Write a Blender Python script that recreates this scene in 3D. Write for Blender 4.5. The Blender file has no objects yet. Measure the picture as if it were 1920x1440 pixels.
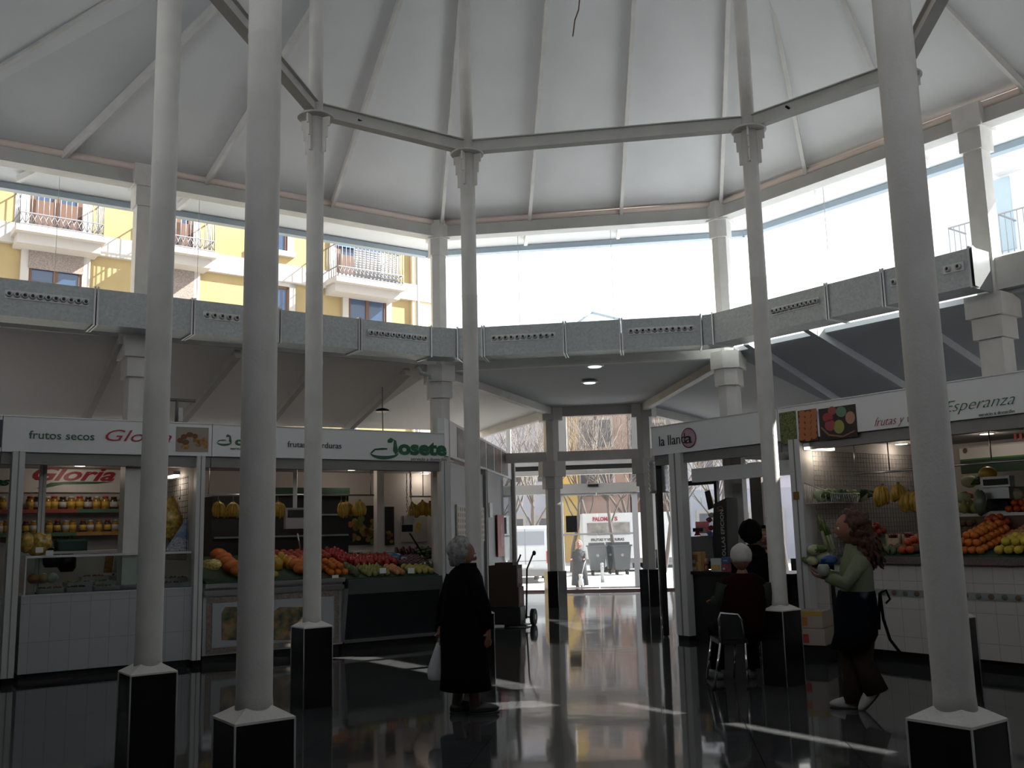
import bpy, bmesh, math, random
from mathutils import Vector, Matrix, Euler, noise
D = bpy.data; SC = bpy.context.scene; COL = SC.collection
R = random.Random(7)
PI = math.pi; V3 = Vector

# ------------------------------------------------------------------ camera
HC, PITCH, ROLL, FPX = 1.425, .1539, -.0243, 1797.8
FW = Vector((0, math.cos(PITCH), math.sin(PITCH)))
_r0 = Vector((1, 0, 0)); _u0 = _r0.cross(FW)
RT = _r0 * math.cos(ROLL) + _u0 * math.sin(ROLL)
UP = -_r0 * math.sin(ROLL) + _u0 * math.cos(ROLL)
CAM = Vector((0, 0, HC))
cd = D.cameras.new('camera'); cam = D.objects.new('camera', cd); COL.objects.link(cam)
cd.sensor_width = 36; cd.lens = FPX / 1920 * 36; cd.clip_end = 400
m3 = Matrix((RT, UP, -FW)).transposed()
cam.matrix_world = Matrix.Translation(CAM) @ m3.to_4x4()
SC.camera = cam
# ------------------------------------------------------------------ light
WORLD_STRENGTH, SUN_STRENGTH, EXPOSURE = 2.1, 25.0, -0.07
w = D.worlds.new('sky'); SC.world = w; w.use_nodes = True
nt = w.node_tree; bg = nt.nodes['Background']
tc = nt.nodes.new('ShaderNodeTexCoord'); sx = nt.nodes.new('ShaderNodeSeparateXYZ'); cr = nt.nodes.new('ShaderNodeValToRGB')
nt.links.new(tc.outputs['Generated'], sx.inputs[0]); nt.links.new(sx.outputs['Z'], cr.inputs[0]); nt.links.new(cr.outputs[0], bg.inputs[0])
cr.color_ramp.elements[0].color = (1, .985, .98, 1); cr.color_ramp.elements[0].position = .0
cr.color_ramp.elements[1].color = (.86, .91, 1, 1); cr.color_ramp.elements[1].position = .9
bg.inputs[1].default_value = WORLD_STRENGTH
SUN_TAN = .775
sd = Vector((.98, .19, 0)).normalized(); sd.z = SUN_TAN; sd.normalize()
sl = D.lights.new('sun', 'SUN'); sun = D.objects.new('sun', sl); COL.objects.link(sun)
sl.energy = SUN_STRENGTH; sl.angle = math.radians(.5); sl.color = (1, .95, .88)
sun.rotation_euler = sd.to_track_quat('Z', 'Y').to_euler()
SC.view_settings.view_transform = 'Standard'; SC.view_settings.look = 'None'
SC.view_settings.exposure = EXPOSURE; SC.view_settings.gamma = 1; SC.view_settings.use_curve_mapping = False
SC.cycles.max_bounces = 9; SC.cycles.diffuse_bounces = 5; SC.cycles.transparent_max_bounces = 16
SC.cycles.sample_clamp_indirect = 6

# ------------------------------------------------------------------ pixel helpers
def ray(x, y): return FW + RT * ((x - 960) / FPX) - UP * ((y - 720) / FPX)
def fl(x, y, z=0):
    d = ray(x, y); return CAM + d * ((z - HC) / d.z)
def atY(x, y, Y):
    d = ray(x, y); return CAM + d * (Y / d.y)
def prj(P):
    d = V3(P) - CAM; z = d.dot(FW); return 960 + FPX * d.dot(RT) / z, 720 - FPX * d.dot(UP) / z
def onv(x, y, p, q):
    d = ray(x, y); n = Vector((q[1] - p[1], -(q[0] - p[0]), 0)); P = Vector((p[0], p[1], 0))
    return CAM + d * (n.dot(P - CAM) / n.dot(d))
class Fr:
    """upright frame: s along u, t along n (away from the hall), z up"""
    def __init__(s, o, u):
        s.o = Vector((o[0], o[1], 0)); s.u = Vector((u[0], u[1], 0)).normalized(); s.n = Vector((-s.u.y, s.u.x, 0))
    def P(s, a, t, z): return s.o + s.u * a + s.n * t + Vector((0, 0, z))
    def px(s, x, y, t=0):
        p = s.o + s.n * t; q = p + s.u; w_ = onv(x, y, p, q)
        return (w_ - p).dot(s.u), w_.z
    def W(s, x, y, t=0):
        a, z = s.px(x, y, t); return s.P(a, t, z)
    @property
    def rz(s): return math.atan2(s.u.y, s.u.x)

# ------------------------------------------------------------------ materials
MATS = {}
def mat(name, c, rough=.6, metal=0, bump=0, bscale=40, var=0, vscale=5, emit=None, es=0, alpha=1, spec=.5, c2=None):
    if name in MATS: return MATS[name]
    m = D.materials.new(name); m.use_nodes = True; t = m.node_tree; b = t.nodes['Principled BSDF']
    b.inputs['Base Color'].default_value = (*c, 1); b.inputs['Roughness'].default_value = rough; b.inputs['Metallic'].default_value = metal
    b.inputs['Specular IOR Level'].default_value = spec
    if var or c2:
        n = t.nodes.new('ShaderNodeTexNoise'); n.inputs['Scale'].default_value = vscale; n.inputs['Detail'].default_value = 4
        tcn = t.nodes.new('ShaderNodeTexCoord'); t.links.new(tcn.outputs['Object'], n.inputs['Vector'])
        r = t.nodes.new('ShaderNodeValToRGB'); t.links.new(n.outputs['Fac'], r.inputs[0]); t.links.new(r.outputs[0], b.inputs['Base Color'])
        a = c2 or tuple(max(0, x * (1 - var)) for x in c); d = c if c2 else tuple(min(1, x * (1 + var)) for x in c)
        r.color_ramp.elements[0].color = (*a, 1); r.color_ramp.elements[0].position = .35
        r.color_ramp.elements[1].color = (*d, 1); r.color_ramp.elements[1].position = .65
    if bump:
        n2 = t.nodes.new('ShaderNodeTexNoise'); n2.inputs['Scale'].default_value = bscale
        bp = t.nodes.new('ShaderNodeBump'); bp.inputs['Strength'].default_value = bump; bp.inputs['Distance'].default_value = .01
        tcn = t.nodes.new('ShaderNodeTexCoord'); t.links.new(tcn.outputs['Object'], n2.inputs['Vector'])
        t.links.new(n2.outputs['Fac'], bp.inputs['Height']); t.links.new(bp.outputs[0], b.inputs['Normal'])
    if emit:
        b.inputs['Emission Color'].default_value = (*emit, 1); b.inputs['Emission Strength'].default_value = es
    MATS[name] = m; return m
def glass(name, tint=(1, 1, 1), refl=.08, rough=.0, haze=0, hc=(1, 1, 1)):
    m = D.materials.new(name); m.use_nodes = True; t = m.node_tree; t.nodes.clear()
    o = t.nodes.new('ShaderNodeOutputMaterial'); tr = t.nodes.new('ShaderNodeBsdfTransparent'); tr.inputs[0].default_value = (*tint, 1)
    g = t.nodes.new('ShaderNodeBsdfGlossy'); g.inputs['Roughness'].default_value = rough
    f = t.nodes.new('ShaderNodeLayerWeight'); f.inputs[0].default_value = .25
    mu = t.nodes.new('ShaderNodeMath'); mu.operation = 'MULTIPLY'; mu.inputs[1].default_value = refl * 3
    t.links.new(f.outputs['Fresnel'], mu.inputs[0])
    mx = t.nodes.new('ShaderNodeMixShader'); t.links.new(mu.outputs[0], mx.inputs[0]); t.links.new(tr.outputs[0], mx.inputs[1]); t.links.new(g.outputs[0], mx.inputs[2])
    last = mx
    if haze:
        df = t.nodes.new('ShaderNodeBsdfTranslucent'); df.inputs[0].default_value = (*hc, 1)
        m2 = t.nodes.new('ShaderNodeMixShader'); m2.inputs[0].default_value = haze
        t.links.new(mx.outputs[0], m2.inputs[1]); t.links.new(df.outputs[0], m2.inputs[2]); last = m2
    t.links.new(last.outputs[0], o.inputs[0]); MATS[name] = m; return m
def brickmat(name, c1, c2, mortar, sx_, sy_, msize=.01, rough=.35, rotz=0, bump=.2):
    """tile grid by object coordinates (x: along, y: up after rotation)"""
    m = D.materials.new(name); m.use_nodes = True; t = m.node_tree; b = t.nodes['Principled BSDF']
    tcn = t.nodes.new('ShaderNodeTexCoord'); m0 = t.nodes.new('ShaderNodeMapping'); m0.inputs['Rotation'].default_value = (0, 0, rotz)
    sp_ = t.nodes.new('ShaderNodeSeparateXYZ'); mp = t.nodes.new('ShaderNodeCombineXYZ')
    t.links.new(tcn.outputs['Object'], m0.inputs[0]); t.links.new(m0.outputs[0], sp_.inputs[0]); t.links.new(sp_.outputs['X'], mp.inputs['X']); t.links.new(sp_.outputs['Z'], mp.inputs['Y'])
    br = t.nodes.new('ShaderNodeTexBrick'); br.offset = 0; br.inputs['Scale'].default_value = 1
    br.inputs['Brick Width'].default_value = sx_; br.inputs['Row Height'].default_value = sy_; br.inputs['Mortar Size'].default_value = msize
    br.inputs['Color1'].default_value = (*c1, 1); br.inputs['Color2'].default_value = (*c2, 1); br.inputs['Mortar'].default_value = (*mortar, 1)
    t.links.new(mp.outputs[0], br.inputs['Vector']); t.links.new(br.outputs['Color'], b.inputs['Base Color'])
    b.inputs['Roughness'].default_value = rough
    MATS[name] = m; return m

WHITE = mat('painted_white_steel', (.62, .60, .58), .5, bump=.15, bscale=60, var=.05)
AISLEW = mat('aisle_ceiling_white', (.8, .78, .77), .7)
ROOFW = mat('ceiling_panel_white', (.66, .66, .67), .7, var=.03, vscale=1.5)
BEAM = mat('beam_paint', (.50, .49, .47), .55, var=.06, vscale=3)
CREAM = mat('cream_tube', (.72, .60, .54), .6)
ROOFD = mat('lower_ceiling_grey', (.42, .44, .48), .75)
BLACKST = mat('black_granite', (.008, .008, .009), .18, var=.3, vscale=80)
TRIM = mat('light_metal_trim', (.55, .55, .56), .4, .5)
TRIMD = mat('dull_metal_trim', (.25, .25, .26), .5, .3)
ALU = mat('aluminium', (.45, .46, .48), .35, .9, bump=.05)
STEEL = mat('stainless', (.5, .5, .52), .28, 1, bump=.03, bscale=10)
DARKM = mat('dark_metal', (.02, .02, .022), .35, .6)
SIGNW = mat('sign_white', (.72, .72, .74), .35)
STALLW = mat('stall_white', (.55, .55, .55), .45)
GREYP = mat('grey_profile', (.22, .21, .21), .5, .3)
BLK = mat('black_plastic', (.01, .01, .011), .4)
RUB = mat('rubber', (.015, .015, .015), .8)
GREENT = mat('green_letter', (.01, .11, .05), .4)
REDT = mat('red_letter', (.35, .01, .03), .4)
BLKT = mat('black_letter', (.015, .015, .018), .4)
GREYT = mat('grey_letter', (.12, .12, .13), .4)
PANE = glass('window_glass', (.97, .99, .98), .05)
PANEH = glass('shop_glass', (.9, .95, .93), .25)
CURT = glass('entrance_glass', (.86, .89, .9), .08, haze=.012)
OUTW = mat('outside_white_panel', (.6, .6, .6), .6)
LAMP = mat('lamp_glow', (1, 1, 1), .5, emit=(1, .85, .65), es=3)
LAMPC = mat('lamp_glow_cool', (1, 1, 1), .5, emit=(.95, 1, 1), es=1.2)

def galv():
    m = D.materials.new('galvanized_duct'); m.use_nodes = True; t = m.node_tree; b = t.nodes['Principled BSDF']
    v = t.nodes.new('ShaderNodeTexVoronoi'); v.inputs['Scale'].default_value = 38
    tcn = t.nodes.new('ShaderNodeTexCoord'); t.links.new(tcn.outputs['Object'], v.inputs['Vector'])
    r = t.nodes.new('ShaderNodeValToRGB'); t.links.new(v.outputs['Color'], r.inputs[0]); t.links.new(r.outputs[0], b.inputs['Base Color'])
    r.color_ramp.elements[0].color = (.33, .36, .37, 1); r.color_ramp.elements[1].color = (.44, .47, .48, 1)
    b.inputs['Metallic'].default_value = .4; b.inputs['Roughness'].default_value = .45; MATS['galv'] = m; return m
GALV = galv()
def floor_mat():
    m = D.materials.new('polished_black_floor'); m.use_nodes = True; t = m.node_tree; b = t.nodes['Principled BSDF']
    tcn = t.nodes.new('ShaderNodeTexCoord'); mp = t.nodes.new('ShaderNodeMapping'); mp.inputs['Rotation'].default_value = (0, 0, math.radians(8))
    br = t.nodes.new('ShaderNodeTexBrick'); br.offset = 0; br.inputs['Scale'].default_value = 1
    br.inputs['Brick Width'].default_value = .6; br.inputs['Row Height'].default_value = .6; br.inputs['Mortar Size'].default_value = .004
    br.inputs['Color1'].default_value = (.04, .04, .043, 1); br.inputs['Color2'].default_value = (.052, .052, .055, 1); br.inputs['Mortar'].default_value = (.012, .012, .012, 1)
    n = t.nodes.new('ShaderNodeTexNoise'); n.inputs['Scale'].default_value = 22; n.inputs['Detail'].default_value = 10
    r = t.nodes.new('ShaderNodeValToRGB'); r.color_ramp.elements[0].color = (.55, .55, .55, 1); r.color_ramp.elements[1].color = (1.5, 1.5, 1.5, 1)
    mx = t.nodes.new('ShaderNodeMixRGB'); mx.blend_type = 'MULTIPLY'; mx.inputs[0].default_value = 1
    t.links.new(tcn.outputs['Object'], mp.inputs[0]); t.links.new(mp.outputs[0], br.inputs['Vector']); t.links.new(tcn.outputs['Object'], n.inputs['Vector'])
    t.links.new(n.outputs['Fac'], r.inputs[0]); t.links.new(br.outputs['Color'], mx.inputs[1]); t.links.new(r.outputs[0], mx.inputs[2]); t.links.new(mx.outputs[0], b.inputs['Base Color'])
    n2 = t.nodes.new('ShaderNodeTexNoise'); n2.inputs['Scale'].default_value = 2.5
    bp = t.nodes.new('ShaderNodeBump'); bp.inputs['Strength'].default_value = .05; bp.inputs['Distance'].default_value = .02
    t.links.new(tcn.outputs['Object'], n2.inputs['Vector']); t.links.new(n2.outputs['Fac'], bp.inputs['Height']); t.links.new(bp.outputs[0], b.inputs['Normal'])
    b.inputs['Roughness'].default_value = .06; b.inputs['Specular IOR Level'].default_value = .5
    return m
FLOORM = floor_mat()

# ------------------------------------------------------------------ mesh helpers
class MB:
    def __init__(s): s.v = []; s.f = []; s.sm = []
    def add(s, vs, fs, smooth=False):
        o = len(s.v); s.v += [Vector(p) for p in vs]; s.f += [tuple(i + o for i in f) for f in fs]; s.sm += [smooth] * len(fs); return s
    def hexa(s, p):  # 8 points: bottom 4 ccw, top 4
        return s.add(p, [(3, 2, 1, 0), (4, 5, 6, 7), (0, 1, 5, 4), (1, 2, 6, 5), (2, 3, 7, 6), (3, 0, 4, 7)])
    def box(s, x0, x1, y0, y1, z0, z1):
        return s.hexa([(x0, y0, z0), (x1, y0, z0), (x1, y1, z0), (x0, y1, z0), (x0, y0, z1), (x1, y0, z1), (x1, y1, z1), (x0, y1, z1)])
    def fbox(s, F, a0, a1, t0, t1, z0, z1):
        if a0 > a1: a0, a1 = a1, a0
        return s.hexa([F.P(a0, t0, z0), F.P(a1, t0, z0), F.P(a1, t1, z0), F.P(a0, t1, z0), F.P(a0, t0, z1), F.P(a1, t0, z1), F.P(a1, t1, z1), F.P(a0, t1, z1)])
    def bar(s, p, q, w_, h, up=(0, 0, 1)):
        p = Vector(p); q = Vector(q); d = (q - p).normalized(); u = Vector(up); sd_ = d.cross(u)
        if sd_.length < 1e-4: sd_ = d.cross(Vector((0, 1, 0)))
        sd_.normalize(); u = sd_.cross(d); a = sd_ * w_ / 2; b = u * h / 2
        return s.hexa([p - a - b, p + a - b, q + a - b, q - a - b, p - a + b, p + a + b, q + a + b, q - a + b])
    def prism(s, pts, z0, z1):
        n = len(pts); v = [(p[0], p[1], z0) for p in pts] + [(p[0], p[1], z1) for p in pts]
        return s.add(v, [tuple(range(n))[::-1], tuple(range(n, 2 * n))] + [(i, (i + 1) % n, n + (i + 1) % n, n + i) for i in range(n)])
    def slab(s, pts, th, nrm=None):  # polygon in 3D given thickness along normal
        pts = [Vector(p) for p in pts]; n = len(pts)
        if nrm is None: nrm = (pts[1] - pts[0]).cross(pts[2] - pts[0]).normalized()
        d = Vector(nrm) * th; v = pts + [p + d for p in pts]
        return s.add(v, [tuple(range(n))[::-1], tuple(range(n, 2 * n))] + [(i, (i + 1) % n, n + (i + 1) % n, n + i) for i in range(n)])
    def tube(s, pts, r, n=8, cap=True):
        pts = [Vector(p) for p in pts]; rs = r if isinstance(r, (list, tuple)) else [r] * len(pts); rings = []
        prev = None
        for i, p in enumerate(pts):
            d = (pts[min(i + 1, len(pts) - 1)] - pts[max(i - 1, 0)]).normalized()
            if prev is None:
                a = d.cross(Vector((0, 0, 1)));
                if a.length < .1: a = d.cross(Vector((1, 0, 0)))
            else: a = prev - d * prev.dot(d)
            a.normalize(); prev = a; b = d.cross(a)
            rings.append([p + (a * math.cos(2 * PI * k / n) + b * math.sin(2 * PI * k / n)) * rs[i] for k in range(n)])
        v = [q for g in rings for q in g]; f = []
        for i in range(len(pts) - 1):
            for k in range(n): f.append((i * n + k, i * n + (k + 1) % n, (i + 1) * n + (k + 1) % n, (i + 1) * n + k))
        s.add(v, f, True)
        if cap:
            o = len(s.v) - len(v); L = len(pts) - 1
            s.f += [tuple(o + k for k in range(n))[::-1], tuple(o + L * n + k for k in range(n))]; s.sm += [False, False]
        return s
    def lathe(s, prof, c=(0, 0, 0), n=20, smooth=True):
        c = Vector(c); v = []; f = []
        for r, z in prof: v += [c + Vector((r * math.cos(2 * PI * k / n), r * math.sin(2 * PI * k / n), z)) for k in range(n)]
        for i in range(len(prof) - 1):
            for k in range(n): f.append((i * n + k, i * n + (k + 1) % n, (i + 1) * n + (k + 1) % n, (i + 1) * n + k))
        s.add(v, f, smooth); o = len(s.v) - len(v); L = len(prof) - 1
        s.f += [tuple(o + k for k in range(n))[::-1], tuple(o + L * n + k for k in range(n))]; s.sm += [False, False]
        return s
    def loft(s, secs, n=16, smooth=True):
        """secs: (centre, rx, ry, rotz[, tilt normal]) horizontal ellipses"""
        v = []; f = []
        for c, rx, ry, rz in secs:
            c = Vector(c)
            for k in range(n):
                a = 2 * PI * k / n; x = rx * math.cos(a); y = ry * math.sin(a)
                v.append(c + Vector((x * math.cos(rz) - y * math.sin(rz), x * math.sin(rz) + y * math.cos(rz), 0)))
        for i in range(len(secs) - 1):
            for k in range(n): f.append((i * n + k, i * n + (k + 1) % n, (i + 1) * n + (k + 1) % n, (i + 1) * n + k))
        s.add(v, f, smooth); o = len(s.v) - len(v); L = len(secs) - 1
        s.f += [tuple(o + k for k in range(n))[::-1], tuple(o + L * n + k for k in range(n))]; s.sm += [True, True]
        return s
    def ball(s, c, r, n=10, m_=7, sc=(1, 1, 1), jit=0, rot=None, fn=None):
        c = Vector(c); v = [Vector((0, 0, -1))]; f = []
        for i in range(1, m_):
            th = PI * i / m_ - PI / 2
            for k in range(n): v.append(Vector((math.cos(th) * math.cos(2 * PI * k / n), math.cos(th) * math.sin(2 * PI * k / n), math.sin(th))))
        v.append(Vector((0, 0, 1)))
        for k in range(n): f.append((0, 1 + (k + 1) % n, 1 + k)); f.append((len(v) - 1, 1 + (m_ - 2) * n + k, 1 + (m_ - 2) * n + (k + 1) % n))
        for i in range(m_ - 2):
            for k in range(n): f.append((1 + i * n + k, 1 + i * n + (k + 1) % n, 1 + (i + 1) * n + (k + 1) % n, 1 + (i + 1) * n + k))
        out = []
        for p in v:
            if fn: p = fn(p)
            if jit: p = p * (1 + jit * noise.noise(p * 2.3 + c * 3))
            p = Vector((p.x * sc[0], p.y * sc[1], p.z * sc[2])) * r
            if rot: p = rot @ p
            out.append(c + p)
        return s.add(out, f, True)

def mesh(name, mb, m, off=None):
    me = D.meshes.new(name); vs = mb.v if off is None else [p - off for p in mb.v]
    me.from_pydata([tuple(p) for p in vs], [], mb.f); me.polygons.foreach_set('use_smooth', mb.sm)
    for k in (m if isinstance(m, (list, tuple)) else [m]): me.materials.append(k)
    me.update(); return me
def obj(name, mb, m, parent=None):
    """a part (or a whole thing); vertices are given in world coordinates"""
    off = Vector(parent['_o']) if parent is not None and '_o' in parent else None
    if parent is None and mb.v:
        xs = [p.x for p in mb.v]; ys = [p.y for p in mb.v]; zs = [p.z for p in mb.v]
        off = Vector(((min(xs) + max(xs)) / 2, (min(ys) + max(ys)) / 2, min(zs)))
    me = mesh(name, mb, m, off); o = D.objects.new(name, me); COL.objects.link(o)
    if parent is not None:
        o.parent = parent
        if '_o' in parent: o['_o'] = tuple(parent['_o'])
    else:
        o.location = off; o['_o'] = tuple(off)
    return o
def thing(name, label, cat, loc=(0, 0, 0), group=None):
    o = D.objects.new(name, None); COL.objects.link(o); o.location = loc; o.empty_display_size = .1
    o['label'] = label; o['category'] = cat; o['_o'] = tuple(loc)
    if group: o['group'] = group
    return o
def tag(o, label, cat, group=None, kind=None):
    o['label'] = label; o['category'] = cat
    if group: o['group'] = group
    if kind: o['kind'] = kind
    return o
def struct(name, mb, m, par=None):
    o = obj(name, mb, m, par)
    if par is None: o['kind'] = 'structure'
    return o
def dup(root, loc=None, rot=None, scale=None, label=None, group=None):
    def cp(o, par):
        c = o.copy(); COL.objects.link(c); c.parent = par
        for ch in [k for k in D.objects if k.parent == o]: cp(ch, c)
        return c
    r_ = cp(root, None) if root.children else root.copy()
    if not root.children: COL.objects.link(r_)
    if loc is not None: r_.location = loc
    if rot is not None: r_.rotation_euler = rot
    if scale is not None: r_.scale = (scale,) * 3 if not isinstance(scale, (tuple, list)) else scale
    if label: r_['label'] = label
    if group: r_['group'] = group
    return r_
def text(s, F, a, t, z, h, m, parent, shear=0, bold=0, name='lettering', align='LEFT', rot=0, width=None, flip=False, depth=.002, space=1):
    cu = D.curves.new('t', 'FONT'); cu.body = s; cu.size = h; cu.shear = shear; cu.offset = bold; cu.extrude = depth; cu.align_x = align; cu.space_character = space
    cu.resolution_u = 3
    o = D.objects.new('t', cu); COL.objects.link(o); dg = bpy.context.evaluated_depsgraph_get()
    me = D.meshes.new_from_object(o.evaluated_get(dg)); D.objects.remove(o)
    mb = MB(); xs = [v.co.x for v in me.vertices] or [0]; wd = max(xs) - min(xs); k = (width / wd) if width and wd else 1
    if rot: cr_, sr_ = math.cos(rot), math.sin(rot)
    vs = []
    for v in me.vertices:
        x, y = v.co.x * k, v.co.y
        if rot: x, y = x * cr_ - y * sr_, x * sr_ + y * cr_
        vs.append(F.P(a + x, t - v.co.z, z + y))
    mb.add(vs, [tuple(p.vertices) for p in me.polygons]); D.meshes.remove(me)
    return obj(name, mb, m, parent)

UL = Vector((.823, .568, 0)); UC = Vector((.9906, -.1365, 0)); UR = Vector((.6, -.8, 0))
F2 = Vector((-1.03, 13.51, 0)); F3 = Vector((2.96, 12.96, 0))
CTR = Vector((.63, 6.75, 0))
LQ = F2 - UL * 6.5; RQ = F3 + UR * 7.3
def mir(p): return Vector((2 * CTR.x - p.x, 2 * CTR.y - p.y, p.z))
OCT = [F2, LQ, mir(RQ), mir(F3), mir(F2), mir(LQ), RQ, F3]     # counter-clockwise from the far left corner
P1 = Vector((.75, 18.8, 0)); P2 = Vector((2.55, 18.56, 0))
cols = dict(A=(-1.786, 8.53), B=(-.41, 9.5), C=(2.42, 9.07), E=(3.515, 7.99), c1=(-2.2, 5.87), c2=(-1.15, 4.31), D=(1.70, 3.9), G=(3.08, 5.0))
RING = ['B', 'A', 'c1', 'c2', 'D', 'G', 'E', 'C']
ZT = 7.5; ZE = 5.9; ZBEAM = 5.33
V3 = Vector
def zz(p, z): return V3((p[0], p[1], z))

# ================================================================== SETTING
NC = V3((.1365, .9906, 0)); NL = V3((-.568, .823, 0)); NR = V3((.8, .6, 0))
OUT = [CTR + (p - CTR) * 2.0 for p in OCT]
OUT[0] = V3((-4.2, 24.2, 0)); OUT[7] = V3((7.6, 22.7, 0))
floor_pts = [OUT[0], OUT[1], OUT[2], OUT[3], OUT[4], OUT[5], OUT[6], OUT[7]]
struct('floor', MB().prism([(p.x, p.y) for p in floor_pts[::-1]], -.25, 0), FLOORM)
# upper roof
mb = MB()
for i in range(8):
    a, b = OCT[i], OCT[(i + 1) % 8]; ra, rb = cols[RING[i]], cols[RING[(i + 1) % 8]]
    mb.slab([zz(b, ZE + .03), zz(a, ZE + .03), zz(ra, ZT), zz(rb, ZT)], .06, (0, 0, 1))
mb.slab([zz(cols[k], ZT) for k in RING], .1, (0, 0, 1))
struct('ceiling', mb, ROOFW)
# roof overhang outside the clerestory
OV = 1.1; mb = MB()
def outw(i, o):
    a, b, c = OCT[i - 1], OCT[i], OCT[(i + 1) % 8]; d1 = (b - a).normalized(); d2 = (c - b).normalized()
    n1 = V3((-d1.y, d1.x, 0)); n2 = V3((-d2.y, d2.x, 0)); n1 = -n1 if n1.dot(CTR - a) > 0 else n1; n2 = -n2 if n2.dot(CTR - b) > 0 else n2
    bis = (n1 + n2).normalized(); return b + bis * o / bis.dot(n1)
for i in range(8):
    a, b = OCT[i], OCT[(i + 1) % 8]; ea, eb = outw(i, OV), outw((i + 1) % 8, OV)
    mb.slab([zz(b, ZE + .03), zz(a, ZE + .03), zz(ea, 5.84), zz(eb, 5.84)], -.06, (0, 0, -1))
struct('ceiling_overhang', mb, OUTW)
GUT = mat('gutter_blue_grey', (.30, .36, .42), .4, .3)
for i in (7, 0, 6, 1):
    a, b = OCT[i], OCT[(i + 1) % 8]; ea, eb = outw(i, OV), outw((i + 1) % 8, OV)
    g = obj('gutter', MB().bar(zz(ea, 5.79), zz(eb, 5.79), .12, .075), GUT)
    tag(g, {7: 'blue grey roof gutter over the pale sky above the entrance duct', 0: 'roof gutter outside the clerestory in front of the yellow houses', 6: 'roof gutter outside the right clerestory glazing', 1: 'roof gutter at the far left corner of the roof'}[i], 'gutter')

def raft(p, q, w_, h): return MB().bar(p, q, w_, h)
def rafter(px0, px1, i, what):
    """rafter starting on the eave at px0 and passing px1 on the sloping panel i"""
    a, b = OCT[i], OCT[(i + 1) % 8]; r1 = zz(cols[RING[i]], ZT)
    A = zz(a, ZE); B = zz(b, ZE); n = (B - A).cross(r1 - A).normalized()
    def hit(x, y):
        d = ray(x, y); return CAM + d * (n.dot(A - CAM) / n.dot(d))
    p = hit(*px0); q = hit(*px1); d = (q - p).normalized()
    dz = d.z; q = p + d * ((ZT - .05 - p.z) / dz)
    off = V3((0, 0, -.04)); mb = MB().bar(p + off, q + off, .045, .09)
    e = p - d * (.9 if i in (0, 7, 6) else .9); mb.bar(V3((e.x, e.y, 5.80)), V3((p.x, p.y, 5.86)), .05, .08)
    t = thing('roof_rafter', what, 'rafter', tuple(p), 'rafters under the tent roof'); obj('bar', mb, WHITE, t)
    obj('bracket', MB().box(p.x - .05, p.x + .05, p.y - .03, p.y + .03, p.z - .12, p.z - .03), BEAM, t)
rafter((828, 418), (863, 0), 7, 'white roof rafter rising from the post left of the entrance window')
rafter((992, 413), (1025, 0), 7, 'white roof rafter left of the middle of the entrance side')
rafter((1164, 397), (1188, 0), 7, 'white roof rafter right of the middle of the entrance side')
rafter((1351, 382), (1365, 0), 7, 'white roof rafter rising from the post right of the entrance window')
rafter((1512, 328), (1448, 0), 6, 'white roof rafter seen between the two right hand round columns')
rafter((1700, 268), (1585, 0), 6, 'thin rafter partly behind the thick right column')
rafter((1945, 183), (1790, 22), 6, 'white rafter in the top right corner')
rafter((622, 384), (715, 100), 0, 'white rafter right of the far left round column with its plate')
rafter((383, 343), (458, 220), 0, 'white rafter crossing behind the second column from the left')
rafter((112, 293), (288, 120), 0, 'white rafter meeting the eave left of the leftmost column')
rafter((-190, 238), (98, 54), 0, 'white rafter crossing the top left corner')

# cream tube along the eave, eave beams
for i, (nm, lb) in {0: ('eave_beam', 'grey eave beam over the yellow house windows'), 7: ('eave_beam', 'grey eave beam above the bright entrance window'), 6: ('eave_beam', 'grey eave beam above the right clerestory'),
                    1: ('eave_beam', 'eave beam at the left end of the hall'), 2: ('eave_beam', 'eave beam behind the viewer, left'), 3: ('eave_beam', 'eave beam behind the viewer, middle'), 4: ('eave_beam', 'eave beam behind the viewer, right'), 5: ('eave_beam', 'eave beam at the right end of the hall')}.items():
    a, b = OCT[i], OCT[(i + 1) % 8]; t = thing(nm, lb, 'beam', tuple(zz((a + b) / 2, 5.68)))
    d = (b - a).normalized(); n = V3((-d.y, d.x, 0))
    if n.dot(CTR - a) < 0: n = -n
    obj('web', MB().bar(zz(a, 5.77), zz(b, 5.77), .14, .18), BEAM, t)
    obj('lower_flange', MB().bar(zz(a + n * .02, 5.685), zz(b + n * .02, 5.685), .2, .012), BEAM, t)
    obj('cream_tube', MB().tube([zz(a + n * .06, 5.905), zz(b + n * .06, 5.905)], .042, 10), CREAM, t)

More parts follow.
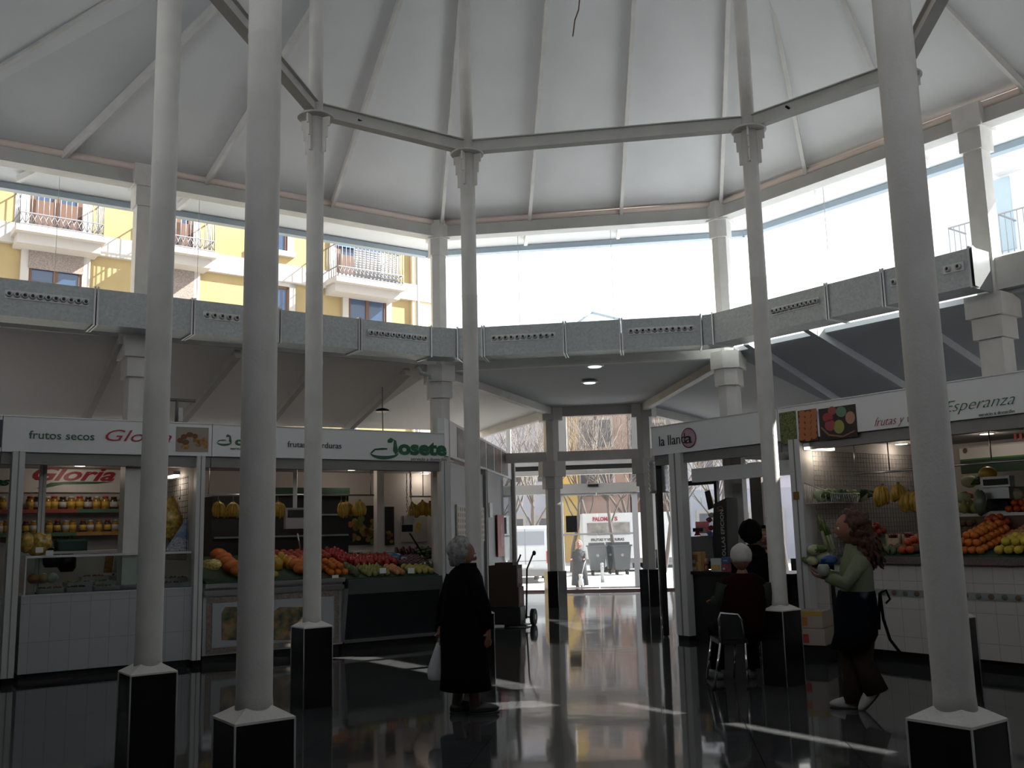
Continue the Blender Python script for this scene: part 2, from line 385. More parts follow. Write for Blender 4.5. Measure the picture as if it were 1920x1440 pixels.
# clerestory / aisle posts
def chev(c, n1, n2, w_, dep):
    """post section with an obtuse inner corner; n1, n2 inward normals of the adjoining walls"""
    bis = (n1 + n2).normalized(); sd_ = V3((-bis.y, bis.x, 0))
    k = max(-.999, min(.999, n1.dot(n2)));  drop = w_ / 2 * math.tan(math.acos(k) / 2)
    return [c - bis * dep / 2 + sd_ * w_ / 2, c - bis * dep / 2 - sd_ * w_ / 2, c + bis * (dep / 2 - drop) - sd_ * w_ / 2, c + bis * dep / 2, c + bis * (dep / 2 - drop) + sd_ * w_ / 2]
def area2(p): return sum(p[i].x * p[(i + 1) % len(p)].y - p[(i + 1) % len(p)].x * p[i].y for i in range(len(p)))
def cprism(mb, pts, z0, z1):
    if area2(pts) < 0: pts = pts[::-1]
    return mb.prism([(p.x, p.y) for p in pts], z0, z1)
def fpost(c, n1, n2, lb, zt=5.93, low=0):
    t = thing('clerestory_post', lb, 'post', (c.x, c.y, 0))
    def sec(w_, z0, z1, k=1): return cprism(MB(), chev(c, n1, n2, w_, w_ * k), z0, z1)
    obj('upper_shaft', sec(.2, 3.8, 5.5), WHITE, t)
    mb = MB(); cprism(mb, chev(c, n1, n2, .31, .34), 5.66, zt); cprism(mb, chev(c, n1, n2, .25, .27), 5.42, 5.66); obj('upper_capital', mb, WHITE, t)
    obj('lower_shaft', sec(.25, low, 3.35), WHITE, t)
    mb = MB(); cprism(mb, chev(c, n1, n2, .40, .42), 3.56, 3.80); cprism(mb, chev(c, n1, n2, .32, .34), 3.33, 3.56); obj('lower_capital', mb, WHITE, t)
nin = lambda i: (lambda d: -V3((-d.y, d.x, 0)) if V3((-d.y, d.x, 0)).dot(CTR - OCT[i]) < 0 else V3((-d.y, d.x, 0)))((OCT[(i + 1) % 8] - OCT[i]).normalized())
NI = [nin(i) for i in range(8)]
fpost(F2, NI[7], NI[0], 'white square post with stepped capitals left of the entrance window')
fpost(F3, NI[7], NI[6], 'white square post with stepped capitals right of the entrance window')
fpost(V3((-4.42, 11.17, 0)), NI[0], NI[0], 'white square post beside the leftmost round column')
fpost(V3((5.16, 10.03, 0)), NI[6], NI[6], 'white square post above the right hand green grocer sign', low=2.36)
fpost(F3 + UR * 5.49, NI[6], NI[6], 'unseen square post right of view, added to keep sun off the woman')  # unseen, added so its capital shades the walking woman from the sun
for i, lb in ((1, 'corner post left out of view'), (2, 'corner post behind the viewer on the left'), (3, 'corner post behind and left of the viewer'), (4, 'corner post behind and right of the viewer'), (5, 'corner post behind the viewer on the right'), (6, 'corner post right out of view')):
    if i in (1, 6): fpost(OCT[i], NI[i - 1], NI[i], lb)
    else: struct('wall_pier', MB().box(OCT[i].x - .12, OCT[i].x + .12, OCT[i].y - .12, OCT[i].y + .12, 0 if i not in (3, 4) else 3.75, 5.9), WHITE)

# clerestory glass with thin joints and frames
FRAME = mat('window_frame_blue_grey', (.30, .36, .42), .45, .2)
for i in range(8):
    a, b = OCT[i], OCT[(i + 1) % 8]; d = (b - a).normalized(); L = (b - a).length; o_ = -NI[i] * .09
    mb = MB().bar(zz(a + o_, 4.72), zz(b + o_, 4.72), .012, 1.9)
    wdw = struct('window_%d' % (i + 1), mb, PANE)
    jm = MB(); n = 4 if L > 5 else 3
    for k in range(1, n): q = a + d * (L * k / n + .18) + o_ ; jm.bar(zz(q, 3.8), zz(q, 5.68), .005, .005, up=(d.x, d.y, 0))
    struct('window_frame', jm, STALLW, wdw)
# spandrels under the windows (not where the sun slit runs between F3 and the next post)
def spandrel(name, a, b, z0=3.75, z1=4.2):
    struct(name, MB().bar(zz(a, (z0 + z1) / 2), zz(b, (z0 + z1) / 2), .1, z1 - z0), BEAM)
spandrel('wall_spandrel_left', F2, LQ, 3.8, 4.16); spandrel('wall_spandrel_entrance', F2, F3, 3.72, 4.14)
spandrel('wall_spandrel_right', V3((5.16, 10.03, 0)), F3 + UR * 4.6, 3.85, 4.2); spandrel('wall_sun_block_right', F3 + UR * 4.6, RQ, 3.95, 5.68)  # the tall right piece is unseen, added to block a second sun strip
for i in range(1, 6): spandrel('wall_spandrel_rear', OCT[i], OCT[i + 1], 3.75 if i < 5 else 3.9, 4.3 if i < 5 else 5.68)  # last one raised to the eave out of view, to stop stray sun

# lower ceilings -------------------------------------------------------
mb = MB()
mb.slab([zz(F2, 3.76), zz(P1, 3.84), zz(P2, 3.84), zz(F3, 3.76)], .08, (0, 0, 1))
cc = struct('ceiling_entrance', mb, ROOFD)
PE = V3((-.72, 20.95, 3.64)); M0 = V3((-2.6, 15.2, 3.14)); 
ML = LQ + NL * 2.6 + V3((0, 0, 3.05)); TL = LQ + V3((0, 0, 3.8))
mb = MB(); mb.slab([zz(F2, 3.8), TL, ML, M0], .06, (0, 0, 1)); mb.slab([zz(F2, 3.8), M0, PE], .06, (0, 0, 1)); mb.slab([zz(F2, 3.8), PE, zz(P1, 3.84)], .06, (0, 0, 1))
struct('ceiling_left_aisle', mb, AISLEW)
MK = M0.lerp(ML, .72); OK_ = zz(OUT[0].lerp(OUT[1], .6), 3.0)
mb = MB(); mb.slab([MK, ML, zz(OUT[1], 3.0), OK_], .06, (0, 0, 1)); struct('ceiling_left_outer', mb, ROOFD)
struct('window_15', MB().slab([M0 + V3((0, 0, .02)), MK + V3((0, 0, .02)), OK_, zz(OUT[0], 3.0)], .01, (0, 0, 1)), glass('roof_glass', (.8, .82, .82), .06))  # unseen glazing, added so daylight reaches the left aisle ceiling
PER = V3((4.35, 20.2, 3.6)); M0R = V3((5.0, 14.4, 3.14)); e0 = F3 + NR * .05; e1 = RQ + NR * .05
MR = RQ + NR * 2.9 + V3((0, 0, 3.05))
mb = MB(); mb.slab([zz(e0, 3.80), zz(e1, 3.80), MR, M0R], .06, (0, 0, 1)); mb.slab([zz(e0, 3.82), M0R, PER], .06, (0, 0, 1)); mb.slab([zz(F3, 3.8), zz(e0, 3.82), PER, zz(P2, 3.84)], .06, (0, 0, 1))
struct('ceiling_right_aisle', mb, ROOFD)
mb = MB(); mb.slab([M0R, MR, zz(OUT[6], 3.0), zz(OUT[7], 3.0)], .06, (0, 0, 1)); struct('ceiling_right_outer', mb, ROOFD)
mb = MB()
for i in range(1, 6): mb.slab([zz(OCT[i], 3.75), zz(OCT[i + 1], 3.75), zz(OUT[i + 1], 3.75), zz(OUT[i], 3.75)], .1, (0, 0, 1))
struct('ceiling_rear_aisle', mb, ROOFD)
for i in range(1, 6):
    struct('wall_rear', MB().bar(zz(OUT[i], 1.88), zz(OUT[i + 1], 1.88), .15, 3.76), mat('rear_wall_paint', (.3, .3, .3), .8))
LMID = OUT[0].lerp(OUT[1], .62)
struct('window_14', MB().bar(zz(OUT[0], 2.0), zz(LMID, 2.0), .012, 2.0), PANE)  # unseen pane, added to brighten the aisle ceiling with daylight
struct('wall_left_low', MB().bar(zz(OUT[0], .5), zz(LMID, .5), .15, 1.0), BEAM)
struct('wall_left', MB().bar(zz(LMID, 1.6), zz(OUT[1], 1.6), .15, 3.2), mat('left_wall_paint', (.5, .49, .47), .8))
# hip beams of the entrance canopy, end rafters
def hip(a, b, w_, h, lb, m=BEAM):
    o = obj('canopy_beam', MB().bar(a, b, w_, h), m); tag(o, lb, 'beam')
hip(zz(F2, 3.72), zz(P1, 3.77), .12, .14, 'sloping grey beam along the left edge of the entrance canopy')
hip(zz(F3, 3.72), zz(P2, 3.77), .12, .14, 'sloping grey beam along the right edge of the entrance canopy')
hip(zz(P1, 3.74), PE - V3((0, 0, .06)), .1, .16, 'pale end rafter descending left of the entrance', WHITE)
hip(zz(P2, 3.74), PER - V3((0, 0, .06)), .1, .16, 'pale end rafter descending right of the entrance', WHITE)
def lowraft(px0, px1, tgt, lb):
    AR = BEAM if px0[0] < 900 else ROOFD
    # both pixels on the aisle ceiling plane tgt=(A,B,C)
    A, B, C = tgt; n = (B - A).cross(C - A).normalized()
    def hit(x, y):
        d = ray(x, y); return CAM + d * (n.dot(A - CAM) / n.dot(d))
    p, q = hit(*px0), hit(*px1); d = (q - p).normalized(); q = q + d * .8; p = p - d * (0 if px0[0] < 900 else .7); o = V3((0, 0, -.05))
    tag(obj('aisle_rafter', MB().bar(p + o, q + o, .08, .13), AR), lb, 'rafter', None)
tl = (zz(F2, 3.8), TL, ML)
lowraft((764, 690), (655, 795), tl, 'rafter under the left aisle roof just left of the duct corner')
lowraft((600, 668), (522, 765), tl, 'rafter under the left aisle roof above the green grocer sign lettering')
lowraft((446, 655), (335, 790), tl, 'rafter under the left aisle roof behind the second column')
lowraft((230, 628), (165, 770), tl, 'rafter at the dark left part of the aisle roof')
trr = (zz(e0, 3.82), zz(e1, 3.82), M0R)
lowraft((1454, 668), (1585, 755), trr, 'rafter under the right aisle roof over the stall with the ringed sign')
lowraft((1551, 628), (1710, 727), trr, 'rafter under the right aisle roof over the fruit pictures')
lowraft((1772, 632), (1857, 690), trr, 'rafter under the right aisle roof just left of the square post')
# canopy lamps
for (x, y, lb) in ((1105, 712, 'round white lamp in the entrance canopy'), (1115, 681, 'flat lamp near the duct on the entrance canopy')):
    d = ray(x, y); p = CAM + d * ((3.79 - HC) / d.z)
    t = thing('canopy_lamp', lb, 'lamp', tuple(p)); mb = MB().lathe([(.1, -.01), (.13, -.03), (.13, -.045), (.1, -.05)], p, 20); obj('lamp_ring', mb, TRIM, t)
    obj('diffuser', MB().lathe([(.1, -.048), (.09, -.06), (.02, -.065)], p, 20), LAMPC, t)

# entrance posts and beams -----------------------------------------------
FP = Fr((P1.x, P1.y), (P2.x - P1.x, P2.y - P1.y)); WP = (P2 - P1).length
def epost(c, n1, n2, lb):
    t = thing('entrance_post', lb, 'post', (c.x, c.y, 0))
    obj('shaft', cprism(MB(), chev(c, n1, n2, .25, .26), .68, 3.6), BEAM, t)
    mb = MB(); cprism(mb, chev(c, n1, n2, .40, .42), 3.58, 3.84); obj('top_capital', mb, BEAM, t)
    mb = MB(); cprism(mb, chev(c, n1, n2, .46, .48), 2.48, 2.78); cprism(mb, chev(c, n1, n2, .34, .36), 2.25, 2.48); obj('middle_capital', mb, BEAM, t)
    cor = chev(c, n1, n2, .37, .38); obj('pedestal', cprism(MB(), cor, 0, .68), BLACKST, t)
    obj('edge_trim', MB().tube([zz(cor[3], 0), zz(cor[3], .68)], .008, 6), TRIM, t)
epost(P1, -NC, (-NC + V3((.9, -.4, 0))).normalized() * 1, 'grey entrance post on a black pedestal, left of the glass door')
epost(P2, -NC, (-NC + V3((-.9, -.4, 0))).normalized() * 1, 'grey entrance post on a black pedestal, right of the glass door')
def ebeam(a, b, z0, z1, th, m, lb, nm='entrance_beam', F=None, t0=0):
    o = obj(nm, MB().fbox(F or FP, a, b, t0 - th / 2, t0 + th / 2, z0, z1), m); tag(o, lb, 'beam')
ebeam(0, WP, 3.66, 3.85, .14, BEAM, 'upper beam between the two entrance posts')
ebeam(-1.9, WP + 1.7, 2.78, 2.97, .14, BEAM, 'middle beam tying the two entrance posts')
# door facade
Q0 = V3((1.15, 23.5, 0)); FQ = Fr((Q0.x, Q0.y), (UC.x, UC.y))
def qx(x, y=1000): return FQ.px(x, y)[0]
def qz(x, y): return FQ.px(x, y)[1]
ZD = 2.33
tt = thing('door_header', 'grey sliding door header with a small black motion sensor', 'door header', tuple(FQ.P(qx(1125), 0, ZD)))
obj('header_box', MB().fbox(FQ, qx(965), qx(1262), -.1, .08, ZD, 2.56), BEAM, tt)
obj('sensor', MB().fbox(FQ, qx(1106), qx(1126), -.14, -.1, 2.48, 2.54), BLK, tt)
tt = thing('door_operator', 'long grey door operator housing under a dark gap above the entrance', 'door operator', tuple(FQ.P(qx(1125), 0, 2.8)))
obj('housing', MB().fbox(FQ, qx(965), qx(1262), -.15, .05, 2.78, 2.9), BEAM, tt); obj('motor_cover', MB().fbox(FQ, qx(1106), qx(1130), -.22, -.14, 2.79, 2.88), TRIM, tt)
obj('rail', MB().fbox(FQ, qx(965), qx(1262), -.05, .05, 3.02, 3.14), STALLW, tt); obj('gap_strip', MB().fbox(FQ, qx(965), qx(1262), 0, .04, 2.9, 3.02), BLK, tt)
mb = MB()
for x in (958, 1262): mb.fbox(FQ, qx(x) - .05, qx(x) + .05, -.06, .06, 0, 4.4)
xl, xr = FQ.px(1062, 800)[0], FQ.px(1196, 800)[0]
for (a, b) in ((xl - .22, xl), (xr - .16, xr)): mb.fbox(FQ, a, b, -.06, .06, 3.14, 4.4)
mb.fbox(FQ, -6, 6.5, -.05, .05, 4.28, 4.46)
for x in (-5.2, -3.6, 4.6, 6.2): mb.fbox(FQ, x - .04, x + .04, -.04, .04, 0, 4.4)
wq = struct('window_9', MB().fbox(FQ, -6, 6.6, -.006, .006, 2.56, 4.4), PANE)
struct('window_frame', mb, STALLW, wq)
wl = struct('window_10', MB().fbox(FQ, -6, qx(1036), -.006, .006, .06, ZD), CURT); wr = struct('window_11', MB().fbox(FQ, qx(1205), 6.6, -.006, .006, .06, ZD), CURT)
struct('door_sill', MB().fbox(FQ, -6, 6.6, -.07, .07, -.02, .045), mat('sill_brown', (.10, .06, .06), .5))
# sliding glass leaves
for k, (x0, x1) in enumerate(((1048, 1120), (1122, 1198))):
    dr = struct('door_%d' % (k + 1), MB().fbox(FQ, qx(x0), qx(x1), -.01, .0, .08, ZD), CURT)
    fm = MB(); a, b = qx(x0), qx(x1)
    e = (a, a + .12) if k == 0 else (b - .14, b)
    fm.fbox(FQ, e[0], e[1], -.03, .02, .06, ZD); fm.fbox(FQ, a, b, -.03, .02, ZD - .05, ZD); fm.fbox(FQ, a, b, -.03, .02, .06, .1); fm.fbox(FQ, a, b, -.02, .01, 1.33, 1.37)
    struct('door_frame', fm, SIGNW, dr)
tag(obj('door_notice', MB().fbox(FQ, *sorted((qx(1062), qx(1083))), -.05, -.03, FQ.px(1072, 998)[1], FQ.px(1072, 967)[1]), BLK), 'square black notice stuck on the left glass door leaf', 'notice')
mb = MB(); mb.slab([zz(P1 - UC * 1.2, 4.5), zz(P2 + UC * 1.2, 4.5), FQ.P(4.2, 0, 4.5), FQ.P(-2.2, 0, 4.5)], .08, (0, 0, 1)); struct('ceiling_porch', mb, ROOFW)
# right outer glazed wall
FG = Fr((OUT[7].x, OUT[7].y), (OUT[6] - OUT[7]).to_2d())
LG = (OUT[6] - OUT[7]).length
wg = struct('window_12', MB().fbox(FG, 0, LG, -.006, .006, .5, 3.0), PANE)
mb = MB().fbox(FG, 0, LG, -.08, .08, 0, .5); k = 0
while k < LG: mb.fbox(FG, k, k + .1, -.05, .05, .5, 3.05); k += 1.6
mb.fbox(FG, 0, LG, -.05, .05, 1.95, 2.03); struct('window_frame', mb, STALLW, wg)

# ================================================================== ROUND COLUMNS AND RING
HD = .186; PH = .66
def column(nm, lb, ring=True):
    x, y = cols[nm]; t = thing('round_column', lb, 'column', (x, y, 0))
    if nm == 'B0': return t
    c = V3((x, y, 0)); sq = [c + V3((HD, 0, 0)), c + V3((0, HD, 0)), c + V3((-HD, 0, 0)), c + V3((0, -HD, 0))]
    ang = -math.radians(8.6)
    sq = [c + Matrix.Rotation(ang, 3, 'Z') @ (p - c) for p in sq]
    obj('pedestal', MB().prism([(p.x, p.y) for p in sq], 0, PH), BLACKST, t)
    mb = MB(); top = [c + (p - c).normalized() * .085 for p in sq]; e = [c + (p - c) * 1.02 for p in sq]
    mb.hexa([zz(p, PH) for p in e] + [zz(p, PH + .01) for p in e]); mb.hexa([zz(p, PH + .01) for p in e] + [zz(p, PH + .055) for p in top])
    obj('pedestal_cap', mb, WHITE, t)
    for p in sq: obj('edge_trim', MB().tube([zz(p, 0), zz(p, PH)], .005, 6), TRIMD, t)
    obj('shaft', MB().lathe([(.082, PH + .03), (.078, PH + .1), (.078, 3.8), (.0795, 3.805), (.0795, 3.82), (.078, 3.825), (.076, ZBEAM)], c, 28), WHITE, t)
    obj('upper_shaft', MB().lathe([(.068, ZBEAM), (.066, ZT + .05)], c, 24), WHITE, t)
    obj('plate', MB().lathe([(.168, ZBEAM - .012), (.172, ZBEAM - .008), (.172, ZBEAM + .006), (.165, ZBEAM + .008)], c, 28), BEAM, t)
    for k in range(4):
        a = ang + PI / 4 + k * PI / 2 + .6; d = V3((math.cos(a), math.sin(a), 0)); s_ = V3((-d.y, d.x, 0)) * .008; z1 = ZBEAM - .012
        prof = [(.07, z1), (.15, z1), (.15, z1 - .09), (.128, z1 - .09), (.128, z1 - .2), (.108, z1 - .2), (.108, z1 - .34), (.07, z1 - .34)]
        v = [c + d * r_ + V3((0, 0, z)) - s_ for r_, z in prof] + [c + d * r_ + V3((0, 0, z)) + s_ for r_, z in prof]; n = len(prof)
        obj('bracket_fin', MB().add(v, [tuple(range(n)), tuple(range(n, 2 * n))[::-1]] + [(i, n + i, n + (i + 1) % n, (i + 1) % n) for i in range(n)]), WHITE, t)
    return t
column('A', 'round white column, its ring plate in front of the green sign lettering, third from the left')
column('B', 'round white column standing just behind the old woman in black')
column('C', 'round white column beside the seated man, black pedestal at his right')
column('E', 'round column whose black pedestal peeks out behind the thick right column')
column('c1', 'leftmost round white column, in front of the nut stall')
column('c2', 'thick near round white column, second from the left')
column('D', 'thickest near round white column on the right of the photo')
column('G', 'round column out of view on the right, carrying the top right ring beam')
RB = {0: 'ring beam from the rear middle column to the one left of it', 1: 'ring beam rising to the top left past the two left columns', 7: 'long ring beam between the two far columns over the entrance', 6: 'ring beam from the seated man\'s column up to the right', 5: 'ring beam leaving the photo at the top right corner', 2: 'ring beam over the two left near columns', 3: 'ring beam above the viewer between the near columns', 4: 'ring beam above the thick right column'}
for i in range(8):
    a, b = zz(cols[RING[i]], ZBEAM + .075), zz(cols[RING[(i + 1) % 8]], ZBEAM + .075)
    t = thing('ring_beam', RB[i], 'beam', tuple((a + b) / 2)); d = (b - a).normalized(); a2, b2 = a + d * .06, b - d * .06
    obj('web', MB().bar(a2, b2, .03, .12), BEAM, t); o = V3((0, 0, .062)); mb = MB().bar(a2 + o, b2 + o, .1, .01); mb.bar(a2 - o, b2 - o, .1, .01); obj('flanges', mb, BEAM, t)
    if i in (6, 0): obj('bolt', MB().tube([a2.lerp(b2, .72) + V3((-.05, -.05, 0)), a2.lerp(b2, .72) + V3((.05, .05, 0))], .012, 6), DARKM, t)
p = CAM + ray(1074, 68) * 8.4; q = CAM + ray(1083, -30) * 8.6
tag(obj('loose_wire', MB().tube([p, p.lerp(q, .3) + V3((.005, 0, 0)), p.lerp(q, .5) + V3((.03, 0, 0)), p.lerp(q, .75) + V3((.03, 0, 0)), q + V3((0, 0, .3)), zz(q, ZT)], .006, 6), mat('brown_wire', (.12, .06, .03), .6)), 'thin brown wire hanging from the top of the roof', 'wire')

# ================================================================== AIR DUCTS
DZ0, DZ1 = 3.8, 4.2
def duct(F, segs, noz, lb, t0=-.65, t1=-.28, endcap=None):
    t = thing('air_duct', lb, 'air duct', tuple(F.P((segs[0] + segs[-1]) / 2, t0, DZ0)))
    for a, b in zip(segs, segs[1:]):
        sg = obj('duct_section', MB().fbox(F, a + .012, b - .012, t0, t1, DZ0, DZ1), GALV, t)
        for e in (a + .016, b - .016): obj('flange', MB().fbox(F, e - .01, e + .01, t0 - .018, t1 + .018, DZ0 - .018, DZ1 + .018), ALU, sg)
    for a, b in noz:
        n = 11 if b - a > .6 else max(2, int((b - a) / .075)); z = (DZ0 + DZ1) / 2 + .03
        st = obj('nozzle_strip', MB().fbox(F, a, b, t0 - .012, t0, z - .045, z + .045), TRIM, t)
        for k in range(n):
            c = a + (b - a) * (k + .5) / n; mb = MB(); ring = [(.035, .0), (.034, .02), (.026, .034), (.019, .036), (.018, .01)]
            vs = []; m_ = 12
            for r_, dd in ring: vs += [F.P(c + r_ * math.cos(2 * PI * j / m_), t0 - .012 - dd, z + r_ * math.sin(2 * PI * j / m_)) for j in range(m_)]
            f = [(i * m_ + j, (i + 1) * m_ + j, (i + 1) * m_ + (j + 1) % m_, i * m_ + (j + 1) % m_) for i in range(4) for j in range(m_)]; mb.add(vs, f, True)
            obj('nozzle', mb, TRIM, st)
            vs = [F.P(c + .018 * math.cos(2 * PI * j / m_), t0 - .024, z + .018 * math.sin(2 * PI * j / m_)) for j in range(m_)] + [F.P(c + .017 * math.cos(2 * PI * j / m_), t0 - .0125, z + .017 * math.sin(2 * PI * j / m_)) for j in range(m_)]
            obj('nozzle_hole', MB().add(vs, [tuple(range(m_)), tuple(range(m_, 2 * m_))[::-1]] + [(j, (j + 1) % m_, m_ + (j + 1) % m_, m_ + j) for j in range(m_)]), BLK, st)
    return t
FLd = Fr((F2.x, F2.y), (UL.x, UL.y)); FCd = Fr((F2.x, F2.y), (UC.x, UC.y)); FRd = Fr((F3.x, F3.y), (UR.x, UR.y))
def sx_(F, xs, y, t=-.65): return [F.px(x, y, t)[0] for x in xs]
def nz(F, prs, y, t=-.65): return [tuple(sorted((F.px(a, y, t)[0], F.px(b, y, t)[0]))) for a, b in prs]
duct(FLd, [-6.3] + sx_(FLd, (180,), 570) + sx_(FLd, (362,), 590) + sx_(FLd, (524,), 610) + sx_(FLd, (675,), 630) + sx_(FLd, (810,), 640),
     nz(FLd, ((8, 167),), 565) + nz(FLd, ((380, 450),), 598) + nz(FLd, ((689, 800),), 637), 'galvanized air duct with nozzle strips along the left side')
duct(FCd, sx_(FCd, (856, 906, 1059, 1165, 1318), 640), nz(FCd, ((921, 1042), (1178, 1302)), 638), 'galvanized air duct with two nozzle strips above the entrance')
duct(FRd, sx_(FRd, (1336,), 620) + sx_(FRd, (1552,), 575) + sx_(FRd, (1657,), 545) + sx_(FRd, (1823,), 505),
     nz(FRd, ((1448, 1538),), 585) + nz(FRd, ((1671, 1718),), 540) + nz(FRd, ((1770, 1810),), 517), 'galvanized air duct ending beside the right square post')
# corner elbows
def elbow(Fa, sa, Fb, sb, lb):
    a0, a1 = Fa.P(sa, -.65, 0), Fa.P(sa, -.28, 0); b0, b1 = Fb.P(sb, -.65, 0), Fb.P(sb, -.28, 0)
    tag(obj('duct_elbow', MB().hexa([zz(a0, DZ0), zz(b0, DZ0), zz(b1, DZ0), zz(a1, DZ0), zz(a0, DZ1), zz(b0, DZ1), zz(b1, DZ1), zz(a1, DZ1)]), GALV), lb, 'duct elbow')
elbow(FLd, sx_(FLd, (811,), 640)[0], FCd, sx_(FCd, (855,), 640)[0], 'folded duct elbow at the corner left of the entrance')
elbow(FCd, sx_(FCd, (1319,), 640)[0], FRd, sx_(FRd, (1335,), 620)[0], 'folded duct elbow at the corner right of the entrance')
s0 = sx_(FRd, (1823,), 505)[0]; s1 = FRd.px(1858, 500, -.1)[0]
tag(obj('duct_end_plate', MB().hexa([FRd.P(s0 + .015, -.65, DZ0), FRd.P(s1, -.1, DZ0), FRd.P(s1 - .02, -.09, DZ0), FRd.P(s0 + .005, -.6, DZ0), FRd.P(s0 + .015, -.65, DZ1 + .03), FRd.P(s1, -.1, DZ1 - .02), FRd.P(s1 - .02, -.09, DZ1 - .02), FRd.P(s0 + .005, -.6, DZ1 + .03)]), ALU), 'slanted metal plate closing the right duct, catching daylight', 'duct end')

# ================================================================== OUTSIDE
GZ = -.3
gm = mat('pavement_light', (.42, .41, .40), .85, var=.12, vscale=.6)
g = struct('ground', MB().prism([(-90, -60), (90, -60), (90, 120), (-90, 120)], GZ - .2, GZ), gm)
YEL = mat('yellow_plaster', (.33, .245, .12), .9, var=.12, vscale=.8); YEL2 = mat('yellow_plaster_light', (.6, .5, .33), .9, var=.08, vscale=.8)
STONE = mat('pale_stone_trim', (.42, .385, .36), .85); WOODF = mat('brown_window_wood', (.11, .05, .03), .6); BLUEG = mat('blue_reflecting_pane', (.035, .06, .12), .1, spec=.8); PALEP = mat('pale_window_pane', (.40, .50, .58), .2)
IRON = mat('balcony_iron', (.20, .20, .22), .5, .4); BLIND = mat('cane_blind', (.22, .18, .16), .8, var=.25, vscale=30); SHUT = mat('grey_louvre', (.3, .31, .33), .6)
p0 = CAM + ray(105, 500) * (25 / ray(105, 500).y)
FY = Fr((p0.x, p0.y), (.80, .60))
def pb(F, mb, x0, y0, x1, y1, t0, t1, tp=None):
    """box whose front face (plane t0) fills a pixel rectangle"""
    tp = t0 if tp is None else tp
    a0, _ = F.px(x0, (y0 + y1) / 2, tp); a1, _ = F.px(x1, (y0 + y1) / 2, tp); z1 = F.px((x0 + x1) / 2, y0, tp)[1]; z0 = F.px((x0 + x1) / 2, y1, tp)[1]
    return mb.fbox(F, a0, a1, t0, t1, z0, z1)
sR = FY.px(808, 560)[0]
bt = thing('yellow_house', 'yellow plastered house with iron balconies seen through the left windows', 'building', tuple(FY.P(0, 0, GZ)))
obj('wall', MB().fbox(FY, -16, sR, 0, 8, GZ, 15.5), YEL, bt)
obj('corner_pilaster', MB().fbox(FY, FY.px(770, 560)[0], sR + .05, -.12, .1, GZ, 15.5), YEL2, bt)
zb = FY.px(200, 447)[1]
obj('string_course', MB().fbox(FY, -16, sR, -.16, .02, zb - .55, zb), STONE, bt)
zb2 = zb + 3.9; obj('cornice', MB().fbox(FY, -16, sR, -.4, .02, 15.1, 15.6), STONE, bt)
obj('drain_pipe', MB().tube([FY.P(FY.px(780, 560)[0], -.12, GZ), FY.P(FY.px(780, 560)[0], -.12, 15)], .06, 8), SHUT, bt)
def ywin(x0, y0, x1, z_h, blind=0, mull=True):
    a0, a1 = FY.px(x0, y0)[0], FY.px(x1, y0)[0]; z1 = FY.px((x0 + x1) / 2, y0)[1]; z0 = z1 - z_h; tw = .2
    w_ = obj('window', MB().fbox(FY, a0 + tw, a1 - tw, -.03, .0, z0 + .1, z1 - tw), BLUEG, bt)
    mb = MB().fbox(FY, a0, a0 + tw, -.09, 0, z0, z1); mb.fbox(FY, a1 - tw, a1, -.09, 0, z0, z1); mb.fbox(FY, a0, a1, -.09, 0, z1 - tw, z1); mb.fbox(FY, a0 - .05, a1 + .05, -.14, 0, z0 - .08, z0 + .08); obj('stone_surround', mb, STONE, w_)
    mb = MB(); b0, b1 = a0 + tw, a1 - tw; c = (b0 + b1) / 2
    for a, b in ((b0, b0 + .08), (b1 - .08, b1), (c - .06, c + .06)): mb.fbox(FY, a, b, -.06, -.02, z0 + .1, z1 - tw)
    mb.fbox(FY, b0, b1, -.06, -.02, z1 - tw - .08, z1 - tw)
    if mull: mb.fbox(FY, b0, b1, -.055, -.02, z1 - tw - 1.0, z1 - tw - .95)
    obj('wood_frame', mb, WOODF, w_)
    if blind: obj('cane_blind', MB().fbox(FY, b0 - .02, b1 + .02, -.13, -.07, z1 - tw - blind, z1 - tw), BLIND, w_)
ywin(40, 455, 170, 2.4, .62); ywin(302, 494, 374, 2.3, 1.9); ywin(478, 524, 552, 2.2); ywin(641, 545, 732, 2.2)
ywin(-190, 405, -70, 2.4, .8); ywin(474, 415, 549, 1.0, mull=False)
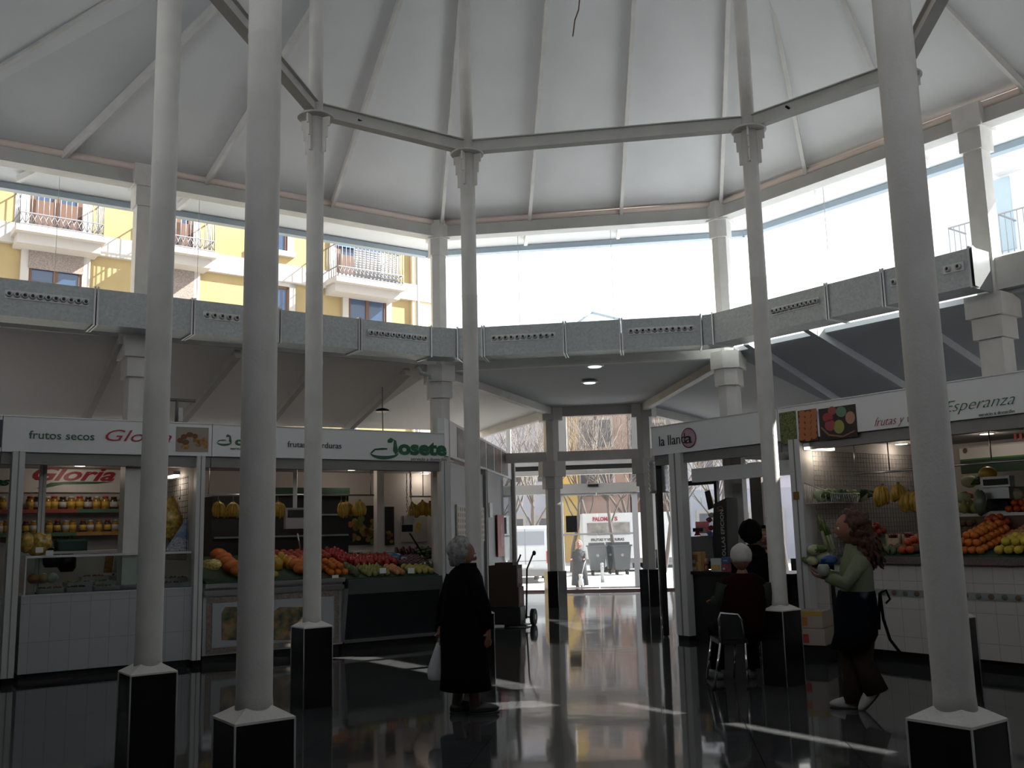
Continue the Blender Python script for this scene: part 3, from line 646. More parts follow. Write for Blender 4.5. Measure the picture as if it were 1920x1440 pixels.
def balc(x0, x1, yb, h, screen=False):
    a0, a1 = FY.px(x0, yb, -.9)[0], FY.px(x1, yb, -.9)[0]; z = FY.px((x0 + x1) / 2, yb, -.9)[1]
    b = obj('balcony', MB().fbox(FY, a0 - .08, a1 + .08, -.95, 0, z - .16, z), STONE, bt)
    mb = MB(); mb.fbox(FY, a0, a1, -.7, 0, z - .42, z - .16); obj('moulding', mb, STONE, b)
    d0, d1 = a0 + .35, a1 - .35; dr = obj('balcony_door', MB().fbox(FY, d0, d1, -.04, 0, z, z + 2.5), BLUEG, b); obj('blue_awning', MB().fbox(FY, d0, d1, -.12, -.06, z + 1.25, z + 2.5), mat('awning_blue', (.06, .16, .40), .7), dr)
    mb = MB().fbox(FY, d0 - .22, d0, -.08, 0, z, z + 2.7); mb.fbox(FY, d1, d1 + .22, -.08, 0, z, z + 2.7); mb.fbox(FY, d0 - .22, d1 + .22, -.08, 0, z + 2.5, z + 2.75); obj('door_surround', mb, STONE, b)
    mb = MB().fbox(FY, d0, d0 + .15, -.07, -.03, z, z + 2.5); mb.fbox(FY, d1 - .15, d1, -.07, -.03, z, z + 2.5); mb.fbox(FY, (d0 + d1) / 2 - .08, (d0 + d1) / 2 + .08, -.07, -.03, z, z + 2.5); mb.fbox(FY, d0, d1, -.07, -.03, z, z + 1.0); obj('door_wood', mb, WOODF, b)
    mb = MB(); n = int((a1 - a0) / .13)
    for k in range(n + 1):
        a = a0 + (a1 - a0) * k / n; mb.tube([FY.P(a, -.9, z), FY.P(a, -.9, z + h)], .012, 4)
    for k in range(6):
        for a in (a0, a1): mb.tube([FY.P(a, -.9 + k * .16, z), FY.P(a, -.9 + k * .16, z + h)], .012, 4)
    for zz_ in (.04, .34, h): mb.bar(FY.P(a0, -.9, z + zz_), FY.P(a1, -.9, z + zz_), .03, .03); mb.bar(FY.P(a0, -.9, z + zz_), FY.P(a0, 0, z + zz_), .03, .03); mb.bar(FY.P(a1, -.9, z + zz_), FY.P(a1, 0, z + zz_), .03, .03)
    for k in range(n):   # lattice of crossed scrolls at the foot
        a = a0 + (a1 - a0) * k / n; c = (a1 - a0) / n
        mb.tube([FY.P(a, -.9, z + .05), FY.P(a + c, -.9, z + .33)], .011, 4); mb.tube([FY.P(a + c, -.9, z + .05), FY.P(a, -.9, z + .33)], .011, 4)
    obj('railing', mb, IRON, b)
    if screen:
        mb = MB(); e0, e1 = a0 + (a1 - a0) * .25, a0 + (a1 - a0) * .93
        for k in range(14): mb.fbox(FY, e0, e1, -.86, -.83, z + .05 + k * .075, z + .1 + k * .075)
        obj('louvre_screen', mb, SHUT, b)
balc(36, 194, 432, 1.05); balc(300, 402, 466, 1.05); balc(634, 755, 527, 1.1, True)
# house on the right
PALE = mat('pale_house_wall', (.72, .74, .84), .9); PALE2 = mat('pale_house_trim', (.75, .75, .75), .8)
q0 = CAM + ray(1850, 450) * (22 / ray(1850, 450).y); FB = Fr((q0.x, q0.y), (.6, -.8))
bt = thing('pale_house', 'washed out pale house with thin railings behind the right windows', 'building', tuple(FB.P(0, 0, GZ)))
aL = FB.px(1745, 400)[0]
obj('wall', MB().fbox(FB, aL, 9, 0, 6, GZ, FB.px(1850, 262)[1]), PALE, bt)
mb = MB(); pb(FB, mb, 1858, 300, 1905, 320, -.3, 0); obj('hood', mb, PALE2, bt)
mb = MB(); pb(FB, mb, 1868, 332, 1898, 470, -.05, .0); obj('window', mb, PALEP, bt)
for x0, x1, y0, y1 in ((1778, 1850, 428, 486), (1872, 1990, 402, 478)):
    a0, z1 = FB.px(x0, y0, -.8); a1, _ = FB.px(x1, y0 - 20, -.8); z0 = z1 - .95; mb = MB()
    n = max(6, int((a1 - a0) / .13))
    for k in range(n + 1): mb.tube([FB.P(a0 + (a1 - a0) * k / n, -.8, z0), FB.P(a0 + (a1 - a0) * k / n, -.8, z1)], .01, 4)
    mb.bar(FB.P(a0, -.8, z1), FB.P(a1, -.8, z1), .03, .03); mb.bar(FB.P(a0, -.8, z1), FB.P(a0, 0, z1), .03, .03)
    b = obj('balcony', MB().fbox(FB, a0 - .05, a1 + .05, -.85, 0, z0 - .15, z0), PALE2, bt); obj('railing', mb, SHUT, b)
# houses across the street, seen through the entrance
def street_house(x0, x1, Y, h, c, lb, rows=3, colsn=4, wc=None):
    wc = wc or mat('street_window', (.07, .07, .09), .3)
    p = atY(x0, 900, Y); q = atY(x1, 900, Y); F = Fr((p.x, p.y), (q.x - p.x, q.y - p.y)); L = (q.to_2d() - p.to_2d()).length
    t = thing('street_house', lb, 'building', tuple(F.P(L / 2, 0, GZ)), 'houses across the street')
    obj('wall', MB().fbox(F, 0, L, 0, 8, GZ, h), c, t)
    mb = MB().fbox(F, -.1, L + .1, -.25, 0, h - .35, h); obj('cornice', mb, STONE, t)
    for r_ in range(rows):
        for k in range(colsn):
            a = L * (k + .5) / colsn; z = .6 + r_ * (h - .8) / rows
            if a + .55 > L: continue
            w_ = obj('window', MB().fbox(F, a - .45, a + .45, -.04, 0, z, z + 1.6), wc, t)
            obj('window_trim', MB().fbox(F, a - .6, a + .6, -.06, -.03, z + 1.6, z + 1.8).fbox(F, a - .6, a - .45, -.06, 0, z, z + 1.6).fbox(F, a + .45, a + .6, -.06, 0, z, z + 1.6), STONE, w_)
PINK = mat('pink_plaster', (.36, .24, .20), .9, var=.1, vscale=.7); OCH = mat('ochre_plaster', (.50, .33, .10), .9); LILAC = mat('grey_lilac_plaster', (.40, .40, .46), .9, var=.1, vscale=.7); BRN = mat('brown_plaster', (.22, .14, .10), .9)
street_house(760, 1052, 56, 12.0, LILAC, 'grey lilac house across the street, left of the entrance door', 3, 5)
street_house(1056, 1086, 55, 12.3, OCH, 'narrow ochre house seen between the entrance posts', 4, 1)
street_house(1088, 1180, 56, 12.1, PINK, 'pink plastered house in the middle across the street', 4, 3)
street_house(1182, 1290, 57, 11.8, BRN, 'brown house across the street, right of the middle', 4, 3)
street_house(1292, 1600, 52, 11.0, LILAC, 'lilac house across the street, behind the right stalls', 3, 5)
street_house(1604, 1900, 48, 9, PINK, 'pink house hidden far right across the street', 3, 4)
# bare trees
BARK = mat('bare_bark', (.10, .08, .07), .9); BARK2 = mat('pale_twigs', (.15, .13, .125), .9, var=.6, vscale=1.5)
def tree(x, Y, h, lb, seed):
    rr = random.Random(seed); p = atY(x, 1050, Y); base = V3((p.x, p.y, GZ)); t = thing('bare_tree', lb, 'tree', tuple(base), 'bare street trees outside the entrance')
    tr = MB(); tw = MB()
    def grow(p, d, L, r, lev):
        pts = [p]; rs = [r]; n = 3
        for k in range(n):
            d = (d + V3((rr.uniform(-.2, .2), rr.uniform(-.2, .2), rr.uniform(-.05, .2)))).normalized(); pts.append(pts[-1] + d * L / n); rs.append(r * (1 - .35 * (k + 1) / n))
        (tr if lev < 2 else tw).tube(pts, rs, 5 if lev < 2 else 3, cap=False)
        if lev < 5:
            for k in range((6, 4, 4, 3, 2)[lev]):
                a = rr.uniform(0, 2 * PI); sp = rr.uniform(.35, .8); e = (d + V3((math.cos(a) * sp, math.sin(a) * sp, rr.uniform(-.1, .35)))).normalized()
                grow(pts[rr.choice((2, 3, 3))] if lev else pts[rr.choice((2, 3))], e, L * rr.uniform(.6, .82), rs[-1] * .68, lev + 1)
    grow(base, V3((0, 0, 1)), h * .32, .10, 0)
    obj('trunk', tr, BARK, t); obj('twigs', tw, BARK2, t)
for k, (x, Y, h, lb) in enumerate(((905, 38, 9, 'bare tree left of the left entrance post, by the white van'), (962, 44, 10, 'bare tree right behind the white van'), (1005, 36, 8.5, 'bare tree just left of the left entrance post'), (1072, 42, 9.5, 'bare tree in front of the ochre house'),
        (1115, 47, 10.5, 'bare tree left of the middle of the doorway'), (1150, 40, 9, 'bare tree above the white truck'), (1190, 45, 10, 'bare tree seen at the right edge of the doorway'), (1245, 39, 9, 'bare tree right of the right entrance post'), (1300, 42, 9.5, 'bare tree seen through the shop with the ringed sign'), (1380, 36, 8.5, 'bare tree behind the seated man\'s shop'), (1475, 34, 8.5, 'bare tree seen right of the shaft beside the seated man'), (1345, 48, 9, 'farther bare tree over the shop counter'))):
    tree(x, Y, h, lb, k * 7 + 3)
# pyramid skylight on the porch roof
ap = atY(1110, 586, 19.6); bz = 4.6
base = [atY(x, 640, y).to_2d().to_3d() for x, y in ((850, 17.2), (1375, 16.9), (1330, 22.5), (900, 22.9))]
t = thing('pyramid_skylight', 'blue framed pyramid skylight poking above the entrance duct', 'skylight', tuple(zz(ap, bz)))
for b in base: obj('ridge_bar', MB().bar(zz(b, bz), ap, .07, .05), FRAME, t)
for i in range(4): obj('base_bar', MB().bar(zz(base[i], bz), zz(base[(i + 1) % 4], bz), .08, .08), FRAME, t)
mb = MB()
for i in range(4): mb.add([zz(base[i], bz + .02), zz(base[(i + 1) % 4], bz + .02), ap - V3((0, 0, .02))], [(0, 1, 2)])
obj('glazing', mb, PANE, t)

# vans, bins, bollard
VANW = mat('vehicle_white', (.62, .63, .65), .35); TAIL = mat('tail_lamp_red', (.4, .02, .02), .3); GBIN = mat('bin_grey', (.065, .07, .075), .6); GBIN2 = mat('bin_dark', (.03, .05, .06), .6)
def wheel(t, c, ax, r=.32, w_=.2):
    c = V3(c); ax = V3(ax).normalized(); wh = obj('wheel', MB().tube([c - ax * w_ / 2, c + ax * w_ / 2], r, 20), RUB, t); obj('hub_cap', MB().tube([c - ax * (w_ / 2 + .01), c + ax * (w_ / 2 + .01)], r * .5, 14), TRIM, wh)
def van(x0, x1, Y, lb, rear_text=None, H=2.0, L=4.6):
    p = atY(x0, 1040, Y); q = atY(x1, 1040, Y); F = Fr((p.x, p.y), (q.x - p.x, q.y - p.y)); W_ = (q.to_2d() - p.to_2d()).length
    t = thing('white_van', lb, 'van', tuple(F.P(W_ / 2, 0, GZ)))
    z0 = GZ + .32; pr = [(0, z0), (0, GZ + H * .62), (.12, GZ + H * .95), (.35, GZ + H), (L * .72, GZ + H), (L * .86, GZ + H * .62), (L, GZ + H * .5), (L, z0)]
    v = [F.P(0, t_, z) for t_, z in pr] + [F.P(W_, t_, z) for t_, z in pr]; n = len(pr)
    obj('body', MB().add(v, [tuple(range(n)), tuple(range(n, 2 * n))[::-1]] + [(i, n + i, n + (i + 1) % n, (i + 1) % n) for i in range(n)]), VANW, t)
    obj('bumper', MB().fbox(F, -.03, W_ + .03, -.12, .1, z0 - .08, z0 + .14), GREYP, t)
    for a in (.02, W_ - .14): obj('tail_lamp', MB().fbox(F, a, a + .12, -.02, .05, z0 + .35, z0 + .75), TAIL, t)
    obj('rear_window', MB().fbox(F, .2, W_ - .2, -.01, .06, GZ + H * .66, GZ + H * .9), mat('van_window_pale', (.3, .32, .36), .15), t)
    obj('number_plate', MB().fbox(F, W_ / 2 - .26, W_ / 2 + .26, -.03, 0, z0 + .2, z0 + .31), SIGNW, t)
    mb = MB(); mb.fbox(F, W_ / 2 - .01, W_ / 2 + .01, -.012, 0, z0 + .14, GZ + H * .95); mb.fbox(F, .06, W_ - .06, -.012, 0, z0 + .42, z0 + .44); obj('door_seam', mb, GREYP, t)
    for a in (.12, W_ - .12):
        for d in (.75, L - .85): wheel(t, F.P(a, d, GZ + .32), F.u)
    return t, F, W_
van(938, 1032, 33.5, 'white van parked outside, left of the left entrance post', H=1.95)
# white truck with a printed side, standing behind the bins
p = atY(1094, 1000, 41); q = atY(1262, 1000, 41); F = Fr((p.x, p.y), (q.x - p.x, q.y - p.y)); W_ = (q - p).length
t = thing('market_truck', 'white market truck with red lettering parked behind the grey bins', 'truck', tuple(F.P(W_ / 2, 0, GZ)))
zt = F.px(1140, 962)[1]
obj('box_body', MB().fbox(F, 0, W_, 0, 2.2, GZ + .55, zt), VANW, t); mb = MB(); pb(F, mb, 1101, 980, 1181, 1003, -.03, 0); pan = obj('picture_panel', mb, mat('picture_grey', (.22, .2, .19), .6, var=.5, vscale=2), t)
obj('skirt', MB().fbox(F, .1, W_ - .1, .1, 2.1, GZ + .35, GZ + .55), GREYP, t)
for a in (.8, W_ - .9): wheel(t, F.P(a, .1, GZ + .38), F.n, .38); wheel(t, F.P(a, 2.1, GZ + .38), F.n, .38)
def tx(s, F, x0, x1, yb, hp, t_, m, par, **k):
    a0, z0 = F.px(x0, yb, t_); a1, _ = F.px(x1, yb, t_); z1 = F.px(x0, yb - hp, t_)[1]
    return text(s, F, a0, t_, z0, (z1 - z0) / .70, m, par, width=a1 - a0, **k)
tx('PALOMA', F, 1111, 1145, 977, 7, -.02, REDT, t, bold=.01); tx('S', F, 1152, 1158, 976, 7, -.02, REDT, t, bold=.01)
tx('FRUTAS Y VERDURAS', F, 1108, 1170, 1015, 5, -.02, BLKT, t, bold=.004)
van(1232, 1290, 44, 'white car outside, right of the right entrance post', H=1.5, L=3.6)
def bin_(x0, x1, Y, lb, m):
    p = atY(x0, 1060, Y); q = atY(x1, 1060, Y); F = Fr((p.x, p.y), (q.x - p.x, q.y - p.y)); W_ = (q.to_2d() - p.to_2d()).length; t = thing('waste_container', lb, 'waste container', tuple(F.P(W_ / 2, 0, GZ)))
    b, e = .08, 0; z0, z1 = GZ + .2, GZ + 1.1
    obj('tub', MB().hexa([F.P(b, .08, z0), F.P(W_ - b, .08, z0), F.P(W_ - b, .75, z0), F.P(b, .75, z0), F.P(e, 0, z1), F.P(W_, 0, z1), F.P(W_, .85, z1), F.P(e, .85, z1)]), m, t)
    mb = MB().fbox(F, -.04, W_ + .04, -.04, .9, z1, z1 + .06); mb.fbox(F, .05, W_ - .05, .1, .8, z1 + .06, z1 + .16); obj('lid', mb, m, t)
    c = F.P(W_ / 2, .0, (z0 + z1) / 2 + .12); mb = MB(); mb.add([F.P(W_ / 2 + r_ * math.cos(2 * PI * k / 16), -.001 + .02, (z0 + z1) / 2 + .12 + r_ * math.sin(2 * PI * k / 16)) for r_ in (.06,) for k in range(16)] + [F.P(W_ / 2, -.015, (z0 + z1) / 2 + .12)], [(k, (k + 1) % 16, 16) for k in range(16)]); obj('round_mark', mb, GREYP, t)
    for a in (.15, W_ - .15):
        for d in (.15, .7): wl_ = obj('caster', MB().tube([F.P(a - .03, d, GZ + .09), F.P(a + .03, d, GZ + .09)], .09, 12), RUB, t); obj('fork', MB().fbox(F, a - .04, a + .04, d - .02, d + .02, GZ + .09, z0), DARKM, wl_)
bin_(1105, 1138, 38, 'left grey wheeled waste container outside the glass door', GBIN)
bin_(1138, 1152, 38.9, 'dark teal waste container squeezed between the two grey ones', GBIN2)
bin_(1151, 1185, 38, 'right grey wheeled waste container outside the glass door', GBIN)
p = fl(1130, 1092, GZ)
t = thing('bollard', 'short grey steel bollard on the pavement right of the dog', 'bollard', tuple(p)); obj('shaft', MB().lathe([(.055, 0), (.055, .5), (.045, .56)], p, 14), ALU, t); obj('head', MB().ball(p + V3((0, 0, .6)), .06), ALU, t)

# ================================================================== LEFT STALLS
S = Fr((-.95, 13.13), (.836, .549)); K = Fr((1.88, 13.04), (.56, -.83))
TILEW = brickmat('white_tiles_left', (.42, .43, .45), (.40, .41, .43), (.30, .31, .33), .20, .40, .004, .3, -math.atan2(.549, .836))
WALLI = mat('stall_inner_wall', (.52, .50, .50), .6); ZF0, ZF1 = 2.41, 2.79
def poly(F, pts, t_, dep, m, par, name='emblem'):
    P_ = [F.px(x, y, t_) for x, y in pts]; n = len(P_)
    v = [F.P(a, t_, z) for a, z in P_] + [F.P(a, t_ + dep, z) for a, z in P_]
    return obj(name, MB().add(v, [tuple(range(n)), tuple(range(n, 2 * n))[::-1]] + [(i, n + i, n + (i + 1) % n, (i + 1) % n) for i in range(n)]), m, par)
def disc(F, x, y, rx, ry, t_, m, par, n=20, name='emblem', dep=.004, r0=0):
    o = [(x + rx * math.cos(2 * PI * k / n), y + ry * math.sin(2 * PI * k / n)) for k in range(n)]
    if not r0: return poly(F, o, t_, dep, m, par, name)
    i_ = [(x + rx * r0 * math.cos(2 * PI * k / n), y + ry * r0 * math.sin(2 * PI * k / n)) for k in range(n)]
    A = [F.px(*p, t_) for p in o]; B = [F.px(*p, t_) for p in i_]
    v = [F.P(a, t_, z) for a, z in A + B]; return obj(name, MB().add(v, [(k, (k + 1) % n, n + (k + 1) % n, n + k) for k in range(n)]), m, par)
def fascia(F, a0, a1, lb, nm='shop_sign', z0=ZF0, z1=ZF1):
    t = thing(nm, lb, 'sign', tuple(F.P((a0 + a1) / 2, 0, z0))); obj('board', MB().fbox(F, a0 + .004, a1 - .004, 0, .1, z0, z1), SIGNW, t)
    obj('lower_profile', MB().fbox(F, a0 + .004, a1 - .004, .04, .14, z0 - .13, z0), GREYP, t)
    obj('top_edge', MB().fbox(F, a0 + .004, a1 - .004, -.01, .11, z1, z1 + .012), TRIM, t); return t
sx0 = S.px(5, 800)[0]; sG = S.px(398, 820)[0]
f0 = fascia(S, -9.2, sx0, 'end of a sign board at the far left edge, with a dark picture')
mb = MB(); pb(S, mb, -40, 786, 4, 838, -.006, 0); obj('picture', mb, mat('dark_picture', (.02, .02, .05), .4, var=.6, vscale=8), f0)
f1 = fascia(S, sx0, sG, 'white sign board over the nut stall, with green and red lettering and nuts')
tx('frutos secos', S, 54, 177, 822, 15, -.006, GREENT, f1, bold=.001)
tx('Gloria', S, 189, 314, 826, 22, -.006, REDT, f1, shear=.35, bold=-.001)
NUTB = mat('picture_warm_grey', (.30, .26, .22), .5); NUT1 = mat('picture_nut_brown', (.16, .05, .02), .5); NUT2 = mat('picture_nut_tan', (.34, .17, .05), .5, var=.3, vscale=40)
mb = MB(); pb(S, mb, 330, 801, 391, 847, -.006, 0); pic = obj('nut_picture', mb, NUTB, f1)
for (x, y, rx, ry, m) in ((345, 819, 6, 5, NUT1), (356, 815, 7, 5, NUT1), (366, 818, 5, 5, NUT1), (338, 826, 6, 5, NUT1), (348, 829, 7, 5, NUT1), (347, 838, 8, 5, NUT2), (368, 826, 7, 4, NUT2), (377, 829, 8, 5, NUT2), (386, 834, 5, 7, NUT2), (372, 834, 6, 4, NUT2), (383, 824, 5, 4, NUT2)): disc(S, x, y, rx, ry, -.009, m, pic, 12, 'nut', .002)
f2 = fascia(S, sG, 0, 'white sign board over the fruit stall with large dark green lettering')
def jlogo(x, y, k, par):
    # bowl shaped J: crescent, stem, leaf
    c = [(x + (28 * math.cos(a)) * k, y + (13 * math.sin(a)) * k) for a in [PI * i / 12 for i in range(13)]] + [(x + (26 * math.cos(a)) * k, y + (1 + 5 * math.sin(a)) * k) for a in [PI * (12 - i) / 12 for i in range(13)]]
    poly(S, c, -.008, .003, GREENT, par)
    poly(S, [(x - 27 * k, y - 1 * k), (x - 20 * k, y - 8 * k), (x - 4 * k, y - 10 * k), (x + 6 * k, y - 9 * k), (x + 5 * k, y - 6 * k), (x - 18 * k, y - 5 * k), (x - 25 * k, y + 1 * k)], -.008, .003, GREENT, par)
    poly(S, [(x + 19 * k, y - 26 * k), (x + 23 * k, y - 24 * k), (x + 27 * k, y - 2 * k), (x + 22 * k, y + 4 * k), (x + 17 * k, y - 4 * k)], -.008, .003, GREENT, par)
    poly(S, [(x + 6 * k, y - 25 * k), (x + 12 * k, y - 30 * k), (x + 19 * k, y - 26 * k), (x + 14 * k, y - 20 * k), (x + 7 * k, y - 20 * k)], -.008, .003, GREENT, par)
jlogo(721, 849, .95, f2); tx('osete', S, 747, 838, 851, 26, -.006, GREENT, f2, bold=.012)
tx('servicio a domicilio', S, 770, 837, 863, 6, -.006, BLKT, f2)
jlogo(421, 829, .5, f2); tx('osete', S, 441, 500, 834, 14, -.006, GREENT, f2, bold=.006); tx('servicio a domicilio', S, 432, 500, 843, 5, -.006, BLKT, f2)
tx('frutas y verduras', S, 539, 640, 838, 11, -.006, BLKT, f2)
# posts of the left stalls
def spost(F, x0, x1, y, lb, t0=-.02, t1=.1, z0=.07, z1=ZF0, m=STALLW, w2=None):
    a0, a1 = F.px(x0, y, t0)[0], F.px(x1, y, t0)[0]; t = thing('stall_post', lb, 'post', tuple(F.P((a0 + a1) / 2, t0, 0)))
    obj('profile', MB().fbox(F, a0, a1, t0, t1, z0, z1), m, t); obj('groove', MB().fbox(F, a0 + (a1 - a0) * .45, a0 + (a1 - a0) * .55, t0 - .004, t0, z0, z1), GREYP, t); obj('foot', MB().fbox(F, a0 + .01, a1 - .01, t0 + .01, t1, 0, z0), BLACKST, t); return t
spost(S, 16, 40, 1000, 'white post at the left end of the nut counter', -.1, .1)
spost(S, 366, 382, 1000, 'white post between the nut stall and the fruit stall')
spost(S, 829, 841, 1000, 'white corner post right of the steel fruit counter, behind the old woman')
spost(S, 71, 84, 970, 'slim inner post behind the hanging bag of snacks', .5, .56, 0.9)
sp = S.px(713, 950, .9)[0]; tag(obj('wall_stud', MB().fbox(S, S.px(707, 950, 1.6)[0], S.px(720, 950, 1.6)[0], 1.6, 1.72, 0, 2.4), STALLW), 'pale upright inside the fruit stall between its two posters', 'upright')
# inner shell
TB = 2.3
struct('wall_stall_back_left', MB().fbox(S, -9.2, 1.95, TB, TB + .08, 0, 2.62), WALLI)
struct('ceiling_stall_left', MB().slab([S.P(-9.2, .14, 2.4), S.P(0, .14, 2.4), S.P(1.95, TB, 2.4), S.P(-9.2, TB, 2.4)], .06, (0, 0, 1)), WALLI)
struct('wall_stall_side_left', MB().fbox(S, -9.28, -9.2, .1, TB, 0, 2.7), WALLI)
sP = S.px(374, 950)[0]
struct('wall_stall_divider', MB().fbox(S, sP - .02, sP + .02, .12, TB, 0.07, 2.4), WALLI)
# wire grid on the divider (nut stall side) with a small lamp
def grid(F, a, t0, t1, z0, z1, st, lb, m=TRIM, r_=.003):
    mb = MB(); k = t0
    while k <= t1 + 1e-6: mb.tube([F.P(a, k, z0), F.P(a, k, z1)], r_, 4); k += st
    k = z0
    while k <= z1 + 1e-6: mb.tube([F.P(a, t0, k), F.P(a, t1, k)], r_, 4); k += st
    return tag(obj('wire_grid', mb, m), lb, 'wire grid')
grid(S, sP - .06, .3, 2.1, 1.2, 2.2, .07, 'wire display grid on the side wall of the nut stall', DARKM)
def lampl(t, p, e, nm='bulb'):
    l = D.lights.new(nm, 'POINT'); l.energy = e; l.color = (1, .84, .66); l.shadow_soft_size = .06; o = D.objects.new(nm, l); COL.objects.link(o); o.parent = t; o.location = V3(p) - V3(t['_o'])
def lampbox(F, a, t_, z, L, lb, along='t', es=LAMP):
    t = thing('strip_lamp', lb, 'lamp', tuple(F.P(a, t_, z)))
    if along == 't': A, B = (a - .03, a + .03), (t_, t_ + L)
    else: A, B = (a, a + L), (t_ - .03, t_ + .03)
    obj('tube', MB().fbox(F, A[0], A[1], B[0], B[1], z - .05, z - .02), es, t); lampl(t, F.P((A[0] + A[1]) / 2, (B[0] + B[1]) / 2, z - .12), 1.5, 'tube_light'); obj('housing', MB().fbox(F, A[0] - .01, A[1] + .01, B[0], B[1], z - .02, z + .02), STALLW, t)
lampbox(S, sP - .12, .6, 2.25, .35, 'small strip lamp glowing on the wire grid of the nut stall')
def spot(F, x, y, t_, lb, zc=2.4, r_=.06, e=2.6):
    a = F.px(x, y, t_)[0]; p = F.P(a, t_, zc); d = ray(x, y); p = CAM + d * ((zc - HC) / d.z)
    t = thing('ceiling_spot', lb, 'lamp', tuple(p)); obj('rim', MB().lathe([(r_ + .015, -.01), (r_ + .02, 0)], p, 16), TRIM, t); obj('bulb_disc', MB().lathe([(r_, -.015), (r_, -.004)], p, 16), LAMP, t); lampl(t, p - V3((0, 0, .08)), e)
spot(S, 660, 880, .6, 'ceiling spot over the steel fruit counter'); spot(S, 797, 887, .6, 'ceiling spot beside the right post of the fruit stall')
spot(S, 150, 872, .9, 'ceiling spot of the nut stall hidden behind the sign board'); spot(S, 430, 868, .9, 'unseen added spot lighting the stall behind the second column'); spot(S, 570, 872, 1.2, 'unseen added spot lighting the stall behind the third column')  # last two spots are unseen, added to light the fruit stall
# nut stall counter
sA, sB = S.px(41, 1116)[0], S.px(362, 1107)[0]
t = thing('nut_counter', 'low white tiled counter of the nut stall with a glass display on top', 'counter', tuple(S.P((sA + sB) / 2, .05, 0)))
obj('tiled_front', MB().fbox(S, sA, sB, .04, .9, .08, .88), TILEW, t); obj('toe_kick', MB().fbox(S, sA + .02, sB - .02, .12, .85, 0, .08), BLK, t)
g = obj('display_glass', MB().fbox(S, sA + .02, sB - .02, .05, .058, .88, 1.29), PANEH, t)
mb = MB().fbox(S, sA + .02, sB - .02, .04, .065, 1.28, 1.305); mb.fbox(S, sA + .02, sA + .035, .04, .065, .88, 1.3); mb.fbox(S, sA, sB, .03, .07, .88, .895); obj('display_frame', mb, TRIM, t)
obj('display_top', MB().fbox(S, sA + .02, sB - .02, .06, .55, 1.295, 1.303), PANEH, t)
t2 = thing('nut_counter', 'piece of white tiled counter at the very left edge', 'counter', tuple(S.P(-7, .05, 0))); obj('tiled_front', MB().fbox(S, -9.1, sA - .12, .04, .9, .08, .88), TILEW, t2); obj('toe_kick', MB().fbox(S, -9, sA - .15, .12, .85, 0, .08), BLK, t2)
# trays with nuts and dried fruit
TRAY = mat('tray_steel', (.4, .4, .42), .3, .8)
nutc = [(.25, .12, .05), (.10, .04, .03), (.35, .25, .10), (.18, .16, .05), (.30, .10, .04), (.08, .07, .05)]
names = ['almonds', 'raisins', 'cashews', 'green olives', 'dried tomatoes', 'prunes']
k = 0
for x0, x1, y0, y1, tt_ in ((150, 200, 1060, 1068, .72), (205, 262, 1060, 1068, .72), (120, 172, 1076, 1085, .45), (176, 226, 1074, 1083, .45), (230, 285, 1072, 1081, .45), (300, 350, 1072, 1082, .45), (70, 118, 1086, 1100, .2), (122, 170, 1086, 1100, .2), (174, 222, 1086, 1100, .2), (226, 290, 1084, 1097, .2), (298, 352, 1084, 1097, .2)):
    a0, a1 = S.px(x0, y1, tt_)[0], S.px(x1, y1, tt_)[0]; z = .9 + (tt_ - .2) * .18
    tr = thing('food_tray', 'steel tray of %s in the nut display, %s' % (names[k % 6], ['back row, left one', 'back row, right one', 'middle row, leftmost', 'middle row, second from left', 'middle row, third from left', 'middle row, right of the column', 'front row, leftmost', 'front row, second from left', 'front row, centre', 'front row, left of the column', 'front row, right of the column'][k]), 'tray', tuple(S.P((a0 + a1) / 2, tt_, z)), 'trays in the nut display')
    mb = MB().fbox(S, a0, a1, tt_ - .1, tt_ + .1, z, z + .01); mb.fbox(S, a0, a1, tt_ - .1, tt_ - .092, z, z + .05); mb.fbox(S, a0, a0 + .008, tt_ - .1, tt_ + .1, z, z + .05); mb.fbox(S, a1 - .008, a1, tt_ - .1, tt_ + .1, z, z + .05); obj('tray', mb, TRAY, tr)
    mb = MB(); nm_ = 'nuts_%d' % (k % 6)
    for q in range(34):
        mb.ball(S.P(R.uniform(a0 + .02, a1 - .02), tt_ + R.uniform(-.08, .08), z + .03 + R.uniform(0, .03)), .016, 6, 4, (1, .8, .7))
    o = obj('contents', mb, mat(nm_, nutc[k % 6], .6), tr); o['kind'] = 'stuff'; k += 1
for i, (x, y) in enumerate(((64, 1060), (82, 1058), (99, 1055))):
    a, z = S.px(x, y + 8, .4); p = S.P(a, .4, 1.0)
    tag(obj('wrapped_bundle', MB().ball(p + V3((0, 0, .05)), .065, 10, 7, (1, 1, .85), .2), mat('wrap%d' % i, [(.35, .16, .08), (.38, .22, .10), (.4, .46, .42)][i], .4)), ['leftmost wrapped bundle in the nut display', 'wrapped orange bundle between two others in the nut display', 'pale wrapped bundle, third in the nut display'][i], 'bundle')
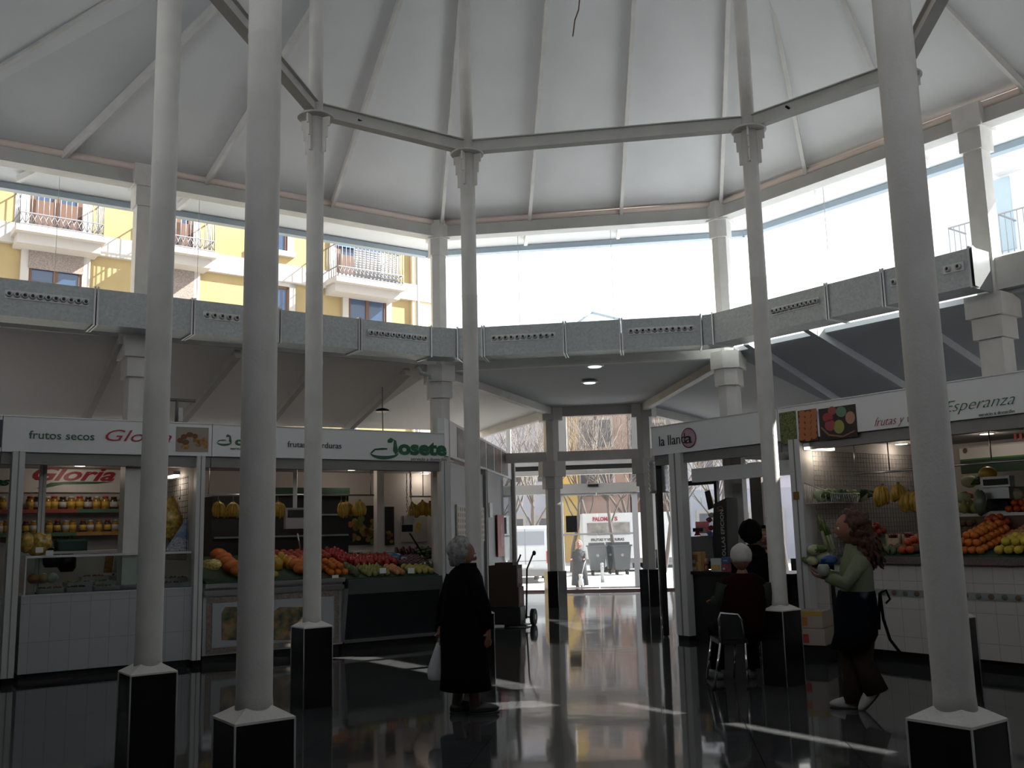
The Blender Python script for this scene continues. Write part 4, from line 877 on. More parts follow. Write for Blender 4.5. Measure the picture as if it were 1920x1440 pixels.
# shelves with jars at the back of the nut stall
t0 = TB - .28
SHR = mat('shelf_edge_red', (.30, .06, .05), .5); SHG = mat('shelf_edge_green', (.06, .16, .11), .5); SHY = mat('shelf_edge_ochre', (.38, .22, .05), .5)
z1 = S.px(150, 956, t0)[1]; z2 = S.px(150, 999, t0)[1]
e1 = S.px(237, 956, t0)[0] + .1; mid = S.px(145, 956, t0)[0]
for z, ma, mb_, lb in ((z1, SHR, SHG, 'upper shelf with a red and green edge behind the nut counter'), (z2, SHG, SHY, 'lower shelf with a green and ochre edge behind the nut counter')):
    t = thing('wall_shelf', lb, 'shelf', tuple(S.P(mid, TB - .15, z)))
    obj('board', MB().fbox(S, -8.5, e1, t0 + .01, TB, z - .03, z), STALLW, t); obj('edge_strip', MB().fbox(S, -8.5, mid, t0, t0 + .01, z - .035, z + .01), ma, t); obj('edge_strip', MB().fbox(S, mid, e1, t0, t0 + .01, z - .035, z + .01), mb_, t)
JG = mat('jar_amber', (.30, .16, .02), .15, spec=.7); JD = mat('jar_dark', (.05, .03, .02), .2); JL = mat('jar_label_yellow', (.55, .36, .06), .5); JW = mat('jar_label_white', (.5, .5, .52), .5); LR = mat('lid_red', (.35, .04, .03), .4); LDK = mat('lid_dark', (.03, .03, .03), .4); LWH = mat('lid_white', (.5, .5, .5), .4)
def jar(p, h, r_, mg, ml, mlid, lb, grp):
    t = thing('jar', lb, 'jar', tuple(p), grp)
    obj('glass_body', MB().lathe([(r_ * .92, .003), (r_, h * .08), (r_, h * .72), (r_ * .7, h * .86)], p, 14), mg, t); obj('lid', MB().lathe([(r_ * .74, h * .86), (r_ * .74, h)], p, 14), mlid, t)
    obj('paper_label', MB().lathe([(r_ * 1.01, h * .22), (r_ * 1.01, h * .62)], p, 14), ml, t)
    return t
protos = {}
for row, z, xs, hh in ((0, z1, [3, 56, 69, 88, 101, 117, 133, 149, 165, 181, 197, 213, 229], 30), (1, z2, [2, 14, 50, 64, 94, 109, 125, 138, 157, 171, 187, 203, 217, 233], 29)):
    for i, x in enumerate(xs):
        a = S.px(x, 950, t0 + .1)[0]; p = S.P(a, t0 + .1, z); h = (S.px(x, 950 - hh, t0)[1] - S.px(x, 950, t0)[1]) * R.uniform(.85, 1)
        key = (row, i % 3); lb = ['%s jar on the %s shelf of the nut stall' % (c, ['upper', 'lower'][row]) for c in (['amber', 'yellow labelled', 'dark lidded'] if row == 0 else ['white labelled', 'tall ochre', 'red lidded'])][i % 3]
        g_ = '%s jars, %s shelf' % (['amber', 'yellow labelled', 'dark lidded', 'white labelled', 'tall ochre', 'red lidded'][row * 3 + i % 3], ['upper', 'lower'][row])
        if key in protos: dup(protos[key], p, label=lb, group=g_)
        else: protos[key] = jar(p, h, .05 if row == 0 else .042, [JG, JG, JD][i % 3], [JL, JL, JW][i % 3] if row == 0 else [JW, JL, JL][i % 3], [LWH, LR, LDK][i % 3] if row == 0 else [LWH, SHY, LR][i % 3], lb, g_)
# back sign of the nut stall
t = thing('wall_sign', 'white wall sign with red slanted lettering and a green swoosh inside the nut stall', 'sign', tuple(S.P(S.px(110, 900, TB - .05)[0], TB - .05, 2.0)))
mb = MB(); zt_ = S.px(100, 868, TB - .05)[1]; zb_ = S.px(100, 923, TB - .05)[1]; obj('board', mb.fbox(S, -8.5, S.px(229, 900, TB - .05)[0], TB - .05, TB - .02, zb_, min(2.39, zt_ + .1)), SIGNW, t)
tx('Gloria', S, 52, 208, 900, 25, TB - .056, REDT, t, shear=.4, bold=.006)
poly(S, [(68, 916), (95, 905), (130, 903), (214, 903.5), (180, 907), (120, 908), (88, 914)], TB - .06, .004, GREENT, t, 'swoosh'); tx('frutos secos', S, -170, 20, 909, 16, TB - .056, GREENT, t, shear=.4, bold=.006)
t = thing('wall_sign', 'small sign under the jar shelves with black lettering', 'sign', tuple(S.P(S.px(110, 1008, TB - .05)[0], TB - .05, 1.3)))
mb = MB(); pb(S, mb, 60, 1002, 140, 1017, TB - .05, TB - .03); obj('board', mb, WALLI, t); tx('especias', S, 70, 136, 1011, 6, TB - .056, BLKT, t, shear=.2)
# hanging bags, crate, leaflets, triangular poster, price cards
CHIP = mat('snack_bag', (.50, .32, .06), .3, var=.5, vscale=20, spec=.8)
def bag(c, r_, sc, lb, m=CHIP): return tag(obj('snack_bag', MB().ball(c, r_, 14, 10, sc, .45), m), lb, 'bag')
bag(S.W(72, 1018, .3), .13, (1, .7, 1), 'golden crinkled snack bags hanging on the inner post of the nut stall')
bag(S.W(50, 1015, .25), .1, (.7, .6, 1.1), 'golden snack bag half behind the white left post')
bag(S.W(320, 975, .5), .16, (.75, .8, 1.5), 'tall golden snack bag against the wire grid')
bag(S.W(398, 1058, .2), .09, (1.3, .7, .7), 'golden net bag on the fruit heap beside the divider post', mat('gold_net', (.65, .50, .16), .25, var=.4, vscale=40, spec=1))
t = thing('produce_crate', 'dark green plastic crate on the nut stall display', 'crate', tuple(S.W(137, 1028, .9))); c = S.px(137, 1033, .9)
mb = MB(); a0, a1 = S.px(108, 1020, .9)[0], S.px(164, 1020, .9)[0]; zc = c[1]
for q in ((a0, a1, .9, .92), (a0, a1, 1.18, 1.2), (a0, a0 + .02, .9, 1.2), (a1 - .02, a1, .9, 1.2)): mb.fbox(S, *q, zc, zc + .13)
mb.fbox(S, a0, a1, .9, 1.2, zc, zc + .015); obj('tub', mb, mat('crate_dark_green', (.012, .05, .035), .5), t); obj('rim', MB().fbox(S, a0 - .01, a1 + .01, .885, .9, zc + .11, zc + .135), mat('crate_rim', (.03, .12, .08), .5), t)
obj('display_shelf', MB().fbox(S, a0 - .4, a1 + .6, .85, 1.25, zc - .03, zc), STALLW, t)
for x, y, lb in ((74, 1031, 'white price card under the hanging snack bags'), (93, 1037, 'white price card on the glass edge of the nut display')):
    mb = MB(); pb(S, mb, x - 7, y - 5, x + 7, y + 5, .02, .024); tag(obj('price_card', mb, SIGNW), lb, 'price card')
t = thing('brochure_poster', 'blue triangular poster leaning at the right end of the nut stall', 'poster', tuple(S.W(342, 1030, .35)))
poly(S, [(309, 1033), (352, 967), (353, 1034)], .35, .01, mat('poster_blue', (.05, .12, .35), .4, var=.5, vscale=6, c2=(.3, .4, .5)), t, 'printed_face'); poly(S, [(311, 1033), (330, 1006), (352, 1012), (353, 1033)], .345, .004, mat('poster_speckle', (.4, .4, .45), .5, var=.5, vscale=60), t, 'printed_lower_half')
t = thing('leaflet', 'tilted white leaflet in the nut display', 'leaflet', tuple(S.W(230, 1055, .7))); poly(S, [(216, 1040), (252, 1036), (258, 1072), (212, 1074)], .7, .004, mat('paper_grey', (.35, .35, .34), .6, var=.15, vscale=50), t, 'sheet')
t = thing('leaflet', 'tilted brown picture card left of the leaflet in the nut display', 'leaflet', tuple(S.W(205, 1055, .72))); poly(S, [(198, 1042), (214, 1040), (210, 1074), (194, 1074)], .72, .004, NUT2, t, 'sheet')
for i, (x, y, lb) in enumerate(((96, 1052, 'dark rounded jar standing in the nut display'), (125, 1060, 'dark kettle shaped pot in the nut display'))):
    p = S.W(x, y + 12, .95); tag(obj('pot', MB().lathe([(.07, 0), (.1, .05), (.1, .15), (.06, .22), (.04, .23)], p, 16), DARKM), lb, 'pot')
for i, (a, lb) in enumerate(((338, 'left black cord handle on the wire grid'), (346, 'right black cord handle on the wire grid'))):
    p = S.W(a, 912, .8); tag(obj('hanging_ladle', MB().tube([p, p + V3((.01, 0, -.12)), p + V3((0, 0, -.16))], [.008, .008, .015], 6), BLK), lb, 'ladle')

# ---------------------------------------------------------------- fruit stall (left)
sC, sD, sE = S.px(384, 1120)[0], S.px(646, 1120)[0], S.px(828, 1110)[0]
t = thing('tiled_counter', 'fruit stall counter with a framed tile mural and steel rim', 'counter', tuple(S.P((sC + sD) / 2, .1, 0)))
zc1 = S.px(500, 1098)[1]
obj('body', MB().fbox(S, sC, sD, .06, .9, .1, zc1), TILEW, t); obj('toe_kick', MB().fbox(S, sC + .02, sD - .02, .12, .85, 0, .1), BLK, t)
obj('steel_rim', MB().fbox(S, sC, sD, -.02, .92, zc1, zc1 + .05), STEEL, t)
BORD = mat('mural_border', (.30, .20, .14), .4, var=.6, vscale=35, c2=(.12, .14, .15)); SCN = mat('mural_scene', (.30, .20, .10), .4, vscale=9, c2=(.03, .05, .03)); MUR = mat('mural_ground', (.36, .38, .40), .3)
x0, x1, y0, y1 = 388, 636, 1114, 1216
mb = MB(); pb(S, mb, x0, y0, x1, y1, .045, .06); mu = obj('mural_border', mb, BORD, t); mb = MB(); pb(S, mb, x0 + 10, y0 + 11, x1 - 10, y1 - 10, .035, .045); obj('mural_field', mb, MUR, mu)
for (a, b) in ((416, 450), (508, 590)): poly(S, [(a, 1200), (a, 1150), (a + (b - a) * .2, 1138), (b - (b - a) * .2, 1138), (b, 1150), (b, 1200)], .028, .008, SCN, mu, 'mural_scene')
mb = MB(); pb(S, mb, 384, 1103, 646, 1112, .03, .06); obj('lower_rail', mb, STEEL, t)
# steel refrigerated counter
t = thing('steel_counter', 'dark stainless refrigerated counter right of the tile mural', 'counter', tuple(S.P((sD + sE) / 2, .1, 0)))
zt1 = S.px(740, 1083)[1]; a0, a1 = sD + .03, sE - .02
obj('front_panel', MB().hexa([S.P(a0, .1, .14), S.P(a1, .1, .14), S.P(a1, .8, .14), S.P(a0, .8, .14), S.P(a0, -.03, zt1 - .18), S.P(a1, -.03, zt1 - .18), S.P(a1, .8, zt1 - .18), S.P(a0, .8, zt1 - .18)]), mat('dark_steel', (.05, .055, .06), .35, .8), t)
obj('top_band', MB().fbox(S, a0, a1, -.05, .85, zt1 - .18, zt1), mat('mid_steel', (.13, .14, .14), .35, .7), t)
obj('toe_kick', MB().fbox(S, a0, a1, .15, .8, 0, .1), BLK, t); obj('bottom_trim', MB().fbox(S, a0, a1, .07, .12, .1, .14), STEEL, t)
for a in (a0 - .03, ): obj('side_trim', MB().bar(S.P(a, .08, .12), S.P(a, -.04, zt1 - .1), .05, .05, up=(S.n.x, S.n.y, 0)), STEEL, t)
obj('side_trim', MB().bar(S.P(a1 - .01, .06, .12), S.P(a1 - .01, -.06, zt1 - .1), .03, .03, up=(S.n.x, S.n.y, 0)), STEEL, t)
# sloping display bed for produce
BED = mat('display_bed_green', (.015, .05, .03), .7)
for (a0, a1, z, lb) in ((sC + .02, sD, zc1 + .05, 'sloping bed carrying the left half of the fruit'), (sD + .01, sE - .03, zt1, 'sloping bed carrying the right half of the fruit')):
    tag(obj('display_bed', MB().hexa([S.P(a0, .02, z), S.P(a1, .02, z), S.P(a1, 1.3, z), S.P(a0, 1.3, z), S.P(a0, .02, z + .012), S.P(a1, .02, z + .012), S.P(a1, 1.3, z + .3), S.P(a0, 1.3, z + .3)]), BED), lb, 'display bed')
# rails, scales, posters
def rail(F, x0, x1, y, t_, lb, drop=2.3, hooks=True):
    p, q = F.W(x0, y, t_), F.W(x1, y, t_); q.z = p.z; t = thing('hanging_rail', lb, 'rail', tuple(p)); obj('bar', MB().tube([p, q], .012, 8), STEEL, t)
    for e in (p.lerp(q, .02), p.lerp(q, .5), p.lerp(q, .98)): obj('hanger', MB().tube([e, V3((e.x, e.y, drop))], .007, 6), STEEL, t)
    return t
rail(S, 384, 701, 928, .55, 'steel rail with hooks across the left fruit stall', 2.4)
rail(S, 768, 818, 931, .9, 'short rail carrying bananas at the right of the fruit stall', 2.4)
BANY = mat('banana_yellow', (.36, .21, .02), .5, var=.25, vscale=14); BANS = mat('banana_stem', (.12, .12, .03), .7)
def bananas(p, r_, lb, grp, n=7, rot=0, top=None):
    t = thing('banana_bunch', lb, 'bananas', tuple(p), grp)
    for k in range(n):
        a = rot + (k - (n - 1) / 2) * .42; d = V3((math.cos(a), math.sin(a), 0)) if 0 else V3((math.sin(a), -math.cos(a) * .8, 0))
        d = (d + V3((0, 0, R.uniform(-.25, .25)))) * R.uniform(.8, 1.1); pts = [p + d * .015, p + d * r_ * .7 + V3((0, 0, -r_ * .45)), p + d * r_ * 1.0 + V3((0, 0, -r_ * 1.2)), p + d * r_ * .85 + V3((0, 0, -r_ * 1.9)), p + d * r_ * .72 + V3((0, 0, -r_ * 2.1))]
        obj('banana', MB().tube(pts, [.012, .02, .022, .019, .007], 7), BANY, t)
    obj('stem', MB().tube([p + V3((0, 0, .03)), p - V3((0, 0, .01))], .016, 7), BANS, t)
    if top: obj('string', MB().tube([p + V3((0, 0, .03)), V3((p.x, p.y, top))], .002, 4), TRIM, t)
    return t
bn = [(409, 944, .55, 'bunch of bananas hanging nearest the divider post, left fruit stall'), (437, 945, .55, 'bananas hanging just left of the second column'), (521, 945, .55, 'bananas hanging right of the second column'), (640, 945, .6, 'bananas hanging at the right edge of the third column'), (649, 944, .75, 'second bunch right of the third column'), (674, 943, .55, 'fan of bananas hanging before the fruit poster'),
      (773, 947, .9, 'bananas hanging over the small hanging scale'), (792, 943, .9, 'green tinged bananas hanging beside the corner post'), (806, 945, .85, 'bananas hanging between two other bunches beside the corner post'), (820, 950, .9, 'rightmost bananas of the left fruit stall')]
zr = S.px(500, 928, .55)[1]
for i, (x, y, t_, lb) in enumerate(bn): bananas(S.W(x, y - 2, t_), .088, lb, None, 7 + i % 3, R.uniform(-.4, .4) + S.rz, top=zr if i < 6 else 1.9)
t = thing('price_scale', 'white hanging scale with a dark display beside the third column', 'scale', tuple(S.W(568, 990, .4)))
mb = MB(); pb(S, mb, 536, 954, 600, 991, .4, .48); obj('case', mb, mat('scale_shell', (.38, .33, .32), .4), t); mb = MB(); pb(S, mb, 540, 956, 596, 970, .39, .4); obj('display', mb, BLK, t); mb = MB(); pb(S, mb, 536, 952, 602, 954, .39, .49); obj('rim', mb, STEEL, t)
p = S.W(553, 954, .44); obj('hanging_strap', MB().bar(p, V3((p.x, p.y, 2.4)), .05, .02), TRIM, t)
mb = MB(); q = S.W(558, 1000, .3); obj('lever', MB().tube([q, S.W(563, 1030, .3)], .01, 6), STEEL, t)
t = thing('hanging_scale', 'small hanging scale with chains right of the inner upright', 'scale', tuple(S.W(768, 998, .8)))
mb = MB(); pb(S, mb, 757, 967, 777, 983, .8, .86); obj('case', mb, ALU, t); mb = MB(); pb(S, mb, 758, 984, 774, 997, .8, .88); obj('pan', mb, DARKM, t)
for dx in (-4, 4):
    p = S.W(767 + dx, 967, .82); mb = MB(); z = p.z
    while z < 2.26: mb.tube([V3((p.x + .008 * math.sin(z * 60), p.y, z)), V3((p.x + .008 * math.sin((z + .05) * 60), p.y, z + .05))], .007, 5); z += .05
    obj('chain', mb, STEEL, t)
p = S.W(768, 1000, .8); obj('lever', MB().tube([p, S.W(771, 1004, .8), S.W(792, 1038, .8)], .012, 6), DARKM, t)
# posters and boards on the back wall
PBLK = mat('poster_black', (.01, .012, .01), .4)
def poster(x0, y0, x1, y1, lb, blobs, base=PBLK, F=S, t_=TB - .02, frame=None):
    t = thing('wall_poster', lb, 'poster', tuple(F.W((x0 + x1) / 2, y1, t_))); mb = MB(); pb(F, mb, x0, y0, x1, y1, t_ - .012, t_); s_ = obj('sheet', mb, base, t)
    for (x, y, r_, c) in blobs: disc(F, x, y, r_, r_, t_ - .015, mat('ink_%d_%d_%d' % tuple(int(v * 100) for v in c), c, .5), s_, 10, 'printed_shape', .002)
cs = [(.28, .10, .02), (.25, .18, .04), (.22, .03, .02), (.10, .14, .04), (.2, .12, .05)]
poster(634, 948, 708, 1022, 'dark fruit poster left of the pale upright', [(R.uniform(656, 702), R.uniform(972, 1016), R.uniform(3, 7), R.choice(cs)) for _ in range(26)])
poster(722, 950, 739, 1022, 'narrow dark poster right of the pale upright', [(R.uniform(725, 736), R.uniform(990, 1018), R.uniform(2, 4), R.choice(cs)) for _ in range(9)])
poster(752, 968, 801, 1016, 'white notice board with a yellow drawing in the fruit stall', [(785, 985, 5, (.45, .35, .05)), (783, 994, 4, (.45, .35, .05))], base=mat('board_grey', (.36, .35, .34), .5))
t = thing('cold_cabinet', 'black refrigerated cabinet behind the fruit stall counter', 'cabinet', tuple(S.P((sC + sD) / 2, TB - .5, 0)))
z1c = S.px(540, 930, TB - .5)[1]; a0, a1 = S.px(384, 950, TB - .5)[0] + .12, S.px(656, 950, TB - .5)[0]; obj('case', MB().fbox(S, a0, a1, TB - .45, TB - .01, .0, z1c), BLK, t)
obj('green_valance', MB().fbox(S, S.px(470, 920, TB - .5)[0], a1, TB - .5, TB - .44, z1c, z1c + .12), mat('valance_green', (.01, .045, .025), .6), t)
for k_, y in enumerate((968, 1008, 1052)):
    z = S.px(500, y, TB - .5)[1]; obj('cabinet_shelf', MB().fbox(S, a0 + .02, a1 - .02, TB - .5, TB - .44, z, z + .025), mat('cabinet_shelf_steel', (.25, .3, .33), .35, .6), t)
t = thing('shelf_unit', 'white wall shelf with small goods under the dark fruit poster', 'shelf', tuple(S.W(665, 1035, TB - .35))); mb = MB(); pb(S, mb, 632, 1032, 694, 1036, TB - .35, TB); obj('board', mb, STALLW, t)
mb = MB(); pb(S, mb, 636, 1000, 646, 1031, TB - .3, TB - .05); obj('side_box', mb, mat('white_box', (.3, .3, .3), .6), t); mb = MB(); pb(S, mb, 646, 1000, 661, 1022, TB - .3, TB - .2); obj('dark_screen', mb, BLK, t)

# fittings on top of the left stalls
t = thing('hanging_lamp', 'small dark lamp hanging from the aisle ceiling above the dark green sign lettering', 'lamp', tuple(S.W(716, 808, .6)))
p = S.W(718, 808, .6); q = S.W(717, 772, .6); obj('rod', MB().tube([p, q, q + V3((0, 0, .35))], .008, 6), GREYP, t); obj('shade', MB().lathe([(.10, 0), (.09, .03), (.03, .05)], q, 16), DARKM, t)
t = thing('wall_bracket', 'grey bracket with a white box on top of the sign beside the leftmost column', 'bracket', tuple(S.W(332, 790, .5)))
p = S.W(330, 792, .5); q = S.W(332, 750, .5); obj('arm', MB().tube([p, q], .018, 8).tube([q + S.u * -.1, q + S.u * .22], .02, 8), GREYP, t); mb = MB(); pb(S, mb, 335, 764, 343, 790, .45, .55); obj('box', mb, STALLW, t)
p = S.W(800, 692, .1); t = thing('drain_elbow', 'short grey pipe elbow under the duct corner left of the entrance', 'pipe', tuple(p)); obj('pipe', MB().tube([S.W(782, 688, .1), S.W(790, 700, .1), S.W(806, 703, .1), S.W(806, 712, .1)], .03, 10), GALV, t)

# ---------------------------------------------------------------- side of the left stall block along the corridor
SS = Fr(S.P(0, 0, 0).to_2d(), (.1365, .9906))
struct('wall_corridor_left', MB().fbox(SS, .05, 3.2, .02, .1, 0, 2.41).fbox(SS, 3.4, 6.5, .02, .1, 0, 2.5), mat('corridor_wall', (.36, .36, .38), .5))
t = thing('side_sign', 'tall fascia with vertical picture strips along the entrance corridor', 'sign', tuple(SS.P(3.3, 0, 2.5))); obj('board', MB().fbox(SS, .03, 6.55, 0, .1, 2.5, 3.02), SIGNW, t)
for k, c in enumerate(((.18, .17, .17), (.25, .12, .07), (.10, .10, .11), (.06, .05, .05), (.16, .10, .07), (.05, .05, .06))):
    obj('picture_strip', MB().fbox(SS, .9 + k * .88, .9 + k * .88 + .74, -.006, 0, 2.54, 2.98), mat('strip%d' % k, c, .4, var=.5, vscale=6), t)
def simple(nm, mb, m, lb, cat, group=None): return tag(obj(nm, mb, m), lb, cat, group)
t = thing('corridor_post', 'grey post at the far end of the left corridor wall', 'post', tuple(SS.P(6.62, 0, 0))); obj('shaft', MB().fbox(SS, 6.56, 6.72, -.06, .1, 0.1, 3.03), GREYP, t); obj('foot', MB().fbox(SS, 6.55, 6.73, -.07, .11, 0, .1), BLACKST, t)
t = thing('corridor_post', 'dark door jamb in the left corridor wall', 'post', tuple(SS.P(3.3, 0, 0))); obj('shaft', MB().fbox(SS, 3.2, 3.4, -.03, .1, .08, 2.5), GREYP, t); obj('dark_seal', MB().fbox(SS, 3.29, 3.33, -.036, -.03, .08, 2.5), BLK, t)
def sposter(F, a0, a1, z0, z1, lb, base, blobs, tt_=0.0):
    t = thing('wall_poster', lb, 'poster', tuple(F.P((a0 + a1) / 2, tt_, z0))); s_ = obj('sheet', MB().fbox(F, a0, a1, tt_ - .008, tt_ + .012, z0, z1), base, t)
    for a, z, r_, c in blobs: obj('printed_shape', MB().add([F.P(a + r_ * math.cos(2 * PI * k / 8), tt_ - .011, z + r_ * .8 * math.sin(2 * PI * k / 8)) for k in range(8)], [tuple(range(8))]), mat('ink_%d_%d_%d' % tuple(int(v * 100) for v in c), c, .5), s_)
PAP = mat('poster_paper', (.45, .42, .38), .5)
nc = [(.22, .10, .04), (.30, .06, .04), (.35, .20, .06), (.12, .05, .03)]
sposter(SS, .8, 1.6, 1.3, 1.85, 'white poster dotted with nuts beside the white corner post', PAP, [(.88 + .16 * i, 1.36 + .085 * j, .045, R.choice(nc)) for i in range(5) for j in range(6)])
sposter(SS, 2.5, 3.1, 1.3, 1.85, 'second nut poster just left of the dark door jamb', PAP, [(2.58 + .15 * i, 1.36 + .085 * j, .04, R.choice(nc)) for i in range(4) for j in range(6)])
sposter(SS, 4.4, 5.2, 1.0, 1.75, 'red poster with a pink figure on the corridor wall', mat('poster_red', (.35, .02, .02), .4), [(4.9, 1.3, .18, (.5, .2, .25)), (4.85, 1.5, .12, (.5, .2, .25))], -.02)
sposter(SS, 3.7, 4.0, 1.7, 1.95, 'small white notice above the red poster', SIGNW, [])
t = thing('side_glass', 'glass pane reflecting the street at the end of the left corridor wall', 'glass pane', tuple(SS.P(5.9, 0, 1.0))); obj('pane', MB().fbox(SS, 5.25, 6.5, -.02, -.014, .9, 2.48), PANEH, t)

# ================================================================== RIGHT STALLS
kM = K.px(1459, 800)[0]; TBK = 2.6
f3 = fascia(K, 0, kM, 'white sign board with small black lettering and a pink ringed letter')
tx('la lland', K, 1235, 1284, 837, 19, -.006, BLKT, f3, bold=-.0005); tx('a', K, 1283, 1297, 832, 21, -.012, BLKT, f3)
disc(K, 1292, 822, 13.5, 18, -.006, mat('ring_pink', (.42, .28, .34), .4), f3, 24, 'pink_disc', .003); disc(K, 1291, 821, 14, 19, -.009, mat('ring_dark_red', (.10, .01, .03), .4), f3, 28, 'red_ring', .002, .9)
f4 = fascia(K, kM, 9.0, 'white sign board with three fruit pictures and slanted red and green lettering')
HERB = mat('picture_herbs', (.20, .22, .06), .5, vscale=45, c2=(.03, .05, .01)); 
mb = MB(); pb(K, mb, 1462, 772, 1493, 832, -.006, 0); obj('herb_picture', mb, HERB, f4)
mb = MB(); pb(K, mb, 1497, 768, 1532, 827, -.006, 0); pic = obj('orange_picture', mb, mat('pic_dark_orange', (.12, .03, .01), .5), f4)
for i in range(3):
    for j in range(5): disc(K, 1503.5 + i * 11.2, 775.5 + j * 11 + (i % 2) * 3 - i * 1.5, 6.2, 6.6, -.008 - .0006 * (j + i % 2), mat('pic_orange', (.42, .14, .05), .5), pic, 14, 'orange', .001)
mb = MB(); pb(K, mb, 1536, 762, 1606, 822, -.006, 0); pic = obj('basket_picture', mb, mat('pic_dark', (.02, .012, .01), .5), f4)
for x, y, rx, ry, c in ((1560, 770, 8, 8, (.3, .05, .05)), (1552, 783, 10, 9, (.35, .02, .03)), (1556, 797, 10, 11, (.32, .05, .06)), (1577, 772, 10, 10, (.10, .22, .12)), (1573, 800, 10, 13, (.30, .30, .06)), (1594, 783, 9, 12, (.42, .20, .14))): disc(K, x, y, rx, ry, -.009, mat('pic_%d_%d_%d' % tuple(int(v * 100) for v in c), c, .4), pic, 16, 'picture_fruit', .002)
poly(K, [(1540, 800), (1555, 814), (1580, 817), (1603, 806), (1603, 809), (1580, 820), (1553, 817), (1539, 803)], -.012, .002, mat('pic_basket', (.25, .12, .06), .5), pic, 'basket_rim')
tx('frutas y verduras', K, 1638, 1768, 800, 17, -.006, REDT, f4, shear=.5, bold=-.003)
tx('Esperanza', K, 1768, 1902, 774, 21, -.006, GREENT, f4, shear=.5, bold=-.003); tx('servicio a domicilio', K, 1835, 1903, 781, 6, -.006, GREYT, f4)
spost(K, 1262, 1284, 1030, 'grey front post at the left corner of the shop with the ringed sign')
spost(K, 1491, 1512, 1030, 'grey post with a small brass plate between the two right stalls')
t = thing('wall_plate', 'small brass plate on the post between the two right stalls', 'plate', tuple(K.W(1492, 935, -.03))); mb = MB(); pb(K, mb, 1487, 922, 1497, 937, -.03, -.021); obj('plate', mb, mat('brass', (.2, .12, .02), .4, .5), t)
simple('shop_lintel', MB().fbox(K, K.px(1284, 890)[0], K.px(1491, 890)[0], .12, .2, K.px(1290, 905, .12)[1], K.px(1290, 880, .12)[1]), STALLW, 'pale lintel under the ringed shop sign', 'lintel')
struct('ceiling_stall_right', MB().fbox(K, .05, 9, .16, TBK, 2.4, 2.46), mat('shop_ceiling', (.3, .3, .31), .7))
kD = K.px(1502, 950)[0]
struct('wall_stall_back_right', MB().fbox(K, kD, 9, TBK, TBK + .08, 0, 2.6), WALLI); struct('wall_stall_divider_right', MB().fbox(K, kD - .02, kD + .02, .12, TBK, .07, 2.4), WALLI)
def tw(x, off=0):
    lo, hi = 0, 3
    for _ in range(30):
        m_ = (lo + hi) / 2
        if prj(K.P(kD + off, m_, 1.4))[0] < x: lo = m_
        else: hi = m_
    return lo
# shop with the ringed sign
t = thing('shop_counter', 'dark shop counter with a black top carrying sweets and boxes', 'counter', tuple(K.W(1350, 1180, .1)))
c0, c1 = K.px(1285, 1100)[0], K.px(1480, 1100)[0]; zct = K.px(1340, 1072, .1)[1]
obj('body', MB().fbox(K, c0, c1, .12, .7, .0, zct - .04), BLK, t); obj('top', MB().fbox(K, c0 - .03, c1, .06, .78, zct - .04, zct), DARKM, t)
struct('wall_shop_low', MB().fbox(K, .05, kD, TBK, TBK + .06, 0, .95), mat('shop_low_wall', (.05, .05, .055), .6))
for x0, x1, lb, m in ((1408, 1430, 'brownish post inside the shop, right of the wide pillar', mat('brown_post', (.16, .13, .12), .5)),):
    a0, a1 = K.px(x0, 950, TBK - .2)[0], K.px(x1, 950, TBK - .2)[0]; simple('inner_post', MB().fbox(K, a0, a1, TBK - .2, TBK - .05, 0, 2.4), m, lb, 'post')
mb = MB(); a0, a1 = K.px(1281, 950, TBK)[0], K.px(1348, 950, TBK)[0]; z0, z1 = .95, K.px(1310, 903, TBK)[1]
for q in ((a0, a0 + .05), (a1 - .06, a1)): mb.fbox(K, q[0], q[1], TBK - .03, TBK + .03, z0, z1)
mb.fbox(K, a0, a1, TBK - .03, TBK + .03, z1 - .06, z1 + .02)
wn = struct('window_13', MB().fbox(K, a0, a1, TBK - .004, TBK + .004, z0, z1), PANE); struct('window_frame', mb, DARKM, wn)
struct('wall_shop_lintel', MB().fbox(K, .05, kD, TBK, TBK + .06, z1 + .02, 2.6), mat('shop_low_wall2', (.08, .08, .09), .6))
tag(obj('red_window_sign', MB().fbox(K, K.px(1300, 985, TBK)[0], K.px(1325, 985, TBK)[0], TBK + .05, TBK + .06, K.px(1312, 1000, TBK)[1], K.px(1312, 978, TBK)[1]), mat('pink_red', (.5, .12, .14), .5)), 'pink red sign low in the shop window', 'sign')
# till hood, rack, goods
t = thing('cash_register', 'pale grey sloping till hood on the shop counter', 'cash register', tuple(K.W(1320, 1052, .6)))
pts = [K.px(x, y, .55) for x, y in ((1288, 1052), (1290, 1020), (1296, 1006), (1330, 1004), (1352, 1040), (1354, 1052))]; n = len(pts)
v = [K.P(a, .55, z) for a, z in pts] + [K.P(a, .85, z) for a, z in pts]; obj('hood', MB().add(v, [tuple(range(n))[::-1], tuple(range(n, 2 * n))] + [(i, (i + 1) % n, n + (i + 1) % n, n + i) for i in range(n)]), mat('till_grey', (.16, .16, .165), .5), t)
obj('stand', MB().fbox(K, pts[0][0] + .04, pts[-1][0] - .04, .6, .72, zct, pts[0][1]), DARKM, t)
t = thing('small_display', 'small red and black display piece on top of the till hood', 'display', tuple(K.W(1308, 1004, .7))); p = K.W(1308, 1004, .7); obj('foot', MB().lathe([(.05, 0), (.03, .03), (.03, .06)], p, 12), REDT, t); mb = MB(); pb(K, mb, 1299, 990, 1318, 997, .68, .74); obj('head', mb, LDK, t)
t = thing('display_rack', 'tall black display rack with vertical pale lettering on the shop counter', 'display rack', tuple(K.W(1350, 1065, .35)))
